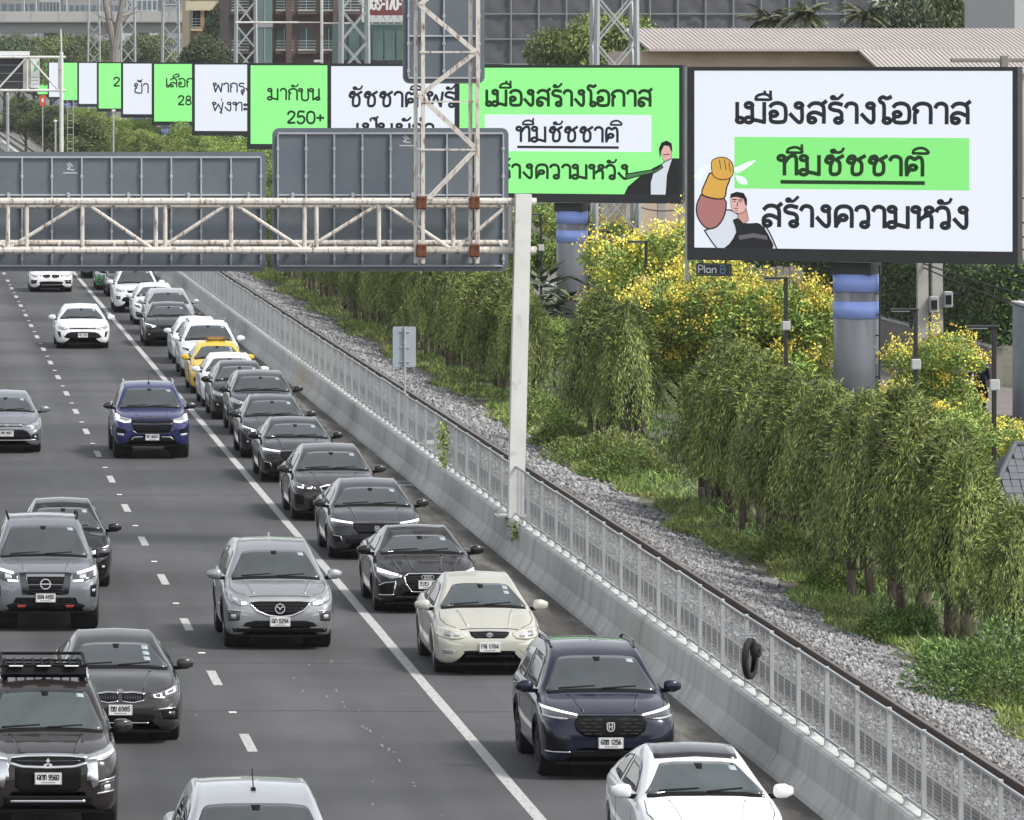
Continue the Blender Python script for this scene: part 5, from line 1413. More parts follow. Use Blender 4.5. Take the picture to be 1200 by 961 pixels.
def trunk_mesh(hgt, r0, r1, limbs, seed, spread=.8):
    rr = random.Random(seed); mb = MB(); p = Vector((0, 0, -.1)); n = 5
    prev = p; pr = r0
    for i in range(1, n+1):
        q = Vector((rr.uniform(-.06, .06), rr.uniform(-.06, .06), hgt*i/n)); r = r0+(r1-r0)*i/n
        mb.tube(prev, q, pr, 8, r); prev, pr = q, r
    for i in range(limbs):
        a = rr.uniform(0, 6.28); z = hgt*rr.uniform(.35, .9); l = rr.uniform(.5, 1.0)*spread
        b = Vector((0, 0, z)); e = b+Vector((math.cos(a)*l, math.sin(a)*l, l*rr.uniform(.4, .9)))
        m_ = (b+e)/2+Vector((0, 0, .08)); mb.tube(b, m_, r1*1.1, 6, r1*.7); mb.tube(m_, e, r1*.7, 6, r1*.25)
    return mb.me('trunk', M_bark, True)
WEEP = []
for k in range(6):
    V = weeping_crown(RNG.uniform(3.25, 3.65), RNG.uniform(.66, .86), 1000, k*1.7)
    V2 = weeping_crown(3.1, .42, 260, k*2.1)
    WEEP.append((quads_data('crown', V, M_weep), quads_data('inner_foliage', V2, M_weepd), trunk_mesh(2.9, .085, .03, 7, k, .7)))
for c_, i_, tr in WEEP:                     # a second and third stem from the same root
    bmv = [v.co.copy() for v in tr.vertices]; fcs = [tuple(p.vertices) for p in tr.polygons]; nv = len(bmv)
    vs_ = list(bmv)+[Vector((-v.x*.8+.32, v.y+.12, v.z*.96)) for v in bmv]+[Vector((v.y-.22, -v.x-.25, v.z*.93)) for v in bmv]
    fs_ = fcs+[tuple(i+nv for i in f) for f in fcs]+[tuple(i+2*nv for i in f) for f in fcs]
    tr.clear_geometry(); tr.from_pydata(vs_, [], fs_); tr.polygons.foreach_set('use_smooth', [True]*len(tr.polygons)); tr.update()
def wtree(X, d, s, k, label):
    t = empty('weeping_tree', (X, d, -.06), label, 'tree', 'clipped weeping trees along the railway')
    t.rotation_euler = (0, 0, random.uniform(0, 6.28)); t.scale = (s*random.uniform(.92, 1.1), s*random.uniform(.92, 1.1), s)
    c, i_, tr = WEEP[k % 6]
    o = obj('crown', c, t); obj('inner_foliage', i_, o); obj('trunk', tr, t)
d, n = 105.0, 0
ORD = ['first','second','third','fourth','fifth','sixth','seventh','eighth','ninth','tenth','eleventh','twelfth','thirteenth','fourteenth','fifteenth','sixteenth']
CNT = {}
while d < 330:
    x = 17.4*F/d+VX
    gap = (598 < x < 664) or (720 < x < 795)
    if not gap:
        s = random.uniform(.90, 1.16)
        if 636 < x < 748: s *= 1.0
        where = ('at the right edge' if d < 104 else 'left of the nearest pole' if d < 118 else 'below the nearest billboard' if d < 146 else 'right of the white gantry column' if d < 176 else 'left of the white gantry column')
        CNT[where] = CNT.get(where, 0)+1; c_ = CNT[where]
        wtree(17.95+random.uniform(-.25, .25), d, s, n, ('%s drooping clipped tree, counted from the right, %s' % (ORD[c_-1], where)) if c_ <= 16 else 'drooping green clipped tree in the far part of the row left of the white column')
    d += 2.15*random.uniform(.6, 1.4); n += 1
while d < 900:
    wtree(17.6+random.uniform(-.5, .5), d, random.uniform(1.05, 1.4), n, 'drooping green tree in the far row above the gantry signs'); d += 4.6*random.uniform(.8, 1.2); n += 1
# some trees stand a second row deep behind the near end
for k_, (px, d) in enumerate(((1050, 118), (905, 135), (1186, 99.5))):
    wtree((px-VX)*d/F+(.35 if d > 100 else 0), d, random.uniform(.9, 1.0) if d > 100 else .80, n, 'drooping green tree in the second row, %s from the right' % ORD[k_]); n += 1

def clump_crown(hgt, rx, rz, nl, nclump, ln, wd, z0=.9):
    cs = []
    for _ in range(nclump):
        a = RNG.uniform(0, 2*PI); q = RNG.random()**.6
        cs.append((rx*.68*q*math.cos(a), rx*.68*q*math.sin(a), z0+(hgt-z0)*RNG.uniform(.25, .86), rx*RNG.uniform(.26, .42)))
    cs = np.array(cs); idx = RNG.integers(0, nclump, nl)
    v = rv(nl); rad = cs[idx, 3]*RNG.uniform(.55, 1.05, nl)**.6
    v[:, 2] = np.abs(v[:, 2])*.9-.25*RNG.random(nl)
    c = cs[idx, :3]+v*rad[:, None]*np.array([1, 1, .8])
    d = rv(nl)+v*.8+np.array([0, 0, -.15])
    up = v+rv(nl)*.6
    return leaves(c, d, up, RNG.uniform(ln*.6, ln*1.3, nl), RNG.uniform(wd*.6, wd*1.2, nl)), cs
def blossoms(cs, n, per, size, zmin):
    out = []
    for _ in range(n):
        k = RNG.integers(0, len(cs)); v = rv(1)[0]; v[2] = abs(v[2])*.9+.15; v /= np.linalg.norm(v)
        c = cs[k, :3]+v*cs[k, 3]*RNG.uniform(.95, 1.2)
        if c[2] < zmin: continue
        p = c+RNG.normal(0, size, (per, 3))
        out.append(leaves(p, rv(per), rv(per), RNG.uniform(.05, .095, per), RNG.uniform(.02, .036, per)))
    return np.concatenate(out)
YT = []
for k in range(5):
    V, cs = clump_crown(4.2, 2.1, 1.6, 14000, 17, .13, .026, 1.0)
    fl = blossoms(cs, 190, 28, .10, 1.9); of = blossoms(cs, 10, 14, .07, 1.6)
    YT.append((quads_data('crown', V, M_yleaf), quads_data('blossom', fl, M_yflow), quads_data('faded_blossom', of, M_oflow), trunk_mesh(2.6, .1, .04, 8, 40+k, 1.5)))
def ytree(X, d, s, k, label, flowers=True):
    t = empty('flowering_tree', (X, d, -.06), label, 'tree', 'yellow flowering trees behind the railway hedge')
    t.rotation_euler = (0, 0, random.uniform(0, 6.28)); t.scale = (s, s, s*random.uniform(.9, 1.08))
    c, f_, of, tr = YT[k % 5]
    o = obj('crown', c, t)
    if flowers: obj('blossom', f_, o); obj('faded_blossom', of, o)
    obj('trunk', tr, t)
YSPOT = [ # pixel column, distance, size
 (1090,143,.8,'bright yellow flowering tree right of the nearest billboard pole',True),
 (1085,134,.62,'low yellow flowering tree in front of the lane right of the pole',True),
 (918,156,1.05,'yellow flowering tree just left of the nearest billboard pole',True),
 (880,157,1.1,'yellow flowering tree under the left half of the nearest billboard',True),
 (800,158,.95,'leafy flowering tree behind the hedge left of the pole',True),
 (775,176,1.18,'tall yellow flowering tree between the two nearest billboard poles',True),
 (760,196,1.0,'yellow flowering tree right of the second billboard pole',True),
 (828,168,1.1,'yellow flowering tree below the left end of the nearest billboard',True),
 (1195,123,.6,'yellow green flowering tree at the right edge behind the tiled roof',True),
 (1120,128,.66,'leafy green tree without blossom right of the nearest pole',False),
 (1100,119,.72,'leafy green tree without blossom beside the black lamp',False),
 (705,181,.62,'low leafy tree behind the short tree clump right of the column',False),
 (650,187,.55,'low leafy shrub tree at the foot of the second billboard pole',False),
 (748,172,.62,'low leafy shrub tree filling the gap in the railway hedge',False),
 (610,222,1.1,'tree behind the white gantry column below the green billboard',False),
 (690,225,1.0,'far flowering tree under the green billboard',True),
 (560,260,1.1,'tree behind the tall sign back, second from the gantry column',False),
]
for k, (px, d, s, lb, fl) in enumerate(YSPOT): ytree((px-VX)*d/F, d, s, k, lb, fl)
for k in range(16):
    d = 330+k*26; ytree(21.5+random.uniform(-1, 2.5), d, random.uniform(.9, 1.25), k, '%s pale green rounded tree beneath the far row of billboards from the right' % ORD[k], False)
# banana-like dark broad-leaf clump behind the column
def broad(X, d, s, label):
    n = 160; a = RNG.uniform(0, 6.28, n); z = RNG.uniform(.3, 3.2, n); q = RNG.uniform(.1, .9, n)
    c = np.stack([q*np.cos(a), q*np.sin(a), z], 1); dd = np.stack([np.cos(a), np.sin(a), RNG.uniform(-.5, .6, n)], 1)
    V = leaves(c, dd, np.tile([0, 0, 1.0], (n, 1)), RNG.uniform(.5, .9, n), RNG.uniform(.08, .14, n))
    t = empty('broadleaf_plant', (X, d, -.06), label, 'plant'); obj('crown', quads_data('crown', V, M_dtree), t); obj('trunk', trunk_mesh(2.2, .06, .03, 4, int(d), .6), t)
broad((618-VX)*190/F, 190, 1, 'dark broad-leaved plant right of the white gantry column')
broad((630-VX)*198/F, 198, 1, 'second dark broad-leaved plant left of the second billboard pole')

# ground cover, vines, bushes
def cover(n, fx, y0, y1, hmax, m, name, ln=.11, wd=.02, seed=0, dens=None):
    y = RNG.uniform(y0, y1, n); x = fx(n, y)
    patchy = .5+.5*np.sin(y*.55+x*1.3)+.4*np.sin(y*.21+seed)
    h = np.clip(patchy, .12, 1.2)*hmax
    z = -.05+h*RNG.random(n)**.7
    c = np.stack([x, y, z], 1); d = rv(n)*.8+np.array([-.1, -.1, .8])
    V = leaves(c, d, rv(n), RNG.uniform(ln*.6, ln*1.5, n), RNG.uniform(wd*.6, wd*1.3, n))
    return obj(name, quads_data(name, V, m), kind='stuff', label='low green weeds and creepers along the edge of the ballast', cat='undergrowth')
def edge_x(n, y): return 16.55+.35*np.sin(y*.33)+.2*np.sin(y*1.1)+np.abs(RNG.normal(0, .75, n))
cover(30000, edge_x, 84, 150, .22, M_grass, 'undergrowth', .14, .010)
cover(24000, edge_x, 150, 330, .28, M_grass, 'undergrowth', .18, .015)
cover(34000, lambda n, y: RNG.uniform(17.2, 24, n), 95, 230, .4, M_bush, 'grass', .2, .016)
def bush(X, d, r, h, n, m, label, ln=.08, wd=.016):
    v = rv(n); v[:, 2] = np.abs(v[:, 2]); lob = 1+.2*np.sin(v[:, 0]*5+d)+.2*np.sin(v[:, 1]*6)
    c = v*np.array([r, r, h])*(RNG.uniform(.6, 1.02, n)**.5*lob)[:, None]
    V = leaves(c, v+rv(n)*.9, rv(n), RNG.uniform(ln*.6, ln*1.4, n), RNG.uniform(wd*.6, wd*1.3, n))
    b = empty('bush', (X, d, -.06), label, 'bush', 'bushes along the ballast'); obj('foliage', quads_data('foliage', V, m), b)
    mb = MB()
    for i in range(6):
        a = i*1.05; mb.tube((0, 0, 0), (r*.5*math.cos(a), r*.5*math.sin(a), h*.7), .012, 5, .005)
    mb.build('stems', M_bark, b)
for (px, py, r, h, lb) in ((1165,822,1.15,1.0,'rounded dense bush on the ballast edge at the right border'),(1130,795,.7,.55,'low bush left of the rounded dense bush'),(1060,745,.6,.5,'low bush at the foot of the near trees'),
        (700,545,1.1,.75,'vine covered mound right of the gantry column'),(740,560,1.1,.8,'creeper covered stump in the gap of the hedge'),(640,500,1.0,.9,'leafy mound just right of the white column foot'),(660,520,.8,.6,'small leafy mound between column and hedge'),(930,655,.8,.6,'weedy mound below the hedge trunks'),(985,690,.7,.5,'weedy mound near the right hedge trunks')):
    d = F*H/(py-VY); bush((px-VX)*d/F, d, r, h, int(6500*r), M_bush if 'bush' in lb else M_grass, lb)
# creeper hanging on the fence and weeds in the barrier joints
def hanging(X, d, z0, z1, wd, n, label):
    c = np.stack([RNG.normal(0, .06, n), RNG.normal(0, wd, n), RNG.uniform(0, z1-z0, n)], 1)
    V = leaves(c, rv(n)+np.array([-.4, 0, -.3]), rv(n), RNG.uniform(.05, .1, n), RNG.uniform(.015, .03, n))
    o = obj('climbing_plant', quads_data('climbing_plant', V, M_grass), None, (X, d, z0), label, 'plant')
hanging(12.25, 138.5, .75, 1.7, .35, 420, 'green creeper climbing the mesh fence left of the gantry column')
hanging(12.12, 121.2, .45, .8, .12, 120, 'small weed growing from the barrier top right of the column')

# ================================================================ THINGS BEHIND THE HEDGE, RIGHT
M_lblk = mat('lamp_black', (.014,.014,.015), .5)
def lamp(px, py, d, label):
    X = (px-VX)*d/F; zt = H-(py-VY)*d/F
    t = empty('street_lamp', (X, d, -.06), label, 'lamp', 'black solar lamps along the path')
    z = zt+.06
    mb = MB(); mb.bevbox(-.042, .042, -.042, .042, 0, z, .012); mb.build('pole', M_lblk, t)
    mb = MB(); mb.bevbox(-.52, .06, -.07, .07, z, z+.045, .012); mb.build('lamp_arm', M_lblk, t)
    mb = MB(); mb.bevbox(-.5, -.12, -.06, .06, z-.025, z-.002, .008); mb.build('lamp_panel', mat('lamp_lens', (.3,.31,.32), .3), t)
    mb = MB(); mb.bevbox(-.1, .1, -.09, -.058, z-1.2, z-.98, .02); mb.build('control_box', mat('box_grey', (.4,.41,.41), .6), t)
    mb = MB(); mb.box(-.13, .13, -.13, .13, 0, .03); mb.build('base_plate', M_lblk, t)
lamp(1165, 384, 119, 'tall black lamp right of the concrete utility pole')
lamp(1073, 364, 127, 'black lamp in front of the yellow tree right of the billboard pole')
lamp(921, 327, 146, 'black lamp under the middle of the nearest billboard')
lamp(757, 284, 175, 'black lamp between the two billboard poles, right one of two')
lamp(713, 272, 186, 'black lamp just right of the second billboard pole')
lamp(634, 252, 208, 'black lamp behind the white gantry column')
# lane, kerb, walls
M_lane = mat('lane_surface', (.15,.135,.125), .9, var=.2, vscale=.8, bump=.2, bscale=12)
sheet('lane', 28.6, 33.5, 60, 420, -.04, M_lane, kind='structure')
sheet('pavement', 25.2, 28.5, 60, 420, -.03, mat('pavement', (.17,.165,.155), .9, var=.2, vscale=1.2), kind='structure')
kb = empty('kerb', (28.55, 60, -.06), 'low concrete kerb along the lane behind the trees', 'kerb')
mb = MB(); mb.bevbox(-.08, .08, 0, 300, 0, .13, .02); mb.build('kerb_run', M_conc, kb)
path = sheet('footpath', 20.4, 21.8, 60, 420, -.045, mat('footpath', (.2,.195,.185), .9, var=.2, vscale=1.5), kind='structure')
# grey boundary wall at the right edge
wl = empty('boundary_wall', (32.5, 124, -.06), 'grey rendered wall with pilasters at the right edge behind the lane', 'wall')
M_gwall = mat('grey_wall', (.25,.28,.32), .8, var=.1, vscale=.6, col2=(.19,.21,.24), c2scale=.5)
mb = MB(); mb.box(-1.6, -1.4, 25, 48, 0, 3.1); mb.build('wall_panel', M_gwall, wl)
mb = MB(); mb.box(-1.65, -1.35, 25, 48, 3.102, 3.2); mb.build('coping', M_conc, wl)
for y in (25, 31, 37, 43): 
    mb = MB(); mb.box(-1.72, -1.3, y, y+.4, 0, 3.1); mb.build('pilaster', M_gwall, wl)
# clipped hedge on a retaining wall across the bend of the lane
hw = empty('retaining_wall', (33.0, 205, -.06), 'brown grey retaining wall under the clipped hedge', 'wall')
mb = MB(); mb.box(0, .3, -18, 40, 0, 1.2); mb.build('wall_face', mat('brown_wall', (.20,.185,.175), .85, var=.15, vscale=.8), hw)
mb = MB(); mb.box(-.04, .34, -18, 40, 1.203, 1.28); mb.build('coping', M_conc, hw)
def hedge(x0, x1, y0, y1, z0, z1, n, label):
    u = RNG.random((n, 3)); face = RNG.random(n)
    c = np.array([x0, y0, z0])+u*np.array([x1-x0, y1-y0, z1-z0])
    c[:, 0] = np.where(face < .45, x0+RNG.normal(0, .05, n), c[:, 0]); c[:, 1] = np.where((face >= .45) & (face < .65), y0+RNG.normal(0, .05, n), c[:, 1]); c[:, 2] = np.where(face >= .65, z1+RNG.normal(0, .05, n), c[:, 2])
    V = leaves(c, rv(n), rv(n), RNG.uniform(.1, .2, n), RNG.uniform(.03, .06, n)); h = empty('clipped_hedge', (0, 0, 0), label, 'hedge')
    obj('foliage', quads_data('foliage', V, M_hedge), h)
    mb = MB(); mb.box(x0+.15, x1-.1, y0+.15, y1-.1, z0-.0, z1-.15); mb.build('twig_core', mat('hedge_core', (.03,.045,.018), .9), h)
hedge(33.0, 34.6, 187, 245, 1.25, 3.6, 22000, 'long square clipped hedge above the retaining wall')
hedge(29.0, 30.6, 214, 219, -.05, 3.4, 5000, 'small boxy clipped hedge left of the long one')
# pavilion with balustrade lantern above the hedge
lt = empty('garden_lantern', (34.2, 196, 3.5), 'cream stone lantern standing above the clipped hedge', 'lantern')
M_cream = mat('cream_stone', (.52,.46,.33), .8, var=.15, vscale=4)
mb = MB(); mb.bevbox(-.5, .5, -.4, .4, 0, .16, .03); mb.build('plinth', M_cream, lt)
for i in range(5):
    mb = MB(); mb.bevbox(-.42+i*.19, -.34+i*.19, -.3, -.22, .16, .75, .02); mb.build('baluster', M_cream, lt)
mb = MB(); mb.bevbox(-.5, .5, -.4, .4, .75, .9, .03); mb.build('top_slab', M_cream, lt)
mb = MB(); mb.lathe([(.34,.9),(.3,1.05),(.16,1.25),(.05,1.4),(0,1.45)], 'z', (0,0,0), 12); mb.build('dome', M_cream, lt)
for i, (px, py, d, r) in enumerate(((1044, 334, 215, .42), (1140, 334, 215, .42))):
    p = P(px, py, d); q = empty('globe_topiary', (p.x, d, -.06), 'pale round globe lamp on a post beyond the hedge, %s one' % ('left' if i == 0 else 'right'), 'lamp')
    mb = MB(); mb.tube((0, 0, 0), (0, 0, p.z-.3), .05, 8); mb.build('post', M_galv, q)
    mb = MB(); mb.lathe([(.001,-r),(r*.7,-r*.7),(r,0),(r*.7,r*.7),(.001,r)], 'z', (0, 0, p.z+.06), 16); mb.build('globe', mat('globe_white', (.5,.52,.48), .4), q, smooth=True)
# pale house front and green awning under the nearest billboard, far side of the lane
hs_ = empty('low_house', (36, 262, -.06), 'pale low house with a green awning seen below the nearest billboard', 'house')
mb = MB(); mb.box(-3, 16, 0, 8, 0, 3.4); mb.build('wall', mat('house_cream', (.42,.40,.35), .85, var=.12, vscale=.6), hs_)
mb = MB(); mb.box(2, 13, -.9, -.75, 2.3, 3.6); mb.build('awning', mat('awning_green', (.12,.27,.16), .8, var=.15, vscale=1), hs_)
for i in range(6):
    wn = MB(); wn.box(-2.4+i*3, -1.0+i*3, -.04, .0, .9, 2.1); wo = wn.build('window', M_sglass, hs_)
    wn = MB(); wn.box(-2.5+i*3, -.9+i*3, -.06, -.041, .8, .9); wn.build('sill', M_conc, wo)
mb = MB(); mb.prism([(-3.6,3.4),(16.6,3.4),(15,4.6),(-2,4.6)], lambda a, b: (a, -.6, b), lambda a, b: (a, 8.5, b)); mb.build('roof', mat('house_roof', (.2,.17,.15), .8, var=.2, vscale=2), hs_)
# utility poles and sagging cables
UX = 27.3
poles = []
for i, (px, d, lab) in enumerate(((1081, 165.0, 'square concrete utility pole right of the nearest billboard pole'), (1098, 168.5, 'second concrete utility pole close behind the first'), (737, 232, 'concrete utility pole seen under the green billboard'), (800, 214, 'concrete utility pole left of the nearest billboard'), (775, 224, 'slim concrete pole between the billboard poles'))):
    X = (px-VX)*d/F; u = empty('utility_pole', (X, d, -.06), lab, 'utility pole', 'concrete utility poles along the lane')
    mb = MB(); hh = 9.2
    mb.add([(-.16,-.14,0),(.16,-.14,0),(.16,.14,0),(-.16,.14,0),(-.11,-.1,hh),(.11,-.1,hh),(.11,.1,hh),(-.11,.1,hh)], [(0,3,2,1),(4,5,6,7),(0,1,5,4),(1,2,6,5),(2,3,7,6),(3,0,4,7)])
    mb.build('shaft', M_conc2, u)
    mb = MB(); mb.box(-.8, .8, -.2, -.14, 7.6, 7.72); mb.build('crossarm', M_conc2, u)
    for s in (-.7, 0, .7):
        mb = MB(); mb.lathe([(.02,7.722),(.06,7.74),(.04,7.8),(.06,7.84),(.02,7.9)], 'z', (s, -.17, 0), 10); mb.build('insulator', mat('porcelain', (.3,.2,.14), .3), u)
    if i < 2:
        mb = MB(); mb.bevbox(.14, .38, -.32, -.12, 3.15, 3.6, .03); mb.build('meter_box', mat('meter_grey', (.27,.28,.28), .5), u)
        mb = MB(); mb.bevbox(.18, .34, -.34, -.322, 3.25, 3.5, .006); mb.build('meter_glass', M_sglass, u)
    poles.append((X, d))
M_cab = mat('cable', (.016,.016,.017), .7)
def cable(p0, p1, sag, r, label):
    pts = [Vector(p0).lerp(Vector(p1), t)-Vector((0, 0, sag*4*t*(1-t))) for t in np.linspace(0, 1, 15)]
    mb = MB(); mb.path([p-pts[0] for p in pts], r, 5); mb.build('cable', M_cab, None, loc=pts[0], label=label, cat='cable', group='cables strung between the utility poles')
LOW = ['lowest','second lowest','third lowest','middle','third highest','second highest','highest']
(p1x, p1d), (p2x, p2d), (p3x, p3d) = poles[0], poles[3], poles[2]
for i, z in enumerate((4.4, 4.75, 5.1, 5.5, 5.9, 6.3, 6.8)):
    cable((p1x, p1d, z), (p2x, p2d, z+.3), .45+.12*(i % 3), .022, '%s sagging cable between the poles behind the billboards' % LOW[i])
    cable((p2x, p2d, z+.3), (p3x, p3d, z+.1), .2, .022, '%s dark cable under the green billboard' % LOW[i])
    cable((p1x, p1d, z), (31.5, 118, z-.6+.1*(i % 2)), .5+.1*(i % 3), .022, '%s dark cable running off to the right edge from the utility pole' % LOW[i])
cable((p1x, p1d, 4.3), (31.0, 132, 3.2), .5, .02, 'lower drooping cable at the right edge from the utility pole')
# wooden lodge wall behind the yellow trees, dark shed right
sd_ = empty('timber_fence', (24.6, 176, -.06), 'grey weathered plank fence behind the yellow trees under the billboard', 'fence')
M_plank = mat('weathered_plank', (.20,.19,.17), .9, var=.3, vscale=3, bump=.3, bscale=20, stretch=(4,4,.5))
for i in range(9):
    mb = MB(); hh = 4.0+random.uniform(-.08, .08); mb.bevbox(i*.19-.6, i*.19-.6+.175, random.uniform(-.015, .015), .03+random.uniform(0, .01), 0, hh, .006); mb.build('plank', M_plank, sd_)
sh_ = empty('dark_shed', (22.9, 196, -.06), 'dark corrugated shed end between the two nearest billboard poles', 'shed')
mb = MB()
for i in range(16): mb.box(i*.2, i*.2+.12, -.03, .02, 0, 4.1)
mb.build('corrugated_wall', M_dark, sh_); mb = MB(); mb.box(0, 3.3, .021, 4, 0, 4.0); mb.build('shed_body', M_dark, sh_)
mb = MB(); mb.box(-.2, 3.5, -.3, 4.2, 4.12, 4.2); mb.build('roof', M_dark, sh_)
# parked white car and rider on a motorbike in the lane
wc, _ = car(spec('hatch','white','gen', W=1.7), 0, 0, 'white car parked in the lane behind the leafy trees, only its cabin showing', None, 1)
wc.location = ((1128-VX)*172/F-.2, 172, -.04)
def skin_body(name, verts, edges, radii, m, parent, root_i=0):
    me = bpy.data.meshes.new(name); me.from_pydata(verts, edges, []); me.materials.append(m)
    o = obj(name, me, parent)
    sk = o.modifiers.new('skin', 'SKIN'); sk.use_smooth_shade = True
    lay = me.skin_vertices[0].data if len(me.skin_vertices) else None
    if lay is None:
        bm_ = None
    for i, r in enumerate(radii): lay[i].radius = (r, r) if not isinstance(r, tuple) else r
    lay[root_i].use_root = True
    ss = o.modifiers.new('sub', 'SUBSURF'); ss.levels = 1; ss.render_levels = 1
    dg = bpy.context.evaluated_depsgraph_get(); me2 = bpy.data.meshes.new_from_object(o.evaluated_get(dg))
    o.modifiers.clear(); o.data = me2; me2.materials.clear(); me2.materials.append(m)
    me2.polygons.foreach_set('use_smooth', [True]*len(me2.polygons))
    return o
RX, RD = (1147-VX)*171/F, 171
mo = empty('motorbike', (RX, RD, -.04), 'small dark motorbike carrying the rider in the lane', 'motorbike')
for y in (-.62, .62):
    mb = MB(); mb.lathe([(.2,-.04),(.27,-.05),(.3,0),(.27,.05),(.2,.04)], 'x', (0, y, .3), 24); wo = mb.build('wheel', M_tyre, mo, smooth=True)
    mb = MB(); mb.lathe([(.2,-.03),(.2,.03)], 'x', (0, y, .3), 24)
    for i in range(6): mb.tube((0, y, .3), (0, y+.2*math.cos(i*1.05), .3+.2*math.sin(i*1.05)), .012, 5)
    mb.build('rim', M_rim, wo)
mb = MB(); mb.bevbox(-.14, .14, -.75, .1, .55, .78, .05); mb.bevbox(-.11, .11, .1, .5, .35, .6, .04); mb.build('bodywork', paint('bike', (.02,.02,.025)), mo)
mb = MB(); mb.bevbox(-.13, .13, -.7, .15, .782, .85, .03); mb.build('seat', M_trim, mo)
mb = MB(); mb.path([(-.32, .38, 1.05), (0, .5, 1.0), (.32, .38, 1.05)], .015, 6); mb.tube((0, .5, 1.0), (0, .62, .35), .03, 8); mb.build('handlebar', M_dark, mo)
mb = MB(); mb.bevbox(-.06, .06, -.78, -.752, .6, .7, .01); mb.build('tail_light', mat('tail_red', (.4,.02,.02), .3), mo)
pr = empty('person', (RX, RD-.15, -.04), 'person in a dark navy jacket and grey helmet riding the motorbike away', 'person')
vs = [(0,0,.86),(0,.03,1.08),(0,.08,1.3),(0,.1,1.42),(0,.12,1.52),
      (-.18,.08,1.36),(-.27,.18,1.12),(-.3,.42,1.06),(-.31,.52,1.07),
      (.18,.08,1.36),(.27,.18,1.12),(.3,.42,1.06),(.31,.52,1.07),
      (-.1,.06,.85),(-.2,.42,.8),(-.19,.4,.42),(-.19,.5,.36),
      (.1,.06,.85),(.2,.42,.8),(.19,.4,.42),(.19,.5,.36),
      (-.33,.56,1.06),(-.31,.57,1.06),(-.29,.57,1.06),(-.27,.56,1.05),(-.27,.5,1.03),
      (.33,.56,1.06),(.31,.57,1.06),(.29,.57,1.06),(.27,.56,1.05),(.27,.5,1.03)]
es = [(0,1),(1,2),(2,3),(3,4),(2,5),(5,6),(6,7),(7,8),(2,9),(9,10),(10,11),(11,12),(0,13),(13,14),(14,15),(15,16),(0,17),(17,18),(18,19),(19,20),
      (8,21),(8,22),(8,23),(8,24),(8,25),(12,26),(12,27),(12,28),(12,29),(12,30)]
rd = [.15,.15,.17,.08,.06,.075,.05,.035,.035,.075,.05,.035,.035,.1,.075,.05,.05,.1,.075,.05,.05]+[.01]*10
skin_body('body', vs, es, rd, mat('navy_cloth', (.012,.016,.035), .8, var=.2, vscale=8), pr)
mb = MB(); mb.lathe([(.001,-.13),(.08,-.12),(.12,-.04),(.135,.03),(.11,.1),(.06,.14),(.001,.15)], 'z', (0, .15, 1.64), 18); hm = mb.build('helmet', mat('helmet_grey', (.16,.15,.13), .25, coat=.5), pr, smooth=True)
mb = MB(); mb.lathe([(.128,-.05),(.139,.0),(.128,.05)], 'z', (0, .152, 1.64), 10, .3, PI-.3); mb.build('visor', M_gloss, hm)
mb = MB(); mb.bevbox(-.1, .1, -.11, -.1, 1.3, 1.36, .002); mb.build('back_print', mat('back_print', (.12,.14,.18), .7), pr)

# small shelter roof at the right edge: rows of flat grey tiles
kt = empty('shelter', (19.72, 114.5, -.06), 'small shelter with a grey tiled roof at the right edge', 'shelter')
M_tile = mat('grey_roof_tile', (.115,.12,.135), .7, var=.2, vscale=5, bump=.2, bscale=30)
M_tile2 = mat('grey_roof_tile_dark', (.085,.09,.10), .7, var=.2, vscale=5)
RW, RS, zr_, ze_ = 3.4, 1.75, 2.75, 1.62
tm = MB(); tm.bevbox(0, .155, -.02, .21, 0, .022, .005); tme_ = tm.me('roof_tile', M_tile)
slope = math.atan2(zr_-ze_, RS); nrow = 10; ncol = int(RW/.165)
sag_ = math.hypot(RS, zr_-ze_)
for j in range(nrow):
    for i in range(ncol):
        t = j/nrow
        xoff = max(0, (t)*.9)
        X = i*.165
        if X < xoff*1.0: continue
        o = obj('roof_tile', tme_, kt, (X+random.uniform(-.006, .006), -RS*(1-t), ze_+(zr_-ze_)*t+random.uniform(0, .006)))
        o.rotation_euler = (slope-.06, random.uniform(-.02, .02), 0)
mb = MB(); mb.add([(0,-RS,ze_-.03),(RW,-RS,ze_-.03),(RW,0,zr_-.03),(.9,0,zr_-.03)], [(0,1,2,3)]); mb.add([(0,-RS,ze_-.03),(.9,0,zr_-.03),(.9,.2,zr_-.03),(0,RS,ze_-.03)], [(0,1,2,3)]); mb.build('roof_deck', M_tile2, kt)
mb = MB(); mb.tube((0, -RS, ze_+.03), (.9, 0, zr_+.04), .05, 8); mb.tube((.9, 0, zr_+.04), (RW, 0, zr_+.04), .05, 8); mb.build('ridge', M_tile2, kt)
for X in (.25, RW-.3):
    mb = MB(); mb.box(X-.06, X+.06, -RS+.2, -RS+.32, 0, ze_-.04); mb.build('post', M_dark, kt)
mb = MB(); mb.box(.1, RW, -RS+.1, -RS+.15, ze_-.25, ze_-.05); mb.build('fascia', M_dark, kt)

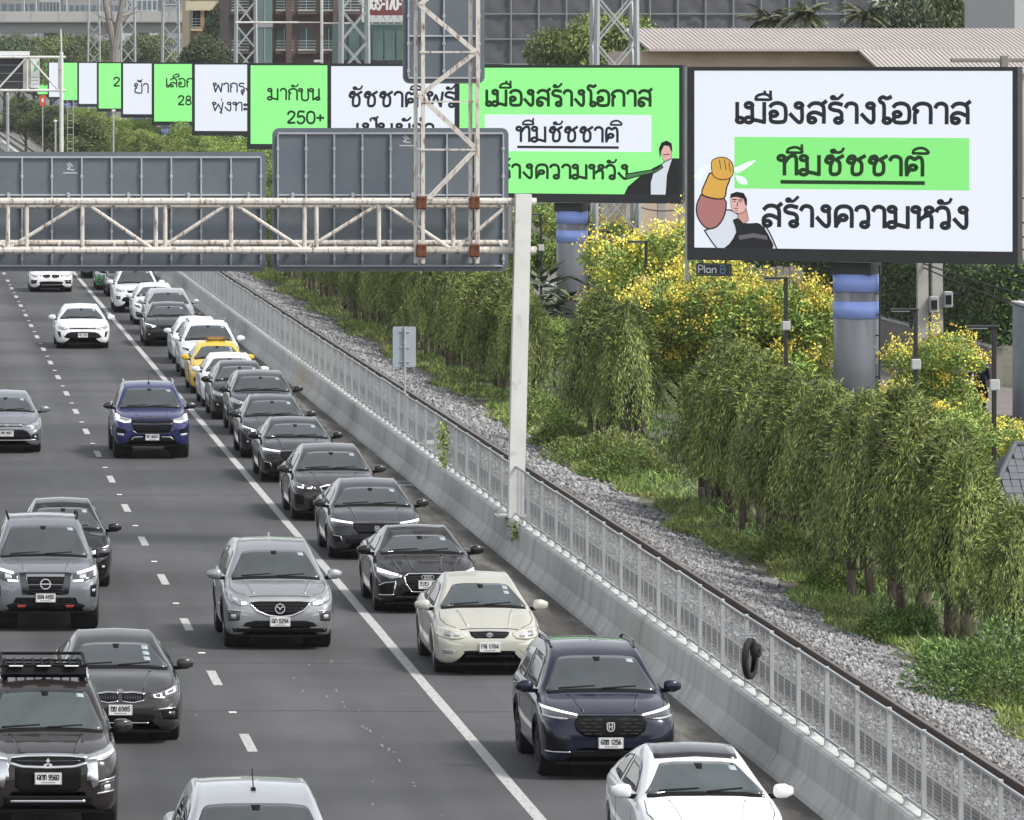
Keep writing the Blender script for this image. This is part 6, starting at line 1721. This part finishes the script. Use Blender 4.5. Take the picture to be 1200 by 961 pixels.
# ================================================================ FAR BACKGROUND
M_steel = mat('pylon_steel', (.40,.42,.43), .5, metal=.5, var=.12, vscale=1)
def pylon(px, d, wpx, label):
    X = (px-VX)*d/F; wd = wpx*d/F; hh = 34.0
    t = empty('lattice_pylon', (X, d, -.06), label, 'pylon', 'lattice steel pylons along the railway')
    h = wd/2; top = .55
    c = [(-h,-h),(h,-h),(h,h),(-h,h)]
    def q(i, z): k = 1-(1-top)*max(0, (z-8))/hh if z > 8 else 1+.012*(8-z); return Vector((c[i][0]*k, c[i][1]*k, z))
    for i in range(4):
        mb = MB(); mb.bar(q(i, 0), q(i, 8), .16); mb.bar(q(i, 8), q(i, hh), .15); mb.build('leg', M_steel, t)
    z = 0.3; k = 0
    stp = wd*1.15
    mb = MB()
    while z < 16:
        for i in range(4):
            j = (i+1) % 4
            mb.bar(q(i, z), q(j, z+stp), .06); mb.bar(q(j, z), q(i, z+stp), .06)
        z += stp
    mb.build('lattice_bracing', M_steel, t, kind='stuff')
    for z in (22, 26, 30):
        mb = MB(); mb.bar((-2.5, 0, z), (2.5, 0, z), .14); mb.build('crossarm', M_steel, t)
PY = [(720,224,48),(415,351,32),(288,459,24),(200,583,20),(150,689,17),(110,806,14)]
PL = ['lattice pylon standing behind the green billboard','lattice pylon behind the white billboard, second nearest','lattice pylon in front of the brown apartment block','lattice pylon left of the beige building','thin far lattice pylon before the viaduct','farthest thin lattice pylon before the viaduct']
for (px, d, wpx), lb in zip(PY, PL): pylon(px, d, wpx, lb)

def facade(name, cat, label, x0, x1, d, ybase, ytop, mwall, cols, z0=None, floor_h=3.2, win=None, bal=False, depth=14, winM=None, mull=True):
    X0, X1 = (x0-VX)*d/F, (x1-VX)*d/F; zt = H-(ytop-VY)*d/F
    t = empty(name, (X0, d, -.06), label, cat)
    W_ = X1-X0
    mb = MB(); mb.box(0, W_, 0, depth, 0, zt); mb.build('wall', mwall, t)
    n = int(zt/floor_h); cw = W_/cols
    for j in range(n):
        z = j*floor_h+.9
        if z+1.6 < 5.0: continue
        if z > 22: break
        for i in range(cols):
            if (win and (i, j) in win): continue
            mb = MB(); mb.box(i*cw+cw*.16, i*cw+cw*.84, -.06, -.003, z, z+1.7); wo = mb.build('window', winM or M_sglass, t)
            mb = MB(); mb.box(i*cw+cw*.12, i*cw+cw*.88, -.14, -.003, z-.14, z-.003); mb.build('sill', M_conc, wo)
            if mull:
                mb = MB(); mb.box(i*cw+cw*.49, i*cw+cw*.51, -.09, -.061, z, z+1.7); mb.build('mullion', M_galv, wo)
            if bal:
                for r_ in range(4):
                    mb = MB(); mb.box(i*cw+cw*.1, i*cw+cw*.9, -.9, -.86, z-.1+.25*r_, z-.06+.25*r_); mb.build('balcony_rail', M_galv, wo)
                mb = MB(); mb.box(i*cw+cw*.06, i*cw+cw*.94, -.95, -.15, z-.4, z-.2); mb.build('balcony_slab', mwall, wo)
    return t, W_, zt
M_brownw = mat('apartment_brown', (.085,.06,.055), .8, var=.15, vscale=.4)
M_grw = mat('apartment_grey', (.24,.245,.25), .8, var=.12, vscale=.3)
M_beige = mat('beige_render', (.52,.40,.25), .85, var=.1, vscale=.4)
M_aqua = mat('aqua_glass', (.11,.17,.17), .12, spec=.8, var=.25, vscale=.5)
# brown apartment block with glazed bays and balconies
apt, Wa, za = facade('apartment_block', 'building', 'brown apartment block with glass bays behind the white and green billboards', 268, 424, 520, 72, -260, M_brownw, 6, floor_h=3.3, winM=mat('apt_glass', (.05,.07,.075), .15, spec=.7, var=.3, vscale=.6), bal=True)
for (a, b) in ((300, 318), (334, 341), (389, 394)):
    mb = MB(); X0, X1 = (a-VX)*520/F-apt.location.x, (b-VX)*520/F-apt.location.x; mb.box(X0, X1, -1.3, -.96, 0, 24); mb.build('glazed_bay', M_aqua if a == 300 else M_brownw, apt)
    if a == 300:
        for z in np.arange(6, 23, 3.3):
            mb = MB(); mb.box(X0-.05, X1+.05, -1.36, -1.301, z, z+.35); mb.build('floor_band', M_grw, apt)
            mb = MB(); mb.box((X0+X1)/2-.04, (X0+X1)/2+.04, -1.34, -1.301, z+.36, z+3.28); mb.build('mullion', M_grw, apt)
be, Wb, zb2 = facade('beige_building', 'building', 'beige building with barred windows behind the left billboards', 222, 268, 560, 66, -60, M_beige, 3, floor_h=3.0, bal=True)
for x in (0.05, Wb-.3):
    mb = MB(); mb.box(x, x+.25, -.3, -.001, 0, zb2); mb.build('corner_pier', M_grw, be)
mb = MB(); mb.box(-.4, Wb+.4, -1.1, -.961, H+(71-7)*560/F-.35, H+(71-7)*560/F+.5); mb.build('cornice', M_cream, be)
# low aqua-glazed hall with a red sign board on its roof
ah, Wh, zh_ = facade('glass_hall', 'building', 'low hall with green glass panels behind the white billboard', 406, 476, 430, 74, 25, mat('hall_dark', (.05,.10,.10), .6), 1, floor_h=30)
for i in range(5):
    mb = MB(); mb.box(.15+i*.82, .9+i*.82, -.08, -.01, 6.5, zh_-.6); mb.build('glass_panel', M_aqua, ah)
mb = MB(); mb.box(-.2, Wh+.2, -.14, -.081, 9.6, 9.85); mb.build('frame_rail', M_dark, ah)
rb = empty('sign_board', ((428-VX)*428/F, 428, H+(71-18)*428/F-.0), 'dark red roof sign with a white phone number', 'sign')
mb = MB(); mb.box(0, 3.4, 0, .2, 0, 2.2); mb.build('board', mat('sign_red', (.15,.035,.04), .6, var=.1, vscale=1), rb)
text_obj('lettering', '089-170-1', lambda a, b, k: (a, -.001-k, b), .05, 2.75, .42, .78, .17, mat('sign_white', (.66,.66,.66), .5), rb)
mb = MB()
for i in range(7): mb.bar((i*.5, .1, -.6), (i*.5+.25, .1, 0), .04); mb.bar((i*.5+.25, .1, 0), (i*.5+.5, .1, -.6), .04)
mb.bar((0, .1, -.6), (3.6, .1, -.6), .05); mb.build('support_truss', M_steel, rb)
# net-wrapped building on a scaffold grid
nb = empty('netted_building', ((566-VX)*380/F, 380, -.06), 'tall building wrapped in dark grey netting on scaffold poles', 'building')
NW = (1010-566)*380/F; mb = MB(); mb.box(.2, NW-.2, 1.2, 14, 0, 26); mb.build('core', M_grw, nb)
M_net = mat('scaffold_net', (.085,.088,.098), .95, var=.22, vscale=.5, bump=1.0, bscale=1.2, stretch=(1,1,.4))
pc, pr_ = 32.6*380/F, 29.5*380/F
z0n = H+(71-46)*380/F+.06-3*pr_
for i in range(int(NW/pc)+1):
    for j in range(7):
        v, f = [], []
        for a in range(6):
            for b in range(6): v.append((i*pc+pc*a/5, .12+.10*math.sin(a*1.7+i*2.1+b*.9)*math.sin(PI*a/5)*math.sin(PI*b/5)+.05*RNG.normal()*math.sin(PI*a/5)*math.sin(PI*b/5), z0n+(j+b/5)*pr_))
        for a in range(5):
            for b in range(5): f.append((a*6+b, (a+1)*6+b, (a+1)*6+b+1, a*6+b+1))
        obj('net_panel', mesh_data('net_panel', v, f, M_net, True), nb)
    mb = MB(); mb.tube((i*pc, 0, z0n), (i*pc, 0, z0n+7*pr_), .055, 6); mb.build('scaffold_pole', mat('scaffold_tube', (.22,.23,.24), .5, metal=.4), nb)
for j in range(8):
    mb = MB(); mb.tube((0, .02, z0n+j*pr_), (NW, .02, z0n+j*pr_), .045, 6); mb.build('scaffold_ledger', MATS['scaffold_tube'], nb)
# tiled-roof house behind the two nearest billboards
DH = 236.0
hX0, hX1 = (744-VX)*DH/F, (1330-VX)*DH/F
hz = lambda y, d=DH: H-(y-VY)*d/F
ho = empty('roofed_house', (hX0, DH, -.06), 'beige house with a long pinkish ribbed roof behind the two nearest billboards', 'house')
M_roofp = mat('pinkish_roof', (.40,.36,.34), .7, var=.1, vscale=1.2)
M_house = mat('beige_house_wall', (.50,.40,.31), .85, var=.1, vscale=.5, col2=(.40,.31,.24), c2scale=.6)
HW = hX1-hX0
mb = MB(); mb.box(.35, HW, .9, 12, 0, hz(58)); mb.build('wall', M_house, ho)
def roof_plane(name, xa, xb, zt, zb_, y_t, y_b, skew, rib, m):
    """sloping roof sheet with raised ribs running down the slope, leaning by skew"""
    mb = MB(); mb.add([(xa+skew, y_b, zb_), (xb, y_b, zb_), (xb, y_t, zt), (xa, y_t, zt), (xa+skew, y_b, zb_-.1), (xb, y_b, zb_-.1), (xb, y_t, zt-.1), (xa, y_t, zt-.1)], [(0,1,2,3),(4,7,6,5),(0,4,5,1),(1,5,6,2),(2,6,7,3),(3,7,4,0)])
    o = mb.build(name, m, ho)
    x = xa+.15
    rm_ = MB(); rm_.bar((0, y_t, zt+.015), (skew, y_b, zb_+.015), .035); rme_ = rm_.me('roof_rib', m)
    while x < xb-.2:
        obj('roof_rib', rme_, o, (x, 0, 0)); x += rib
    return o
xs1 = (1006-VX)*DH/F-hX0
roof_plane('roof_slope', 0, HW, hz(33)+.06, hz(57)+.06, 3.2, 0, .55, .17, M_roofp)
roof_plane('roof_slope', xs1, HW, hz(57)+.04, hz(82)+.0, -.02, -2.6, .5, .17, M_roofp)
mb = MB(); mb.box(.55, xs1+.1, -.05, .05, hz(60)+.06, hz(57)-.05); mb.build('eaves_board', mat('eaves_brown', (.09,.05,.035), .7), ho)
mb = MB(); mb.box(xs1+.5, HW, -2.5, .8, 0, hz(84)); mb.build('wall', M_house, ho)
bm_ = empty('timber_beam', ((1114-VX)*212/F, 212, -.06), 'weathered timber beam on a post above the right end of the nearest billboard', 'beam')
mb = MB(); mb.bevbox(0, 3.2, -.1, .1, hz(71, 212), hz(66, 212), .02); mb.build('beam', M_plank, bm_); mb = MB(); mb.bevbox(1.7, 1.95, -.14, .14, 0, hz(63, 212), .02); mb.build('post', M_plank, bm_)
# grey tower at the right edge
facade('grey_tower', 'building', 'pale grey tower at the upper right corner', 1189, 1300, 300, 70, -200, mat('tower_grey', (.40,.41,.42), .8, var=.05, vscale=.4), 2, win={(0, k) for k in range(20)})

# trees and palms of the background
def big_crown(rx, h, z0, nl, ncl, ln, wd):
    V, cs = clump_crown(h, rx, h/2, nl, ncl, ln, wd, z0); return V
BT = [quads_data('crown', big_crown(3.6, 9, 3.0, 15000, 26, .24, .055), m) for m in (M_dtree, leaf_mat('olive_tree_leaf', (.10,.13,.045)), leaf_mat('light_tree_leaf', (.145,.19,.06)))]
BTR = trunk_mesh(6.0, .22, .08, 9, 99, 2.6)
def bigtree(px, ptop, d, s, k, label, cat='tree'):
    X = (px-VX)*d/F; zt = H-(ptop-VY)*d/F; sz = zt/8.6
    t = empty('background_tree', (X, d, -.06), label, cat, 'trees of the background'); t.scale = (s, s, sz); t.rotation_euler = (0, 0, random.uniform(0, 6))
    obj('crown', BT[k], t); obj('trunk', BTR, t)
bigtree(700, 22, 300, 1.0, 2, 'light green tree in front of the netted building')
bigtree(668, 40, 305, .7, 2, 'smaller light green tree left of the big pylon')
bigtree(752, 48, 300, .7, 2, 'light green tree beside the roof gable')
for i, px in enumerate((1080, 1112, 1145, 1178)): bigtree(px, -6-(i % 2)*6, 330+i*9, .95, 0 if i != 1 else 1, ('dark green tree %s above the pinkish roof' % ('next to the palms','second from the palms','third from the palms','next to the grey tower')[i]))
for i, px in enumerate((5, 22, 40, 60, 84, 100, 128, 165, 180)): bigtree(px, 41+((i*7) % 9), 830+i*6, 1.35, (0, 1, 2)[i % 3], 'hazy tree below the viaduct, number %s from the left edge' % ('one','two','three','four','five','six','seven','eight','nine')[i])
bigtree(255, 42, 500, .9, 0, 'dark tree in front of the beige building')
bigtree(262, 0, 556, .6, 0, 'dark tree between the beige building and the apartment block')
for i, px in enumerate((30, 52, 72, 95)): bigtree(px, 118+i*6, 600-i*35, .8, (0, 1, 0, 1)[i], 'dark bushy tree at the far left below the %s' % ('orange sign','far gantry column','far gantry truss','narrow green billboard')[i])
def palm(px, ptop, d, label, reddish=False):
    X = (px-VX)*d/F; zt = H-(ptop-VY)*d/F
    t = empty('palm_tree', (X, d, -.06), label, 'palm tree', 'palms above the pinkish roof')
    mb = MB(); mb.tube((0, 0, 0), (.1, 0, zt-.7), .17, 10, .12); mb.build('trunk', M_bark, t)
    out = []
    for i in range(26):
        a = i*2.4+random.uniform(-.2, .2); el = random.uniform(-.5, 1.1); l = random.uniform(1.0, 1.5)
        for k in range(22):
            s = k/21; pt = np.array([.1+l*s*math.cos(a)*math.cos(el*.6), l*s*math.sin(a)*math.cos(el*.6), zt-.7+l*s*math.sin(el)-.55*s*s])
            for sd2 in (-1, 1):
                dv = np.array([-math.sin(a)*sd2+.5*math.cos(a), math.cos(a)*sd2+.5*math.sin(a), -.35])
                out.append(leaves(pt[None], dv[None], np.array([[0, 0, 1.0]]), np.array([.5*(1-.5*s)]), np.array([.045])))
    obj('fronds', quads_data('fronds', np.concatenate(out), M_oflow if False else M_palm), t)
palm(1010, -4, 290, 'palm with arching fronds left of the dark trees')
palm(940, -4, 294, 'palm above the roof, middle of three')
palm(897, 4, 298, 'palm above the roof, leftmost of three')

# viaduct crossing far behind, hazy city blocks beyond it
DV = 905.0
vz = lambda y: H-(y-VY)*DV/F
vd = empty('viaduct', (-60, DV, -.06), 'grey concrete viaduct crossing far behind the trees at the upper left', 'viaduct')
mb = MB(); mb.box(0, 112, 0, 9, vz(38), vz(26)); mb.build('girder', mat('viaduct_girder', (.21,.215,.22), .85, var=.1, vscale=.1), vd)
mb = MB(); mb.box(0, 112, -.8, 9.8, vz(26), vz(13)); mb.build('parapet', mat('viaduct_parapet', (.34,.34,.33), .85, var=.1, vscale=.1), vd)
for i in range(9):
    mb = MB(); mb.box(4+i*13, 6.2+i*13, 2, 6, 0, vz(38)); mb.build('pier', M_conc2, vd)
for i in range(28):
    mb = MB(); mb.box(i*4, i*4+3.92, -.86, -.801, vz(25), vz(14)); mb.build('parapet_panel', MATS['viaduct_parapet'], vd)
for i in range(10):
    mb = MB(); mb.tube((48+i*6.2, 1, vz(13)), (48+i*6.2, 1, vz(13)+7), .12, 6); mb.build('lamp_mast', M_steel, vd)
for i, (a, b, yt, cc, d) in enumerate(((-40, 42, -60, 5, 1180), (46, 70, -90, 3, 1150), (74, 140, -70, 5, 1210), (143, 190, -120, 4, 1120), (192, 224, -80, 3, 1000))):
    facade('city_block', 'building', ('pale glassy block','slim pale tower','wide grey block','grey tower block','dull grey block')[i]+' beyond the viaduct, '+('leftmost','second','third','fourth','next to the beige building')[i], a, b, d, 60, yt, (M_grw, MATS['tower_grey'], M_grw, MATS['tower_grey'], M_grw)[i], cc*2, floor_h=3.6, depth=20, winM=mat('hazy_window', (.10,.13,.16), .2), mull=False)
# bare grey trunks of a big leafless tree before the viaduct
bt = empty('bare_tree', ((132-VX)*640/F, 640, -.06), 'bare grey tree trunk with branches in front of the viaduct', 'tree')
mb = MB(); mb.tube((0, 0, 0), (.2, 0, 11), .75, 10, .55); mb.tube((.2, 0, 11), (-1.2, 0, 18), .42, 8, .2); mb.tube((.2, 0, 11), (1.5, 0, 19), .45, 8, .2)
mb.build('trunk', mat('grey_bark', (.19,.175,.16), .95, var=.25, vscale=1), bt)
for i in range(16):
    a = random.uniform(-2.5, 2.5); z = random.uniform(11, 17); mb = MB(); mb.tube((a*.3, 0, z), (a*1.3, random.uniform(-1, 1), z+random.uniform(.6, 2.6)), .09, 5, .03); mb.build('branch', MATS['grey_bark'], bt)
# far gantry with the dark sign box, poles and small signs at the upper left
DF = 452.0
fx = lambda px: (px-VX)*DF/F
fz = lambda y: H-(y-VY)*DF/F
fg = empty('far_gantry', (fx(72), DF, -.06), 'far white gantry with a dark sign box at the upper left', 'gantry')
o0 = fg.location
mb = MB(); mb.tube((0, 0, 0), (0, 0, fz(60)), .17, 10, .14); mb.build('column', M_white, fg)
mb = MB(); mb.tube((0, 0, fz(60)), (-.05, 0, fz(33)), .07, 8, .05); mb.build('lightning_mast', M_white, fg)
for z in (66, 105):
    for dy in (0, 1.2):
        mb = MB(); mb.tube((-14, dy, fz(z)), (.3, dy, fz(z)), .1, 8); mb.build('chord', M_white, fg)
for i in range(7):
    mb = MB(); a, b = (66, 105) if i % 2 else (105, 66); mb.tube((-i*2.3-.2, 0, fz(a)), (-i*2.3-2.4, 0, fz(b)), .07, 6); mb.build('truss_diagonal', M_white, fg)
    mb = MB(); mb.tube((-i*2.3-.2, 0, fz(66)), (-i*2.3-.2, 0, fz(105)), .06, 6); mb.build('truss_post', M_white, fg)
sb = empty('sign_box', (fx(35), DF+.3, fz(104)), 'dark message sign box with a white hood on the far gantry', 'sign')
bwid = fx(27)-fx(-60)
mb = MB(); mb.box(-(fx(35)-fx(-60)), -(fx(35)-fx(27)), .3, .9, 0, fz(66)-fz(104)); mb.build('box_body', M_dark, sb)
mb = MB(); mb.box(-(fx(35)-fx(-60)), 0, -.2, 1.0, fz(65)-fz(104), fz(60)-fz(104)); mb.build('hood', mat('hood_white', (.7,.71,.7), .6), sb)
mb = MB(); mb.box(-(fx(35)-fx(27))+.01, 0, .25, .9, 0.02, fz(66)-fz(104)-.02); mb.build('end_panel', mat('hood_grey', (.5,.5,.48), .6), sb)
for i in range(3):
    mb = MB(); mb.box(-(fx(35)-fx(-60)), -(fx(35)-fx(27)), .27, .299, .5+i*.6, .54+i*.6); mb.build('seam', M_rib, sb)
pn = empty('direction_sign', (fx(36), DF+.6, fz(103)), 'white direction sign with a green arrow on the far gantry', 'sign')
mb = MB(); mb.box(0, fx(46.5)-fx(36), 0, .1, 0, fz(66)-fz(103)); mb.build('sign_plate', mat('sign_white_face', (.7,.72,.7), .5), pn)
mb = MB(); k = DF/F; mb.add([(3*k, -.01, 18*k), (9*k, -.01, 22*k), (10*k, -.01, 33*k), (7*k, -.01, 28*k), (2*k, -.01, 30*k), (5*k, -.01, 25*k)], [(0,1,2,3,4,5)]); mb.build('arrow', mat('sign_green', (.1,.45,.15), .5), pn)
for i in range(3):
    mb = MB(); mb.box(.05, fx(45)-fx(36), -.012, -.002, (4+i*4)*k, (5+i*4)*k); mb.build('print_line', M_rib, pn)
# small posts and lights far off
for (px, y0, y1, d, r, lb) in ((133, 131, 178, 340, .05, 'thin pale post with a cap above the left sign back'), (9, 111, 176, 470, .12, 'pale lamp post at the far left edge'), (65, 143, 178, 380, .06, 'short yellow-grey post beside the far gantry column')):
    zt_ = H-(y0-VY)*d/F; q = empty('post', ((px-VX)*d/F, d, -.06), lb, 'post'); mb = MB(); mb.tube((0, 0, 0), (0, 0, zt_+.06), r, 8); mb.build('shaft', M_galv, q)
    mb = MB(); mb.bevbox(-.1, .1, -.1, .1, zt_+.06, zt_+.18, .02); mb.build('cap', M_plate, q)
lad = empty('cable_ladder', ((79-VX)*448/F, 448, -.06), 'thin steel ladder beside the far gantry column', 'ladder')
for s in (0, .42):
    mb = MB(); mb.tube((s, 0, 0), (s, 0, fz(115)), .03, 6); mb.build('stile', M_galv, lad)
for i in range(14):
    mb = MB(); mb.tube((0, 0, .5+i*.5), (.42, 0, .5+i*.5), .02, 5); mb.build('rung', M_galv, lad)
q = empty('warning_sign', ((50-VX)*430/F, 430, 0), 'small orange signal board far off beside the track', 'sign')
mb = MB(); zz = H-(124-VY)*430/F; mb.box(-.22, .22, 0, .05, zz, zz+.75); mb.build('board', mat('orange_board', (.5,.09,.03), .6), q)
mb = MB(); mb.box(-.08, .08, -.01, -.001, zz+.25, zz+.5); mb.build('mark', M_plate, q); mb = MB(); mb.tube((0, .08, -.06), (0, .08, zz+.7), .04, 6); mb.build('post', M_galv, q)
wp = empty('camera_mast', ((377-VX)*352/F, 352, -.06), 'white mast with crossbars in front of the apartment block', 'mast')
z_ = lambda y: H-(y-VY)*352/F
mb = MB(); mb.tube((0, 0, 0), (0, 0, z_(-30)), .085, 10); mb.build('mast', M_white, wp)
mb = MB(); mb.tube(((276-377)*352/F, 0, z_(25)), ((350-377)*352/F, 0, z_(25)), .05, 6); mb.tube(((350-377)*352/F, 0, z_(25)), (0, 0, z_(25)), .03, 6); mb.build('crossbar', M_white, wp)
mb = MB(); mb.tube((.1, 0, z_(26)), ((410-377)*352/F, 0, z_(26)), .045, 6); mb.build('crossbar', M_white, wp)
mb = MB(); mb.bevbox(-.45, -.05, -.1, .1, z_(72), z_(69), .03); mb.build('camera_housing', M_plate, wp)

# ---------------------------------------------------------------- thin humid haze over the whole place
hz_m = bpy.data.materials.new('haze_air'); hz_m.use_nodes = True
N_, L_ = hz_m.node_tree.nodes, hz_m.node_tree.links
N_.remove(N_['Principled BSDF'])
pv = N_.new('ShaderNodeVolumePrincipled')
pv.inputs['Color'].default_value = (.93,.95,.98,1); pv.inputs['Density'].default_value = .00007; pv.inputs['Anisotropy'].default_value = .2
L_.new(pv.outputs[0], N_['Material Output'].inputs['Volume'])
mb = MB(); mb.box(-1510, 2510, -50, 5510, -1.5, 160); mb.build('haze', hz_m, None, kind='stuff', label='thin pale haze filling the air over the road', cat='haze')
